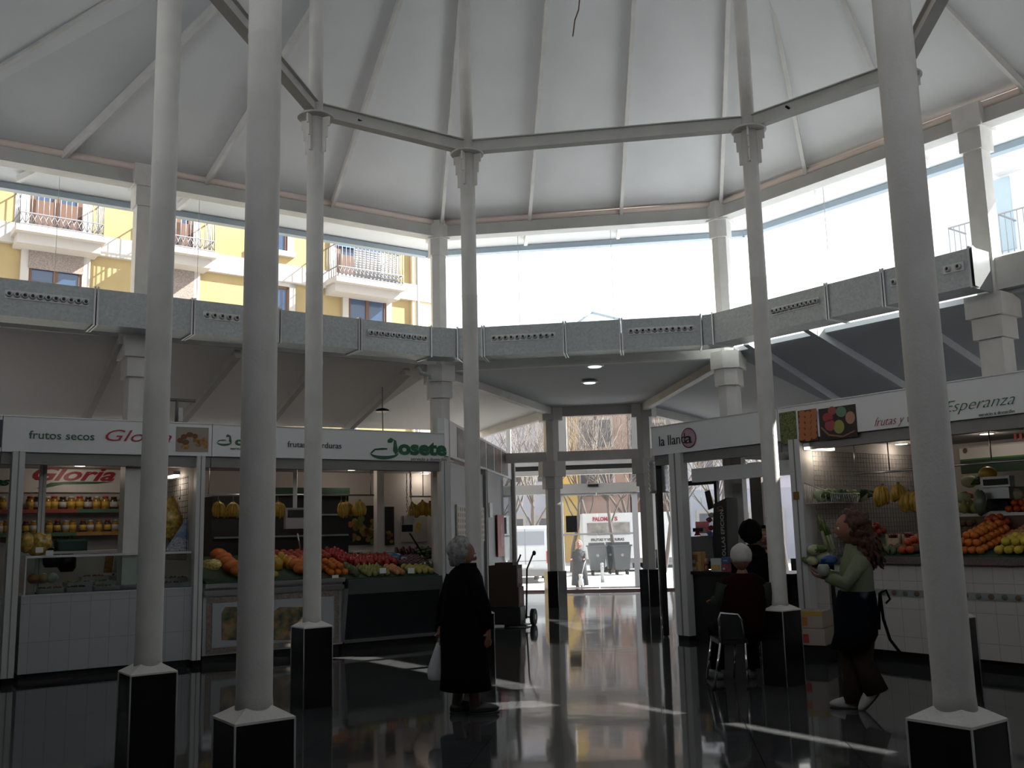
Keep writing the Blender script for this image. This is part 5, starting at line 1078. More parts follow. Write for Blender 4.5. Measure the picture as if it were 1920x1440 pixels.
pts = [K.px(x, y, .3) for x, y in ((1341, 1068), (1336, 1020), (1338, 945), (1362, 933), (1365, 1068))]; n = len(pts); v = [K.P(a, .3, z) for a, z in pts] + [K.P(a, .5, z) for a, z in pts]
obj('panel', MB().add(v, [tuple(range(n))[::-1], tuple(range(n, 2 * n))] + [(i, (i + 1) % n, n + (i + 1) % n, n + i) for i in range(n)]), BLK, t)
a_, z_ = K.px(1361, 1052, .29); text('COLLAS EFICION', K, a_, .294, z_, .085, TRIM, t, rot=PI / 2); disc(K, 1350, 953, 6, 4, .295, mat('brown_logo', (.2, .10, .06), .5), t, 16, 'round_logo', .003, .6); mb = MB(); pb(K, mb, 1344, 957, 1357, 959, .293, .297); obj('logo_line', mb, mat('brown_logo', (.2, .10, .06), .5), t)
poly(K, [(1321, 922), (1329, 919), (1337, 952), (1328, 956)], .4, .02, DARKM, t, 'tilted_flag')
for i, (x, y, c) in enumerate(((1330, 975, (.3, .03, .04)), (1333, 990, (.25, .02, .03)), (1331, 1000, (.1, .12, .3)), (1334, 966, (.35, .3, .3)))): obj('sweet_pack', MB().ball(K.W(x, y, .38), .04, 8, 6, (1, .6, .8), .4), mat('pack%d' % i, c, .3), t)
for i, (x0, y0, x1, y1, c, lb) in enumerate(((1294, 1040, 1306, 1060, (.22, .12, .05), 'brown packet at the left end of the shop counter'), (1299, 1035, 1314, 1072, (.50, .30, .12), 'tall orange box standing left on the shop counter'), (1295, 1055, 1308, 1072, (.48, .28, .16), 'small peach box in front of the tall orange one'), (1333, 1047, 1352, 1072, (.45, .5, .5), 'white box with a yellow spot beside the seated man'), (1353, 1045, 1366, 1056, (.06, .10, .25), 'blue box on the shop counter beside the seated man'), (1354, 1057, 1364, 1072, (.30, .05, .08), 'red and white box nearest the seated man'))):
    mb = MB(); pb(K, mb, x0, y0, x1, y1, .15 + .02 * (i % 2), .26); bx_ = thing('counter_box', lb, 'box', tuple(K.W((x0 + x1) / 2, y1, .2))); obj('carton', mb, mat('box_c%d' % i, c, .5), bx_)
    mb = MB(); pb(K, mb, x0 + 3, (y0 + y1) / 2, x1 - 3, y1 - 4, .146 + .02 * (i % 2), .15); obj('printed_panel', mb, JL if i in (3, 1) else JW, bx_)
for i in range(6):
    x = 1311 + i % 3 * 7; y = 1060 - (i // 3) * 12; simple('sweet_jar', MB().lathe([(.028, 0), (.03, .02), (.03, .06), (.02, .075)], K.W(x, y + 10, .25), 12), mat('sweet%d' % (i % 2), [(.3, .10, .04), (.35, .18, .1)][i % 2], .4), 'small brown sweet tub stacked left on the shop counter', 'tub', 'sweet tubs on the shop counter')
# shiny ventilation hose and door frame beside the shop
KS = Fr(K.P(0, 0, 0).to_2d(), (.1365, .9906))
mb = MB()
p = K.W(1238, 862, .35)
obj_pts = [(p + V3((.0, .2, -k * .035)), .13 + .02 * (k % 2)) for k in range(14)]; mb.tube([q for q, r_ in obj_pts], [r_ for q, r_ in obj_pts], 14); simple('ventilation_hose', mb, ALU, 'shiny corrugated hose under the left end of the ringed sign', 'hose')
t = thing('door_frame', 'dark folding shop door frame at the corridor side of the right shop', 'door', tuple(KS.P(1.2, 0, 0)))
for a in (.15, 1.5, 3.0): obj('stile', MB().fbox(KS, a, a + .07, -.12, -.04, 0.02, 2.38), DARKM, t)
obj('bottom_rail', MB().fbox(KS, .15, 3.07, -.11, -.05, .02, .2), DARKM, t); obj('top_rail', MB().fbox(KS, .15, 3.07, -.11, -.05, 2.3, 2.4), GREYP, t); obj('pane', MB().fbox(KS, .22, 3.0, -.085, -.08, .2, 2.3), PANEH, t)
obj('door_handle', MB().tube([KS.P(.3, .0, .9), KS.P(.3, .0, 1.15)], .014, 8), STEEL, t)

# ---------------------------------------------------------------- green grocer right
TILER = brickmat('white_tiles_right', (.50, .47, .46), (.48, .45, .44), (.34, .32, .32), .2, .28, .004, .3, math.atan2(.83, .56))
GRAN = mat('pink_granite', (.16, .12, .11), .4, vscale=90, c2=(.07, .05, .05))
g0, g1 = K.px(1517, 1100)[0], 8.9; gm_ = K.px(1560, 1100)[0]
t = thing('grocer_counter', 'white tiled grocer counter with a decorated band and granite top', 'counter', tuple(K.P(4, .1, 0)))
zg = K.px(1750, 1058, .05)[1]
obj('tiled_front', MB().fbox(K, gm_, g1, .06, .9, .13, zg), TILER, t); obj('granite_top', MB().fbox(K, gm_ - .02, g1, 0, .95, zg, zg + .07), GRAN, t); obj('toe_kick', MB().fbox(K, g0, g1, .16, .85, 0, .13), BLK, t)
zb0, zb1 = K.px(1700, 1119, .05)[1], K.px(1700, 1106, .05)[1]; bd = obj('tile_band', MB().fbox(K, gm_, g1, .052, .06, zb0, zb1), mat('band_grey', (.24, .25, .25), .4), t)
mb = MB(); mb2 = MB(); a = gm_ + .08; k = 0
while a < g1 - .2:
    (mb if k % 2 else mb2).ball(K.P(a, .052, (zb0 + zb1) / 2), .032, 8, 6, (1, .15, .9), 0, Matrix.Rotation(K.rz, 3, 'Z')); a += .13; k += 1
obj('band_motif', mb, mat('motif_brown', (.14, .08, .05), .5), bd); obj('band_motif', mb2, mat('motif_green', (.10, .12, .08), .5), bd)
t = thing('low_counter', 'short white tiled counter piece left of the woman, with a dark gap', 'counter', tuple(K.P(g0 + .2, .1, 0)))
zl = K.px(1530, 1062, .1)[1]; gq = K.px(1543, 1100)[0]
obj('tiled_front', MB().fbox(K, g0, gq, .1, .9, .13, zl), TILER, t); obj('top', MB().fbox(K, g0 - .01, gm_ - .03, .05, .95, zl, zl + .03), DARKM, t); obj('dark_side', MB().fbox(K, gq, gm_ - .03, .14, .9, .13, zl), BLK, t)
grid(K, kD + .05, .2, 2.5, .95, 2.27, .055, 'white wire display grid on the left wall of the right grocer', GREYP, .003)
lampbox(K, kD + .12, tw(1522, .12), 2.33, tw(1572, .12) - tw(1522, .12), 'warm strip lamp above the wire grid of the right grocer')
spot(K, 1690, 831, .8, 'round ceiling spot above the bananas of the right grocer', 2.4, .07, 1.8); spot(K, 1850, 812, .9, 'unseen added ceiling spot brightening the stall behind the right grocer sign', 2.4, .07, 1.8)  # second spot is unseen, added to brighten the right grocer
rail(K, 1602, 1740, 889, .6, 'steel rail with hooks above the bananas of the right grocer', 2.4); rail(K, 1745, 1990, 876, .6, 'steel rail above the oranges of the right grocer', 2.4)
for i, (x, y, lb) in enumerate(((1655, 915, 'large banana bunch hanging above the woman, right grocer'), (1684, 912, 'small banana bunch right of the large one, right grocer'), (1703, 926, 'lower banana bunch beside the thick right column'), (1722, 924, 'banana bunch half behind the thick right column'))):
    bananas(K.W(x, y - 3, .6), .1 if i != 1 else .085, lb, None, 8, K.rz + R.uniform(-.3, .3), top=K.px(1680, 885, .6)[1])
# basket with leafy vegetables
LEAF = mat('leaf_green', (.10, .16, .04), .6, var=.4, vscale=12); LEEKW = mat('leek_white', (.40, .42, .26), .5, var=.2, vscale=8); DGRN = mat('dark_leaf', (.03, .07, .02), .6, var=.4, vscale=20)
t = thing('wire_basket', 'wire basket of leafy vegetables hanging on the right grid', 'basket', tuple(K.W(1570, 945, .6)))
mb = MB(); zb_ = K.px(1570, 946, .9)[1]; b0, b1 = kD + .07, kD + .42
q0, q1 = tw(1515, .1), tw(1612, .42)
for k in range(16): q = q0 + (q1 - q0) * k / 15; mb.tube([K.P(b0, q, zb_ + .22 - .1 * k / 15), K.P(b0, q, zb_), K.P(b1, q, zb_), K.P(b1 + .03, q, zb_ + .1)], .004, 4)
for k in range(6): a = b0 + (b1 - b0) * k / 5; mb.tube([K.P(a, q0, zb_ + .1), K.P(a, q0, zb_), K.P(a, q1, zb_), K.P(a, q1, zb_ + .1)], .004, 4)
mb.tube([K.P(b0, q0, zb_ + .24), K.P(b1 + .03, q0, zb_ + .1), K.P(b1 + .03, q1, zb_ + .1), K.P(b0, q1, zb_ + .12)], .007, 5); obj('wires', mb, TRIM, t)
def cabbage(p, r_, rot, lb, m=LEAF, grp=None, name='leafy_vegetable'):
    t = thing(name, lb, 'vegetable', tuple(p), grp); d = V3((math.cos(rot), math.sin(rot), 0))
    obj('white_base', MB().ball(p + V3((0, 0, r_ * .6)), r_ * .75, 10, 7, (1, .8, .75), .2), LEEKW, t); mb = MB()
    for k in range(7):
        a = k * .9 + rot; e = V3((math.cos(a), math.sin(a), 0)); c = p + V3((0, 0, r_ * .7)) + d * r_ * .6 + e * r_ * .3; mb.ball(c, r_ * .62, 8, 6, (1.1, .7, .5), .5, Euler((R.uniform(-.6, .6), R.uniform(-.6, .6), a)).to_matrix())
    obj('leaves', mb, m, t)
for i, (x, y) in enumerate(((1545, 938), (1566, 935), (1584, 934), (1602, 934), (1618, 932))):
    cabbage(K.P(kD + .24, tw(x, .24), zb_ + .01), .13, K.rz + .5 + i * .3, ['leafy leek bundle at the left end of the hanging basket', 'second leafy bundle in the hanging basket', 'middle leafy bundle in the hanging basket', 'fourth leafy bundle in the hanging basket', 'dark leafy bundle at the right end of the hanging basket'][i], [LEAF, DGRN, LEAF, DGRN, DGRN][i])
for i, (x0, y0, x1, y1) in enumerate(((1533, 968, 1551, 1030), (1542, 982, 1560, 1032), (1548, 980, 1564, 1030))):
    t = thing('leek', ['leftmost tall leek standing before the wire grid', 'middle tall leek standing before the wire grid', 'rightmost tall leek standing before the wire grid'][i], 'leek', tuple(K.W(x1, y1, .3)))
    t1_, t2_ = tw(x1, .2), tw(x0, .08); p, q = K.W(x1, y1, t1_), K.W(x0, y0, t2_); obj('stalk', MB().tube([p, p.lerp(q, .5), q], [.022, .018, .014], 8), LEEKW, t); obj('leaf_end', MB().tube([p.lerp(q, .55), q + V3((-.02, 0, .06))], [.024, .006], 6), LEAF, t)
for i, (x, y, r_) in enumerate(((1527, 1035, .1), (1545, 1050, .11), (1524, 1055, .09), (1556, 1058, .08))): cabbage(K.W(x, y + 6, tw(x, .22)), r_, i, ['pale cabbage at the back left of the low counter', 'pale lettuce in the middle of the low counter', 'pale lettuce at the front left of the low counter', 'small lettuce beside the woman\'s blue glove'][i])
simple('red_tin', MB().lathe([(.09, 0), (.1, .05), (.09, .1)], K.W(1589, 887, 1.2), 14), REDT, 'red round tub on the wire grid near the ceiling', 'tub')
poster(1632, 926, 1658, 955, 'small red flower picture on the back wall behind the bananas', [(1643, 946, 5, (.25, .02, .03)), (1650, 940, 4, (.25, .02, .03))], base=mat('pic_mauve', (.16, .08, .1), .5), F=K, t_=TBK - .02)
poster(1590, 936, 1612, 953, 'white card hanging above the woman\'s head', [(1600, 945, 3, (.1, .1, .1))], base=SIGNW, F=K, t_=1.2)
simple('wall_panel', MB().fbox(K, K.px(1685, 900, TBK)[0], K.px(1693, 900, TBK)[0], TBK - .05, TBK, 0, 2.25), GREYP, 'dark vertical strip on the back wall of the right grocer', 'panel strip')
t = thing('wall_fan', 'small black wall fixture with a cable on the right grocer back wall', 'fixture', tuple(K.W(1665, 858, TBK - .1))); obj('head', MB().ball(K.W(1665, 850, TBK - .08), .07, 10, 8, (1, .7, 1)), BLK, t); obj('cable', MB().tube([K.W(1668, 855, TBK - .03), K.W(1678, 868, TBK - .03), K.W(1690, 874, TBK - .03)], .008, 5), BLK, t)
# valance at the back right
t = thing('back_valance', 'green and white striped valance at the back of the right grocer', 'valance', tuple(K.W(1860, 860, TBK - .4)))
vz = lambda y: K.px(1860, y, TBK - .6)[1]; va = K.px(1798, 840, TBK - .6)[0]
for y0, y1, m in ((818, 833, WALLI), (833, 836, mat('valance_green2', (.05, .2, .05), .5)), (836, 857, SIGNW), (857, 860, mat('valance_green2', (0, 0, 0))), (860, 885, mat('valance_green3', (.015, .05, .03), .6))): obj('band', MB().fbox(K, va, 8.9, TBK - .6, TBK - .55, vz(y1), min(2.29, vz(y0))), m, t)
for x in (1901, 1911): mb = MB(); pb(K, mb, x, 812, x + 5, 824, TBK - .61, TBK - .6); obj('red_stripe', mb, REDT, t)
disc(K, 1809, 845, 4, 5, TBK - .605, mat('motif_brown', (0, 0, 0)), t, 14, 'round_spot')
WOODC = mat('crate_wood', (.42, .30, .20), .7, var=.15, vscale=20)
t = thing('stepped_shelf', 'wooden stepped shelf carrying fruit at the back of the right grocer', 'shelf', tuple(K.W(1860, 990, 1.2)))
zs = K.px(1860, 962, 1.0)[1]; sa = K.px(1770, 962, 1.0)[0]
obj('upper_board', MB().fbox(K, sa, 8.9, 1.0, 1.6, zs - .03, zs), STALLW, t); obj('wood_front', MB().fbox(K, sa, 8.9, 1.0, 1.03, zg + .07, zs - .03), mat('wood_front', (.10, .05, .03), .6), t)
t = thing('price_scale', 'silver scale with a dark green display behind the oranges', 'scale', tuple(K.W(1868, 935, 1.0)))
mb = MB(); pb(K, mb, 1842, 913, 1892, 935, 1.05, 1.4); obj('case', mb, ALU, t); mb = MB(); pb(K, mb, 1838, 893, 1893, 913, 1.02, 1.12); obj('head', mb, TRIM, t); mb = MB(); pb(K, mb, 1843, 898, 1889, 909, 1.005, 1.02); obj('display', mb, mat('display_green', (.01, .03, .01), .2), t); mb = MB(); pb(K, mb, 1845, 935, 1890, 958, 1.15, 1.35); obj('base', mb, DARKM, t)

# ================================================================== PRODUCE
def pmesh(kind):
    mb = MB()
    if kind == 'round': mb.ball((0, 0, 0), 1, 10, 7, (1, 1, .93))
    if kind == 'lemon': mb.ball((0, 0, 0), 1, 9, 7, (1.25, .9, .9))
    if kind == 'pear': mb.lathe([(.05, -.95), (.7, -.75), (.95, -.2), (.75, .35), (.38, .8), (.3, 1.2), (.08, 1.35)], (0, 0, 0), 10)
    if kind == 'pepper': mb.ball((0, 0, 0), 1, 10, 7, (.8, .8, 1.15), .35)
    if kind == 'artichoke': mb.ball((0, 0, 0), 1, 9, 7, (.9, .9, 1.15), .5)
    if kind == 'pumpkin': mb.ball((0, 0, 0), 1, 16, 7, (1.1, 1.1, .8), fn=lambda p: p * (1 + .06 * math.cos(math.atan2(p.y, p.x) * 8)))
    if kind == 'aubergine': mb.ball((0, 0, 0), 1, 10, 8, (.7, .7, 1.5))
    return mb
FM = dict(orange=mat('orange_peel', (.50, .13, .01), .5, bump=.1, bscale=80), lemon=mat('lemon_peel', (.50, .36, .03), .5), tomato=mat('tomato_skin', (.40, .05, .01), .3), apple=mat('red_apple_skin', (.28, .03, .02), .3, var=.3, vscale=4), pear=mat('pear_skin', (.22, .22, .06), .5, var=.2), gapple=mat('yellow_green_apple', (.32, .28, .06), .4), arti=mat('artichoke_green', (.10, .13, .06), .7), pep=mat('red_pepper', (.30, .02, .02), .25), pump=mat('pumpkin_orange', (.45, .12, .02), .5), plum=mat('dark_plum', (.05, .01, .03), .3), ypep=mat('yellow_pepper', (.42, .27, .03), .3), green=mat('green_melon', (.02, .04, .015), .4), brown=mat('brown_kiwi', (.10, .06, .03), .8), cherry=mat('cherry', (.14, .01, .015), .25), peach=mat('peach', (.45, .20, .08), .5))
MESHC = {}
def fruit(kind, m, p, r_, label, cat, group, name):
    key = (kind, m)
    if key not in MESHC: me = mesh(name, pmesh(kind), FM[m]); MESHC[key] = me
    o = D.objects.new(name, MESHC[key]); COL.objects.link(o); o.location = p; o.scale = (r_,) * 3; o.rotation_euler = (R.uniform(-.25, .25), R.uniform(-.25, .25), R.uniform(0, 6))
    o['label'] = label; o['category'] = cat; o['group'] = group; return o
def patch(F, kind, m, x0, x1, y, t0, t1, zf, r_, name, label, group, cat, layers=1, dens=1.0):
    a0, a1 = sorted((F.px(x0, y, (t0 + t1) / 2)[0], F.px(x1, y, (t0 + t1) / 2)[0])); 
    for L in range(layers):
        q = t0 + r_ * (1 + L)
        while q <= t1 - r_ * (.2 + L) + 1e-6:
            a = a0 + r_ * (1 + L)
            while a <= a1 - r_ * (.6 + L) + 1e-6:
                if R.random() < dens: fruit(kind, m, F.P(a + R.uniform(-.1, .1) * r_, q + R.uniform(-.1, .1) * r_, zf(q) + r_ * .93 + L * r_ * 1.45), r_ * R.uniform(.93, 1.03), label, cat, group, name)
                a += r_ * 2.05
            q += r_ * 2.05
zL = lambda t_: zc1 + .05 + .012 + max(0, t_ - .02) * .225
zR = lambda t_: zt1 + .012 + max(0, t_ - .02) * .225
patch(S, 'pumpkin', 'green', 385, 412, 1075, .06, .5, zL, .11, 'dark_melon', 'dark green melon at the left end of the left fruit heap', 'dark melons, left fruit stall', 'melon')
patch(S, 'pumpkin', 'pump', 412, 447, 1070, .06, 1.1, zL, .1, 'pumpkin', 'orange pumpkin in the heap behind the second column', 'pumpkins beside the second column', 'pumpkin')
patch(S, 'lemon', 'ypep', 470, 520, 1080, .04, .35, zL, .05, 'yellow_pepper', 'yellow pepper at the front of the heap right of the second column', 'yellow peppers, front of left heap', 'pepper')
patch(S, 'pepper', 'ypep', 505, 545, 1065, .4, .8, zL, .075, 'yellow_melon', 'yellow melon behind the yellow peppers', 'yellow melons, left stall', 'melon')
patch(S, 'pumpkin', 'pump', 540, 606, 1070, .1, .75, zL, .09, 'pumpkin', 'orange pumpkin left of the third column', 'pumpkins left of the third column', 'pumpkin')
patch(S, 'round', 'apple', 460, 620, 1050, .82, 1.25, zL, .05, 'red_apple', 'dark red apple in the back rows behind the pumpkins', 'red apples at the back, left stall', 'apple')
patch(S, 'round', 'orange', 604, 645, 1080, .03, .5, zL, .045, 'orange', 'orange at the right end of the tiled counter', 'oranges on the tiled counter', 'orange', 2)
patch(S, 'artichoke', 'arti', 650, 674, 1075, .03, .5, zR, .055, 'artichoke', 'green artichoke at the left end of the steel counter', 'artichokes on the steel counter', 'artichoke')
patch(S, 'pear', 'pear', 676, 728, 1078, .03, .45, zR, .042, 'pear', 'green pear in the front rows of the steel counter', 'pears on the steel counter', 'pear')
patch(S, 'round', 'peach', 729, 758, 1078, .03, .45, zR, .04, 'peach', 'orange peach beside the pears on the steel counter', 'peaches on the steel counter', 'peach')
patch(S, 'round', 'gapple', 760, 802, 1077, .03, .4, zR, .043, 'yellow_apple', 'yellow green apple near the corner post on the steel counter', 'yellow apples on the steel counter', 'apple')
patch(S, 'pepper', 'pep', 622, 650, 1050, .55, 1.2, zL, .055, 'red_pepper', 'red pepper behind the oranges, left fruit stall', 'red peppers behind the oranges', 'pepper')
patch(S, 'pepper', 'pep', 652, 735, 1050, .5, .95, zR, .055, 'red_pepper', 'red pepper behind the pears on the steel counter', 'red peppers behind the pears', 'pepper')
patch(S, 'round', 'plum', 736, 800, 1055, .45, .95, zR, .035, 'dark_plum', 'dark plum at the back of the steel counter', 'plums at the back of the steel counter', 'plum')
patch(S, 'aubergine', 'plum', 740, 812, 1045, 1.0, 1.25, zR, .05, 'aubergine', 'dark aubergine along the rear edge of the steel counter', 'aubergines, rear edge', 'aubergine')
bag(S.W(738, 1044, .8), .09, (1.3, .8, .6), 'blue plastic bag lying on the red peppers', mat('bag_blue', (.04, .13, .28), .3, spec=.8)); bag(S.W(752, 1048, .75), .07, (1.1, .7, .5), 'clear crumpled bag right of the blue one', mat('bag_pale', (.3, .32, .36), .3))
for x, lb in ((796, 'left glass jar near the right end of the steel counter'), (808, 'right glass jar near the right end of the steel counter')): simple('glass_jar', MB().lathe([(.03, 0), (.034, .02), (.034, .08), (.026, .1)], S.W(x, 1066, .3), 12), mat('green_jar', (.08, .12, .08), .1, spec=1), lb, 'jar')
for x, y, lb in ((718, 1071, 'white price card among the pears'), (771, 1071, 'white price card among the yellow apples'), (629, 1084, 'small price card on the oranges of the tiled counter')): simple('price_card', pb(S, MB(), x - 6, y - 6, x + 6, y + 4, .0, .004), SIGNW, lb, 'price card')
tg = thing('loose_greens', 'heap of dark leafy greens by the corner post of the left fruit stall', 'greens', tuple(S.W(800, 1055, .9))); mb = MB()
for k in range(26): mb.ball(S.P(S.px(R.uniform(785, 815), 1050, .9)[0], .8 + R.uniform(-.15, .3), zR(.9) + R.uniform(.0, .14)), R.uniform(.04, .07), 7, 5, (1.3, .7, .4), .5)
obj('leaves', mb, DGRN, tg)
zK = lambda t_: zg + .08 + max(0, t_ - .02) * .25
simple('display_bed', MB().hexa([K.P(gm_ + .05, .05, zg + .07), K.P(8.8, .05, zg + .07), K.P(8.8, .98, zg + .07), K.P(gm_ + .05, .98, zg + .07), K.P(gm_ + .05, .05, zg + .08), K.P(8.8, .05, zg + .08), K.P(8.8, .98, zg + .31), K.P(gm_ + .05, .98, zg + .31)]), BED, 'green sloping bed under the fruit of the right grocer', 'display bed')
patch(K, 'round', 'orange', 1818, 1878, 1045, .05, .75, zK, .042, 'orange', 'orange in the big heap right of the thick column', 'oranges in the big right heap', 'orange', 3)
patch(K, 'round', 'lemon', 1884, 1960, 1045, .05, .45, zK, .045, 'lemon', 'yellow lemon at the right edge of the photo', 'lemons at the right edge', 'lemon', 2)
patch(K, 'round', 'tomato', 1700, 1730, 1043, .05, .4, zK, .045, 'tomato', 'red tomato just left of the thick right column', 'tomatoes left of the thick column', 'tomato', 2)
patch(K, 'round', 'tomato', 1846, 1900, 1008, .72, .95, lambda t_: zK(t_) + .06, .04, 'tomato', 'red tomato on the step behind the big orange heap', 'tomatoes behind the oranges', 'tomato', 2)
patch(K, 'round', 'brown', 1800, 1845, 1010, .75, .95, lambda t_: zK(t_) + .03, .035, 'kiwi', 'brown kiwi beside the thick column behind the oranges', 'kiwis, right grocer', 'kiwi', 2)
patch(K, 'round', 'peach', 1900, 1960, 1018, .5, .9, zK, .042, 'onion', 'brown onion behind the lemons at the right edge', 'onions, right grocer', 'onion')
patch(K, 'round', 'tomato', 1896, 1960, 958, 1.05, 1.35, lambda t_: zs, .04, 'persimmon', 'orange persimmon on the upper step at the right edge', 'persimmons on the upper step', 'persimmon', 2)
patch(K, 'pear', 'pear', 1808, 1850, 960, 1.05, 1.4, lambda t_: zs, .07, 'squash', 'pale squash on the upper step beside the thick column', 'squashes on the upper step', 'squash')
patch(K, 'round', 'brown', 1720, 1800, 1040, .1, .9, zK, .045, 'potato', 'brown potato behind the thick right column', 'potatoes, right grocer', 'potato')
patch(K, 'pepper', 'arti', 1650, 1700, 1046, .05, .22, zK, .04, 'green_pepper', 'green pepper in front of the wooden cherry boxes', 'green peppers, right grocer', 'pepper')
patch(K, 'round', 'apple', 1600, 1660, 1020, .55, .95, zK, .045, 'red_apple', 'red apple behind the woman\'s hair on the right counter', 'red apples, right grocer', 'apple', 2)
for i, (x0, x1) in enumerate(((1662, 1690), (1693, 1721))):
    t = thing('cherry_crate', ['left wooden crate of dark cherries on the right counter', 'right wooden crate of dark cherries, next to the thick column'][i], 'crate', tuple(K.W((x0 + x1) / 2, 1035, .25)))
    a0, a1 = K.px(x0, 1030, .25)[0], K.px(x1, 1030, .25)[0]; z = zK(.3) + .02; mb = MB()
    mb.fbox(K, a0, a1, .25, .26, z, z + .09); mb.fbox(K, a0, a1, .54, .55, z, z + .09); mb.fbox(K, a0, a0 + .01, .25, .55, z, z + .09); mb.fbox(K, a1 - .01, a1, .25, .55, z, z + .09); mb.fbox(K, a0, a1, .25, .55, z - .005, z + .005)
    for a in (a0, a1 - .025):
        for q in (.25, .525): mb.fbox(K, a, a + .025, q, q + .025, z, z + .13)
    obj('wooden_box', mb, WOODC, t); disc(K, (x0 + x1) / 2, 1025, 4, 3, .245, REDT, t, 12, 'printed_mark', .003)
    mb = MB()
    for k in range(70): mb.ball(K.P(R.uniform(a0 + .02, a1 - .02), R.uniform(.27, .53), z + .08 + R.uniform(0, .05)), .016, 6, 4)
    o = obj('cherries', mb, FM['cherry'], t); o['kind'] = 'stuff'
for i, (x, y, tt_) in enumerate(((1818, 900, 1.2), (1806, 930, 1.2), (1905, 925, 1.2))): cabbage(K.W(x, y + 15, tt_), .12, i, ['dark hanging greens by the thick column under the rail', 'round pale pumpkin piece beside the thick column', 'string bag of garlic hanging at the right edge'][i], [DGRN, FM['peach'], FM['peach']][i], name='hanging_vegetable')
simple('melon', MB().ball(K.W(1852, 888, 1.15), .085, 12, 9, (1.1, 1, .9)), FM['ypep'], 'yellow melon on top of the silver scale', 'melon')
simple('net_bag', MB().ball(K.W(1838, 942, .95), .09, 10, 8, (.8, .8, 1.5), .3), mat('net_green', (.10, .12, .08), .4, spec=.8), 'net bag of greens hanging before the silver scale', 'bag')
# cardboard boxes on the floor
t = thing('cardboard_box', 'white banana carton with a yellow band, upper one of the pair on the floor', 'box', tuple(K.W(1530, 1205, -.3)))
CARD = mat('carton_white', (.36, .30, .26), .7); CY = mat('carton_yellow', (.42, .28, .05), .6); CR = mat('carton_red', (.35, .03, .02), .6)
bp = K.P(K.px(1532, 1250, -.35)[0], -.35, 0); KB = Fr((bp.x, bp.y), (.8, -.55))
def carton(nm_t, z0, z1, w_, m1, m2, par, dx=0):
    obj('carton_body', MB().fbox(KB, -w_ / 2 + dx, w_ / 2 + dx, -.16, .2, z0, z1), CARD, par); obj('colour_band', MB().fbox(KB, -w_ / 2 + dx - .003, w_ / 2 + dx + .003, -.164, -.155, z1 - .05, z1), m1, par); obj('colour_patch', MB().fbox(KB, -w_ / 2 + dx + .03, -w_ / 2 + dx + .12, -.166, -.155, z0 + .02, z1 - .06), m2, par)
zc_b = .19
carton('', .36, .53, .28, CY, mat('carton_orange', (.42, .15, .03), .6), t)
t = thing('cardboard_box', 'white and red carton, lower one of the pair on the floor', 'box', tuple(K.W(1530, 1240, -.3))); carton('', .185, .355, .29, CARD, CR, t, .01)
t = thing('cardboard_box', 'black crate on the floor under the two cartons', 'box', tuple(K.W(1530, 1260, -.3))); obj('carton_body', MB().fbox(KB, -.16, .16, -.17, .2, 0, .18), BLK, t); obj('rim', MB().fbox(KB, -.165, .165, -.175, .205, .16, .18), DARKM, t)

# ================================================================== PEOPLE
SKIN = mat('skin', (.22, .10, .065), .6); SKIN2 = mat('skin_pale', (.26, .11, .07), .6)
def skin_graph(J, E, sub=1):
    """J: {name: (pos, radius)}, E: pairs -> evaluated skin surface as MB"""
    names_ = list(J); ix = {n: i for i, n in enumerate(names_)}; me = D.meshes.new('sk')
    me.from_pydata([tuple(J[n][0]) for n in names_], [(ix[a], ix[b]) for a, b in E], []); o = D.objects.new('sk', me); COL.objects.link(o)
    o.modifiers.new('s', 'SKIN'); 
    for i, n in enumerate(names_):
        r_ = J[n][1]; me.skin_vertices[0].data[i].radius = (r_, r_) if not isinstance(r_, tuple) else r_; me.skin_vertices[0].data[i].use_root = (i == 0)
    m_ = o.modifiers.new('u', 'SUBSURF'); m_.levels = sub; m_.render_levels = sub
    bpy.context.view_layer.update(); dg = bpy.context.evaluated_depsgraph_get(); ev = D.meshes.new_from_object(o.evaluated_get(dg))
    mb = MB(); mb.add([v.co.copy() for v in ev.vertices], [tuple(p.vertices) for p in ev.polygons], True); D.objects.remove(o); D.meshes.remove(ev); return mb
def hand(J, E, pre, wrist, d, n, sz=1.0, curl=.5, side=1):
    """palm + five fingers from wrist along d; n = palm normal; side: thumb side sign"""
    d = d.normalized(); n = (n - d * n.dot(d)).normalized(); s_ = d.cross(n) * side
    pm = wrist + d * .045 * sz; J[pre + 'pm'] = (pm, (.026 * sz, .016 * sz)); E.append((pre + 'w', pre + 'pm'))
    for k, (off, L) in enumerate(((.026, .075), (.009, .083), (-.009, .078), (-.026, .062))):
        b = wrist + d * .085 * sz + s_ * off * sz; last = pre + 'pm'; p = b; dd = d.copy()
        for q in range(3):
            nm_ = '%sf%d%d' % (pre, k, q); J[nm_] = (p, .0088 * sz if q < 2 else .007 * sz); E.append((last, nm_)); last = nm_
            dd = (dd * math.cos(curl * .9) + n * math.sin(curl * .9)).normalized(); p = p + dd * L * .42 * sz
    b = wrist + d * .03 * sz + s_ * .03 * sz; td = (d * .6 + s_ * .7 + n * .35).normalized(); last = pre + 'pm'
    for q in range(2): nm_ = '%st%d' % (pre, q); J[nm_] = (b + td * (.012 + .032 * q) * sz, .0095 * sz); E.append((last, nm_)); last = nm_
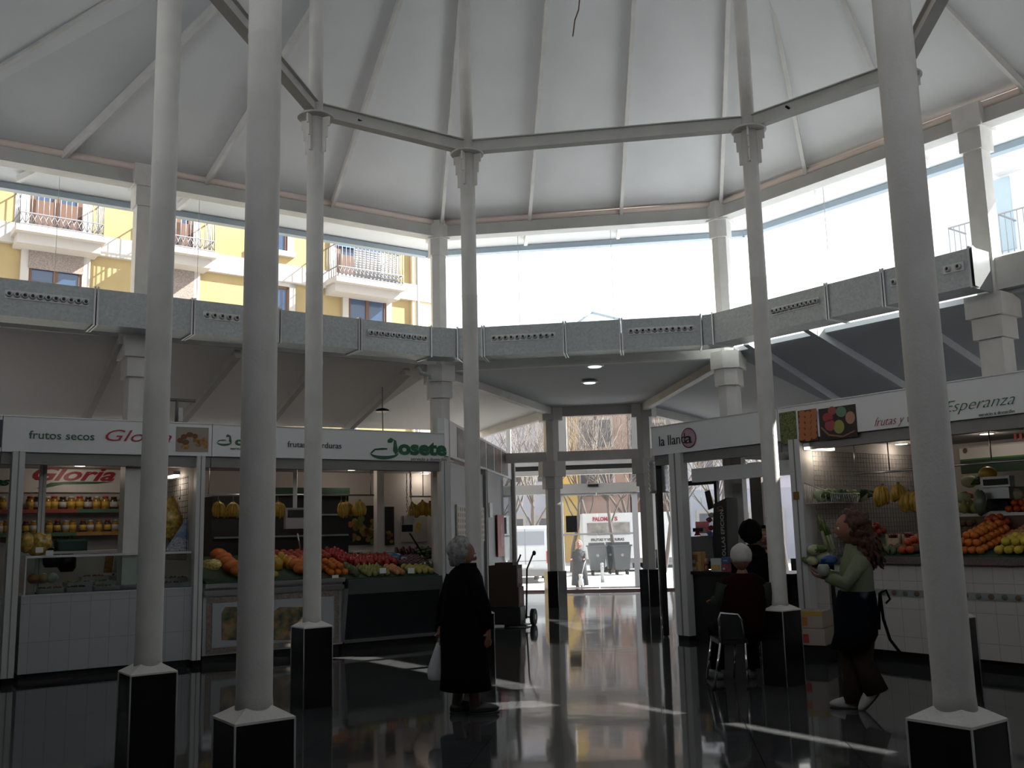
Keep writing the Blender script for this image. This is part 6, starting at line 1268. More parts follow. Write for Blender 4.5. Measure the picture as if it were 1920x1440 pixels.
def head_mb(mb, c, f, up, k=1.0, beard=0):
    """head with face: f forward, up; k=1 -> 0.23 m tall"""
    f = V3(f).normalized(); up = V3(up); up = (up - f * up.dot(f)).normalized(); r_ = f.cross(up)
    M = Matrix((r_, f, up)).transposed(); H = .115 * k
    def fn(p):
        x, y, z = p; q = V3((x * .74, y * .86, z))
        def g(cx, cz, w_, a):
            return a * math.exp(-((x - cx) ** 2 + (z - cz) ** 2) / (w_ * w_)) if y > 0 else 0
        q.y += g(0, -.12, .16, .20) + g(0, -.02, .12, .10) + g(0, -.78, .28, .10) + g(0, -.45, .2, .06) + g(.0, .35, .45, .03)
        q.y -= g(.3, .08, .17, .09) + g(-.3, .08, .17, .09) + g(0, -.36, .08, .03)
        if z < -.3: q.x *= 1 - .28 * (-.3 - z) / .7; q.y *= 1 - (.22 if y < 0 else .05) * (-.3 - z) / .7
        return q
    mb.ball(c, H, 28, 20, (1, 1, 1), 0, M, fn)
    for s_ in (-1, 1): mb.ball(V3(c) + r_ * s_ * H * .78 + up * -H * .08 - f * H * .05, H * .22, 8, 6, (.35, .6, 1), 0, M)
    return M, H
def eyes(c, M, H, par):
    r_, f, up = M.col[0], M.col[1], M.col[2]
    for s_ in (-1, 1):
        e = obj('eye', MB().ball(V3(c) + r_ * s_ * H * .3 + f * H * .76 + up * H * .08, H * .1, 8, 6), mat('eye_white', (.6, .58, .55), .3), par)
        obj('iris', MB().ball(V3(c) + r_ * s_ * H * .3 + f * H * .84 + up * H * .08, H * .045, 6, 5), BLK, e)
    obj('lips', MB().ball(V3(c) + f * H * .86 - up * H * .47, H * .16, 8, 5, (1.3, .45, .35), 0, M), mat('lips', (.28, .08, .07), .5), par)
    obj('eyebrows', MB().ball(V3(c) + r_ * H * .3 + f * H * .82 + up * H * .27, H * .13, 6, 4, (1.2, .3, .25), 0, M).ball(V3(c) - r_ * H * .3 + f * H * .82 + up * H * .27, H * .13, 6, 4, (1.2, .3, .25), 0, M), mat('brow', (.08, .06, .05), .8), par)
def person(lb, base, group=None): return thing('person', lb, 'person', tuple(base), group)
class Body:
    """local frame: F forward, L left of the person, z up"""
    def __init__(s, base, f): s.b = V3(base); s.f = V3((f[0], f[1], 0)).normalized(); s.l = V3((-s.f.y, s.f.x, 0))
    def __call__(s, fw, lf, z): return s.b + s.f * fw + s.l * lf + V3((0, 0, z))
    @property
    def rz(s): return math.atan2(s.f.y, s.f.x)
def shoe(t, B, fw, lf, z, m, rot=0, pitch=0, L=.25, name='shoe'):
    c = B(fw, lf, z); mb = MB(); M = Matrix.Rotation(B.rz + rot, 3, 'Z') @ Matrix.Rotation(pitch, 3, 'Y')
    mb.ball((0, 0, 0), 1, 14, 9, (1, 1, 1), fn=lambda p: V3((p.x * L * .52 + .03, p.y * (.045 - .008 * p.x), max(p.z, -.55) * (.055 - .018 * p.x))))
    mb.v = [c + M @ p for p in mb.v]; o = obj(name, mb, m, t); mb = MB(); mb.ball((0, 0, 0), 1, 14, 5, (1, 1, 1), fn=lambda p: V3((p.x * L * .54 + .03, p.y * .047, -.03 + p.z * .012))); mb.v = [c + M @ p for p in mb.v]; obj('sole', mb, RUB, o); return o

# ---- old woman in black ------------------------------------------------
base = fl(872, 1338); Bd = Body(base, (.86, .5)); k = 1.0
t = person('old woman with grey hair in a long black coat holding a white bag', base)
COAT = mat('black_coat', (.004, .004, .005), 1, spec=.05, bump=.2, bscale=12)
hc = CAM + ray(868, 1040) * (base.y / ray(868, 1040).y); ax = hc - base; hz = ax.z
def LP(x, y, dy=0):
    d = ray(x, y); return CAM + d * ((base.y + dy) / d.y)
lh = LP(826, 1180, .02); rh = LP(915, 1182, -.12)
J = {}; E_ = []
J['pel'] = (Bd(0, 0, .66), .12); J['bel'] = (Bd(0, 0, .82), .12); J['che'] = (Bd(.02, 0, .98), .11); J['nk'] = (Bd(.03, 0, 1.15), .05); J['nk2'] = (hc + V3((0, 0, -.07)), .048)
E_ += [('pel', 'bel'), ('bel', 'che'), ('che', 'nk'), ('nk', 'nk2')]
for s_, nm_, hp in ((1, 'l', lh), (-1, 'r', rh)):
    sh = Bd(.0, .15 * s_, 1.06); el = sh.lerp(hp, .52) + Bd.l * .04 * s_ + V3((0, 0, 0)); J[nm_ + 's'] = (sh, .038); J[nm_ + 'e'] = (el, .034); J[nm_ + 'w'] = (hp, .024); E_ += [('che', nm_ + 's'), (nm_ + 's', nm_ + 'e'), (nm_ + 'e', nm_ + 'w')]
    hand(J, E_, nm_, hp, V3((0, 0, -1)), Bd.l * -s_ if nm_ == 'r' else Bd.l * -1, .95, .75 if nm_ == 'l' else .35, s_)
    fx = .06 if s_ < 0 else -.04; J[nm_ + 'h'] = (Bd(0, .08 * s_, .6), .085); J[nm_ + 'k'] = (Bd(.03, .08 * s_, .36), .058); J[nm_ + 'a'] = (Bd(fx, .07 * s_, .09), .036); E_ += [('pel', nm_ + 'h'), (nm_ + 'h', nm_ + 'k'), (nm_ + 'k', nm_ + 'a')]
mb = skin_graph(J, E_); M, H = head_mb(mb, hc, (.93, .28, -.22), (.2, 0, 1), .98); body = obj('body', mb, SKIN, t); eyes(hc, M, H, t)
HAIRG = mat('grey_hair', (.22, .215, .21), .9, bump=.6, bscale=50, var=.4, vscale=30)
mb = MB(); bk = -M.col[1]; upv = M.col[2]
mb.ball(hc + bk * H * .22 + upv * H * .22, H * 1.08, 26, 18, (1, 1, 1), .16, M, lambda p: V3((p.x * .86, p.y * .95 if p.y < .35 else .33 + (p.y - .35) * .3, p.z * .98))); mb.ball(hc + bk * H * .5 - upv * H * .35, H * .72, 16, 12, (.9, .7, .9), .2, M); obj('hair', mb, HAIRG, t)
rz = Bd.rz
coat = MB().loft([(Bd(.03, 0, 1.17), .075, .085, rz), (Bd(.02, 0, 1.13), .105, .15, rz), (Bd(.015, 0, 1.08), .13, .195, rz), (Bd(.01, 0, .98), .155, .215, rz), (Bd(0, 0, .82), .165, .215, rz), (Bd(-.005, 0, .66), .18, .225, rz), (Bd(0, 0, .48), .185, .225, rz), (Bd(.005, 0, .3), .195, .225, rz), (Bd(.01, 0, .19), .205, .23, rz), (Bd(.01, 0, .2), .15, .17, rz)], 28)
for nm_ in 'lr':
    a, b, c = J[nm_ + 's'][0], J[nm_ + 'e'][0], J[nm_ + 'w'][0]; coat.tube([a + V3((0, 0, .02)), a.lerp(b, .4), b, b.lerp(c, .5), c + V3((0, 0, .02))], [.075, .075, .066, .058, .05], 14)
ct = obj('long_coat', coat, COAT, t); obj('coat_collar', MB().loft([(Bd(.03, 0, 1.13), .09, .105, rz), (Bd(.03, 0, 1.19), .085, .09, rz), (Bd(.03, 0, 1.19), .07, .075, rz)], 20), COAT, t)
obj('white_scarf', MB().loft([(Bd(.06, 0, 1.14), .075, .07, rz), (Bd(.06, 0, 1.205), .06, .062, rz)], 18), mat('scarf_white', (.5, .5, .5), .7), t)
for s_, nm_ in ((1, 'l'), (-1, 'r')):
    a = J[nm_ + 'a'][0]; obj('stocking', MB().tube([J[nm_ + 'k'][0], a + V3((0, 0, -.03))], [.062, .04], 12), mat('stocking', (.16, .09, .06), .6), t)
    shoe(t, Bd, (a - base).dot(Bd.f) + .04, (a - base).dot(Bd.l), .035, BLK, -.3 if s_ < 0 else -.1)
t = thing('plastic_bag', 'white plastic shopping bag hanging from the old woman\'s hand', 'bag', tuple(lh - V3((0, 0, .4))))
g_ = lh + V3((-.015, -.03, -.1)); mb = MB().loft([(g_ + V3((0, 0, -.0)), .015, .012, .3), (g_ + V3((-.005, 0, -.06)), .035, .02, .3), (g_ + V3((-.01, 0, -.14)), .062, .03, .4), (g_ + V3((-.018, 0, -.22)), .08, .04, .3), (g_ + V3((-.018, 0, -.28)), .075, .035, .5), (g_ + V3((-.018, 0, -.3)), .04, .02, .3)], 18); obj('bag_body', mb, mat('bag_plastic', (.42, .42, .44), .4, bump=.6, bscale=18), t)
obj('handle', MB().tube([g_, lh + V3((0, 0, -.06)), g_ + V3((.02, 0, 0))], .006, 6), mat('bag_plastic', (0, 0, 0)), t)

# ---- woman in the green sweater ---------------------------------------
base = fl(1606, 1330); Wb = Body(base, (-.97, .22)); t = person('woman with curly brown hair in a green sweater and black apron, walking left', base)
def WP_(x, y, dy=0):
    d = ray(x, y); return CAM + d * ((base.y + dy) / d.y)
hc = WP_(1592, 990); SW = mat('green_sweater', (.15, .165, .105), 1, spec=.1, bump=.5, bscale=30); APR = mat('black_apron', (.004, .005, .008), 1, spec=.05); TRO = mat('brown_trousers', (.028, .02, .014), 1, spec=.05, bump=.3, bscale=20)
J = {}; E_ = []; pelv = WP_(1608, 1140); che = WP_(1605, 1066); bel = WP_(1608, 1105)
J['pel'] = (pelv, .12); J['bel'] = (bel, .11); J['che'] = (che, .115); J['nk'] = (WP_(1600, 1030), .05); J['nk2'] = (WP_(1596, 1012), .045); E_ += [('pel', 'bel'), ('bel', 'che'), ('che', 'nk'), ('nk', 'nk2')]
ht = {'l': WP_(1549, 1074, .2), 'r': WP_(1550, 1082, -.05)}; elb = {'l': WP_(1590, 1092, .22), 'r': WP_(1585, 1095, -.2)}
kn = {'l': WP_(1597, 1240, .06), 'r': WP_(1618, 1238, -.06)}; an = {'l': WP_(1604, 1310, .05), 'r': WP_(1640, 1290, -.07)}
for s_, nm_ in ((1, 'r'), (-1, 'l')):   # facing left: her left side is nearer the back of the stall
    sg = -1 if nm_ == 'r' else 1; sh = che + V3((0, .15 * sg if nm_ == 'l' else -.15, .06)); J[nm_ + 's'] = (sh, .048); J[nm_ + 'e'] = (elb[nm_], .036); J[nm_ + 'w'] = (ht[nm_], .024); E_ += [('che', nm_ + 's'), (nm_ + 's', nm_ + 'e'), (nm_ + 'e', nm_ + 'w')]
    hand(J, E_, nm_, ht[nm_], V3((-1, .1, .1)), V3((0, 0, 1)), .95, .7, sg)
    hp = pelv + V3((0, .09 * sg, -.05)); J[nm_ + 'h'] = (hp, .09); J[nm_ + 'k'] = (kn[nm_], .062); J[nm_ + 'a'] = (an[nm_], .038); E_ += [('pel', nm_ + 'h'), (nm_ + 'h', nm_ + 'k'), (nm_ + 'k', nm_ + 'a')]
mb = skin_graph(J, E_); M, H = head_mb(mb, hc, (-.97, .18, -.12), (-.05, 0, 1), 1.0); obj('body', mb, SKIN2, t); eyes(hc, M, H, t)
rz = Wb.rz; up = V3((0, 0, 1))
sw = MB().loft([(J['nk'][0] + V3((0, 0, .04)), .055, .058, rz), (J['nk'][0], .07, .10, rz), (che + V3((0, 0, .08)), .10, .17, rz), (che, .125, .185, rz), (che.lerp(bel, .6), .125, .17, rz), (bel + V3((0, 0, -.02)), .13, .17, rz), (bel.lerp(pelv, .7), .14, .18, rz)], 26)
for nm_ in 'lr':
    a, b, c = J[nm_ + 's'][0], J[nm_ + 'e'][0], J[nm_ + 'w'][0]; sw.tube([a + V3((0, 0, .01)), a.lerp(b, .5), b, b.lerp(c, .5), b.lerp(c, .88)], [.072, .062, .056, .05, .042], 14)
for ch in (sw,):
    ch.v = [v + V3((0, 0, 0)) + (v - che) * .03 * math.sin(v.z * 90) for v in ch.v]
obj('sweater', sw, SW, t)
ap_ = MB().loft([(bel + V3((-.01, 0, -.01)), .14, .178, rz), (bel.lerp(pelv, .5) + V3((-.01, 0, 0)), .152, .19, rz), (pelv + V3((-.015, 0, -.02)), .165, .205, rz), (pelv + V3((-.03, 0, -.2)), .165, .205, rz), (WP_(1600, 1215) + V3((-.02, 0, 0)), .155, .20, rz), (WP_(1600, 1215) + V3((-.02, 0, .01)), .13, .17, rz)], 26); obj('apron', ap_, APR, t)
kb = bel + V3((.16, -.04, -.03)); obj('apron_bow', MB().tube([kb, kb + V3((.05, 0, .02)), kb + V3((.075, 0, -.05)), kb + V3((.04, 0, -.08))], .009, 6).tube([kb, kb + V3((.01, 0, -.2)), kb + V3((.05, 0, -.36)), kb + V3((.12, 0, -.46))], .012, 6).tube([kb, kb + V3((-.02, 0, -.15)), kb + V3((-.03, 0, -.28))], .012, 6), APR, t)
tr_ = MB()
for nm_ in 'lr':
    h_, k_, a_ = J[nm_ + 'h'][0], kn[nm_], an[nm_]; e = a_ + (a_ - k_).normalized() * .03; tr_.tube([h_ + V3((0, 0, .06)), h_.lerp(k_, .5), k_, k_.lerp(a_, .5), e], [.10, .092, .078, .082, .095], 16)
obj('trousers', tr_, TRO, t); SHW = mat('white_shoe', (.34, .32, .31), .5)
shoe(t, Wb, (an['l'] - base).dot(Wb.f) + .03, (an['l'] - base).dot(Wb.l), .035, SHW, 0, 0, .27); shoe(t, Wb, (an['r'] - base).dot(Wb.f) + .02, (an['r'] - base).dot(Wb.l), max(.1, an['r'].z - .04), SHW, .1, .85, .27)
HAIRB = mat('brown_curls', (.06, .022, .012), .8, bump=.8, bscale=40, var=.5, vscale=25)
mb = MB(); bk = -M.col[1]; upv = M.col[2]; mb.ball(hc + bk * H * .3 + upv * H * .2, H * 1.1, 24, 16, (1, 1, 1), .2, M, lambda p: V3((p.x * .9, p.y * .95 if p.y < .3 else .28 + (p.y - .3) * .3, p.z)))
hb = hc + bk * H * .6
for x_, y_, r_ in ((1604, 982, .105), (1611, 1002, .105), (1616, 1022, .1), (1621, 1040, .085), (1626, 1056, .06)): mb.ball(WP_(x_, y_, -.01), r_, 18, 13, (1, 1.2, 1.1), .5)
for i in range(110):
    a = R.uniform(-1.5, 1.5); rr = H * R.uniform(.6, 1.1); st = hb + M.col[0] * math.sin(a) * rr * .8 + bk * (math.cos(a) * rr * .5) + upv * H * R.uniform(-.1, .7); pts = [st]; L = R.uniform(.2, .34); n = 7; dx = R.uniform(.04, .16)
    for q in range(1, n + 1): u_ = q / n; pts.append(st + V3((dx * u_ + .015 * math.sin(u_ * 14 + i), .015 * math.cos(u_ * 14 + i), -L * u_)))
    mb.tube(pts, [.016, .02, .021, .02, .019, .016, .011, .005], 6)
obj('curly_hair', mb, HAIRB, t)
t = thing('blue_glove', 'bright blue cloth glove held above the low counter', 'glove', tuple(WP_(1556, 1048, .05))); gp = WP_(1556, 1050, .1); mb = MB().ball(gp, .055, 14, 10, (1.1, .8, .8), .25); 
for q in range(4): mb.ball(gp + V3((-.05, -.02 + q * .015, .01 - q * .012)), .018, 7, 5, (1.8, .8, .8))
obj('glove_body', mb, mat('glove_blue', (.02, .07, .22), .6), t)
simple('held_cup', MB().lathe([(.03, 0), (.045, .03), (.045, .07), (.035, .09)], WP_(1545, 1080, -.08), 14), mat('cup_pale', (.22, .24, .19), .5), 'pale jar held in the woman\'s hands', 'jar')

# ---- seated man and chair ----------------------------------------------
CH0 = fl(1372, 1290); Cb = Body(CH0, (-.12, 1.0)); t = thing('chair', 'black seat chair with chromed tube frame under the seated man', 'chair', tuple(CH0)); CHR = mat('chrome', (.55, .55, .58), .12, 1)
zb0 = .40
def cp_(x, y, Y): d = ray(x, y); return CAM + d * (Y / d.y)
Yb = CH0.y - .02
bl, br = cp_(1347, 1150, Yb), cp_(1389, 1152, Yb); ll, lr_ = cp_(1340, 1284, Yb - .03), cp_(1403, 1290, Yb - .03); jl, jr = cp_(1351, 1205, Yb), cp_(1397, 1205, Yb)
obj('back_tube', MB().tube([jl, jl.lerp(bl, .8), bl + V3((.02, 0, .0)), br - V3((.03, 0, 0)), br.lerp(jr, .2), jr], .012, 8), CHR, t); mb = MB(); mb.slab([jl + V3((.01, .02, .03)), jr + V3((-.01, .02, .03)), br + V3((-.01, .02, -.02)), bl + V3((.015, .02, -.02))], .015); obj('backrest', mb, BLK, t)
zs_ = jl.z; seat = MB().box(jl.x - .01, jr.x + .03, Yb + .02, Yb + .42, zs_ - .02, zs_ + .02); obj('seat', seat, BLK, t)
for a, b in ((jl, ll), (jr, lr_), (jl + V3((0, .4, 0)), V3((ll.x + .02, ll.y + .46, 0))), (jr + V3((0, .4, 0)), V3((lr_.x - .02, lr_.y + .46, 0)))): obj('leg', MB().tube([a, V3((b.x, b.y, .02))], .011, 8), CHR, t)
for e in (ll, lr_): obj('foot_cap', MB().lathe([(.015, 0), (.015, .03)], V3((e.x, e.y, 0)), 10), RUB, t)
base = V3((fl(1395, 1290).x, CH0.y + .15, 0)); Mb = Body(base, (-.1, 1)); t = person('seated man with white hair seen from behind in a dark red vest', base)
def MP(x, y, dy=0): d = ray(x, y); return CAM + d * ((base.y + dy) / d.y)
hc = MP(1389, 1046); sc = MP(1394, 1085); pe = V3((MP(1392, 1180).x, base.y, zs_ + .1)); J = {}; E_ = []
J['pel'] = (pe, .13); J['bel'] = (pe.lerp(sc, .45), .13); J['che'] = (sc + V3((0, 0, -.1)), .115); J['nk'] = (sc + V3((0, .02, .03)), .05); J['nk2'] = (hc - V3((0, 0, .08)), .052); E_ += [('pel', 'bel'), ('bel', 'che'), ('che', 'nk'), ('nk', 'nk2')]
eb = {'l': MP(1352, 1130), 'r': MP(1438, 1132)}; hd = {'l': MP(1338, 1125, .2), 'r': MP(1420, 1120, .35)}; 
for s_, nm_ in ((1, 'l'), (-1, 'r')):
    sh = sc + V3((-.17 * s_, 0, -.03)); J[nm_ + 's'] = (sh + V3((0, 0, -.02)), .04); J[nm_ + 'e'] = (eb[nm_], .038); J[nm_ + 'w'] = (hd[nm_], .027); E_ += [('che', nm_ + 's'), (nm_ + 's', nm_ + 'e'), (nm_ + 'e', nm_ + 'w')]; hand(J, E_, nm_, hd[nm_], V3((0, 1, -.1)), V3((0, 0, -1)), 1, .5, s_)
    J[nm_ + 'h'] = (pe + V3((-.1 * s_, .08, -.03)), .09); J[nm_ + 'k'] = (pe + V3((-.16 * s_, .42, -.02)), .065); J[nm_ + 'a'] = (V3((pe.x - .17 * s_, pe.y + .38, .09)), .042); E_ += [('pel', nm_ + 'h'), (nm_ + 'h', nm_ + 'k'), (nm_ + 'k', nm_ + 'a')]
mb = skin_graph(J, E_); M, H = head_mb(mb, hc, (-.1, 1, -.05), (0, 0, 1), 1.02); obj('body', mb, SKIN, t); eyes(hc, M, H, t)
mb = MB(); mb.ball(hc - M.col[1] * H * .12 + M.col[2] * H * .16, H * 1.0, 24, 16, (1, 1, 1), .06, M, lambda p: V3((p.x * .84, p.y * .93 if p.y < .4 else .38 + (p.y - .4) * .3, p.z if p.z > -.45 else -.45 + (p.z + .45) * .3))); obj('white_hair', mb, mat('white_hair', (.42, .40, .38), .7, bump=.3, bscale=40), t)
SLV = mat('grey_green_sleeve', (.035, .04, .032), 1, spec=.05); sl_ = MB()
for nm_ in 'lr':
    a, b, c = J[nm_ + 's'][0], J[nm_ + 'e'][0], J[nm_ + 'w'][0]; sl_.tube([a, a.lerp(b, .5), b, b.lerp(c, .5), b.lerp(c, .9)], [.085, .078, .066, .056, .045], 14)
obj('sleeves', sl_, SLV, t); rz = Mb.rz
obj('vest', MB().loft([(sc + V3((0, .01, .05)), .075, .10, rz), (sc + V3((0, 0, .0)), .10, .19, rz), (sc + V3((0, 0, -.08)), .14, .225, rz), (sc.lerp(pe, .5), .155, .215, rz), (pe + V3((0, 0, .02)), .165, .215, rz), (pe + V3((0, 0, -.06)), .15, .20, rz)], 26), mat('dark_red_vest', (.016, .003, .004), 1, spec=.05, bump=.3, bscale=25), t)
tr_ = MB()
for nm_ in 'lr': h_, k_, a_ = J[nm_ + 'h'][0], J[nm_ + 'k'][0], J[nm_ + 'a'][0]; tr_.tube([h_ + V3((0, -.08, 0)), h_.lerp(k_, .5), k_, k_.lerp(a_, .5), a_], [.105, .095, .082, .07, .065], 14)
obj('trousers', tr_, mat('dark_trousers', (.006, .006, .007), 1, spec=.05), t)
for s_, nm_ in ((1, 'l'), (-1, 'r')): a_ = J[nm_ + 'a'][0]; shoe(t, Mb, (a_ - base).dot(Mb.f) + .05, (a_ - base).dot(Mb.l), .035, mat('grey_shoe', (.12, .12, .12), .5), .3 * s_)

# ---- dark haired people at the counter -----------------------------------
def dark_person(x, yh, Y, f, lb, hair, cloth, lean=0, gz=0, skin=SKIN, hairsize=1.15, wd=.2, legm=None):
    d = ray(x, yh); hc = CAM + d * (Y / d.y); base = V3((hc.x - lean, hc.y, gz)); B_ = Body(base, f); t = person(lb, base); h = hc.z + .12 - gz; k = h / 1.65
    J = {}; E_ = []; J['pel'] = (B_(0, 0, .88 * k), .12 * k); J['bel'] = (B_(0, 0, 1.05 * k), .12 * k); J['che'] = (B_(0, 0, 1.25 * k) + V3((lean * .5, 0, 0)), .13 * k); nk = V3((hc.x - lean * .2, hc.y, hc.z - .15)); J['nk'] = (nk, .052 * k); J['nk2'] = (hc - V3((0, 0, .08)), .048 * k)
    E_ += [('pel', 'bel'), ('bel', 'che'), ('che', 'nk'), ('nk', 'nk2')]
    for s_, nm_ in ((1, 'l'), (-1, 'r')):
        sh = nk + B_.l * .16 * s_ * k + V3((0, 0, -.06)); el = sh + B_.f * .06 + B_.l * .05 * s_ + V3((0, 0, -.27 * k)); wr = el + B_.f * .22 * k + V3((0, 0, .02)); J[nm_ + 's'] = (sh, .05 * k); J[nm_ + 'e'] = (el, .04 * k); J[nm_ + 'w'] = (wr, .025 * k); E_ += [('che', nm_ + 's'), (nm_ + 's', nm_ + 'e'), (nm_ + 'e', nm_ + 'w')]
        hand(J, E_, nm_, wr, B_.f, V3((0, 0, -1)), k, .4, s_); J[nm_ + 'h'] = (B_(0, .09 * s_ * k, .84 * k), .09 * k); J[nm_ + 'k'] = (B_(.02, .09 * s_ * k, .47 * k), .06 * k); J[nm_ + 'a'] = (B_(0, .09 * s_ * k, .08 * k), .04 * k); E_ += [('pel', nm_ + 'h'), (nm_ + 'h', nm_ + 'k'), (nm_ + 'k', nm_ + 'a')]
    mb = skin_graph(J, E_); M, H = head_mb(mb, hc, V3((f[0], f[1], -.05)), (0, 0, 1), k * 1.0); obj('body', mb, skin, t); eyes(hc, M, H, t)
    if hair: 
        mb = MB(); mb.ball(hc - M.col[1] * H * .25 + M.col[2] * H * .18, H * hairsize, 22, 15, (1, 1, 1), .12, M, lambda p: V3((p.x * .92, p.y * .95 if p.y < .3 else .28 + (p.y - .3) * .3, p.z))); obj('hair', mb, hair, t)
    rz = B_.rz; mb = MB().loft([(nk + V3((0, 0, .03)), .07 * k, .08 * k, rz), (nk + V3((0, 0, -.02)), .1 * k, .15 * k, rz), (nk + V3((0, 0, -.08)), .12 * k, .2 * k, rz), (J['che'][0], .15 * k, wd, rz), (J['bel'][0], .15 * k, wd, rz), (J['pel'][0], .16 * k, wd, rz), (B_(0, 0, .72 * k), .16 * k, wd, rz)], 24)
    for nm_ in 'lr':
        a, b, c = J[nm_ + 's'][0], J[nm_ + 'e'][0], J[nm_ + 'w'][0]; mb.tube([a, a.lerp(b, .5), b, b.lerp(c, .9)], [.075 * k, .068 * k, .058 * k, .045 * k], 12)
    obj('jacket', mb, cloth, t); mb = MB()
    for nm_ in 'lr': h_, k_, a_ = J[nm_ + 'h'][0], J[nm_ + 'k'][0], J[nm_ + 'a'][0]; mb.tube([h_, h_.lerp(k_, .5), k_, k_.lerp(a_, .5), a_], [.1 * k, .09 * k, .075 * k, .066 * k, .06 * k], 12)
    obj('trousers', mb, legm or BLK, t)
    for nm_ in 'lr': a_ = J[nm_ + 'a'][0]; shoe(t, B_, (a_ - base).dot(B_.f) + .04, (a_ - base).dot(B_.l), .035, BLK)
    return t
HBLK = mat('black_hair', (.004, .004, .004), .9, spec=.1, bump=.5, bscale=40)
dark_person(1408, 1000, 10.5, (.35, .93), 'dark haired person in a black jacket standing behind the seated man', HBLK, mat('black_jacket', (.004, .004, .006), 1, spec=.05), -.0, hairsize=1.3, wd=.23)
dark_person(1434, 1006, 11.45, (-.55, -.83), 'dark haired person facing the hall, half hidden by the round column', HBLK, mat('dark_jumper', (.012, .012, .016), .8), 0, hairsize=1.12)

# ---- outside: person with a dog -----------------------------------------
def outside_person():
    d = ray(1082, 1020); Y = 29.4; base = CAM + ray(1080, 1103) * (Y / ray(1080, 1103).y); base.z = GZ
    t = dark_person(1085, 1021, Y, (-.2, -.97), 'person in a long dark coat walking a small white dog outside', mat('pink_cap', (.35, .2, .2), .7), mat('dark_coat_out', (.02, .02, .025), .8), legm=mat('long_coat_out', (.015, .015, .02), .8), skin=SKIN2, gz=GZ)
    b_ = V3((0, 0, 0)); hc_ = CAM + ray(1085, 1021) * (Y / ray(1085, 1021).y); c_ = V3((hc_.x, hc_.y, GZ)); h_ = hc_.z - GZ
    obj('long_coat', MB().loft([(c_ + V3((0, 0, .82 * h_)), .12, .17, -1.7), (c_ + V3((0, 0, .55 * h_)), .17, .21, -1.7), (c_ + V3((0, 0, .12)), .21, .26, -1.7), (c_ + V3((0, 0, .12)), .1, .1, -1.7)], 20), mat('dark_coat_out', (0, 0, 0)), t)
    return t
outside_person()
d_ = fl(1090, 1104, GZ); Y = 28.9; db = V3((d_.x * Y / d_.y, Y, GZ)); Db = Body(db, (-.1, -1)); t = thing('dog', 'small white dog in a blue vest on a leash outside the door', 'dog', tuple(db)); J = {}; E_ = []
J['ch'] = (Db(.1, 0, .25), .075); J['be'] = (Db(-.05, 0, .26), .062); J['ru'] = (Db(-.17, 0, .26), .062); J['ta'] = (Db(-.22, 0, .33), .02); J['ta2'] = (Db(-.24, 0, .42), .015); J['nk'] = (Db(.17, 0, .35), .05); J['hd'] = (Db(.21, 0, .42), .06); J['mu'] = (Db(.29, 0, .40), .028); E_ = [('ch', 'be'), ('be', 'ru'), ('ru', 'ta'), ('ta', 'ta2'), ('ch', 'nk'), ('nk', 'hd'), ('hd', 'mu')]
for s_, nm_ in ((1, 'a'), (-1, 'b')):
    J['f' + nm_] = (Db(.12, .05 * s_, .17), .03); J['g' + nm_] = (Db(.12, .05 * s_, .09), .02); J['p' + nm_] = (Db(.14, .05 * s_, .02), .022); E_ += [('ch', 'f' + nm_), ('f' + nm_, 'g' + nm_), ('g' + nm_, 'p' + nm_)]
    J['h' + nm_] = (Db(-.15, .05 * s_, .18), .035); J['k' + nm_] = (Db(-.2, .05 * s_, .1), .02); J['q' + nm_] = (Db(-.17, .05 * s_, .02), .022); E_ += [('ru', 'h' + nm_), ('h' + nm_, 'k' + nm_), ('k' + nm_, 'q' + nm_)]; J['e' + nm_] = (Db(.19, .06 * s_, .47), .018); E_.append(('hd', 'e' + nm_))
obj('body', skin_graph(J, E_), mat('white_fur', (.5, .46, .42), .9, bump=.6, bscale=60), t); obj('blue_vest', MB().tube([Db(.14, 0, .25), Db(-.1, 0, .265)], [.088, .078], 14), mat('dog_vest', (.12, .25, .4), .7), t); obj('nose', MB().ball(Db(.325, 0, .405), .014, 8, 6), BLK, t)
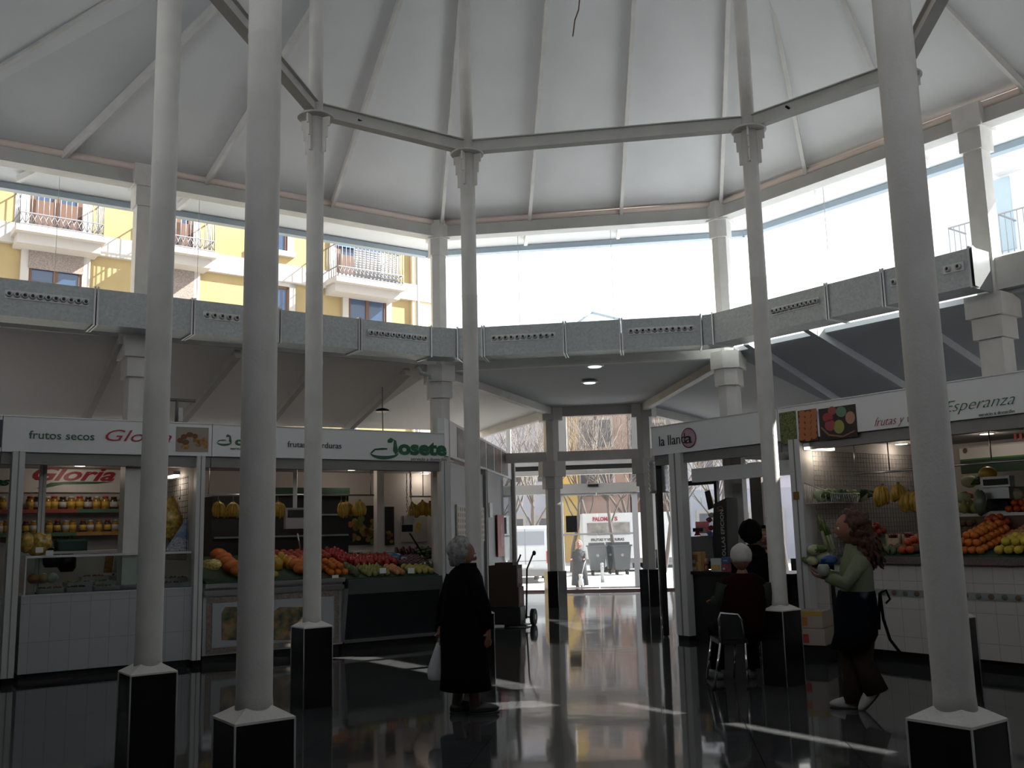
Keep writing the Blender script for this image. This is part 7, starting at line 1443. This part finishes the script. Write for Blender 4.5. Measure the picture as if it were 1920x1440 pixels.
simple('dog_leash', MB().tube([Db(.15, 0, .36), Db(.0, .1, .7), Db(-.35, .14, .85)], .008, 5), mat('leash_pale', (.5, .5, .5), .5), 'pale leash between the person outside and the dog', 'leash')

# ---- hand trolley with cardboard boxes ------------------------------------
tb = fl(962, 1172); TF = Fr((tb.x, tb.y), (.96, -.28)); t = thing('hand_truck', 'hand truck with two black wheels leaning by the left corridor wall', 'hand truck', tuple(tb))
for a in (.02, .22): obj('side_rail', MB().tube([TF.P(a, .0, .1), TF.P(a + .0, .1, .85), TF.P(a + .1, .12, 1.08)], .014, 8), DARKM, t)
obj('axle', MB().tube([TF.P(-.08, .02, .12), TF.P(.32, .02, .12)], .012, 8), DARKM, t)
for a in (-.1, .33): w_ = obj('wheel', MB().tube([TF.P(a - .03, .02, .125), TF.P(a + .03, .02, .125)], .125, 22), RUB, t); obj('hub', MB().tube([TF.P(a - .035, .02, .125), TF.P(a + .035, .02, .125)], .045, 14), GREYP, w_)
obj('grip', MB().ball(TF.P(.34, .12, 1.1), .03, 10, 8, (1, 1, 1.3)), BLK, t); obj('toe_plate', MB().fbox(TF, -.05, .3, -.3, .02, .015, .03), DARKM, t)
CBD = mat('carton_brown_dark', (.05, .03, .02), .8); CBR = mat('carton_dark_red', (.10, .01, .015), .6)
for i, (z0, z1, a0, a1, m, lb) in enumerate(((.035, .30, -.26, .22, BLK, 'bottom black crate on the hand truck'), (.302, .60, -.27, .2, CBD, 'middle brown carton on the hand truck'), (.602, .93, -.27, .18, CBD, 'top brown carton on the hand truck'))):
    b = thing('carton', lb, 'box', tuple(TF.P(0, -.15, z0))); obj('carton_body', MB().fbox(TF, a0, a1, -.34, -.04, z0, z1), m, b); obj('open_flaps' if i == 2 else 'tape', MB().fbox(TF, a0 + .1, a1 - .06, -.345, -.035, z1 - .001, z1 + (.04 if i == 2 else .001)), m, b); obj('side_print', MB().fbox(TF, a1, a1 + .004, -.3, -.1, z0 + .05, z1 - .05), CBR if i else GREYP, b)
for o in list(D.objects):
    if '_o' in o: del o['_o']
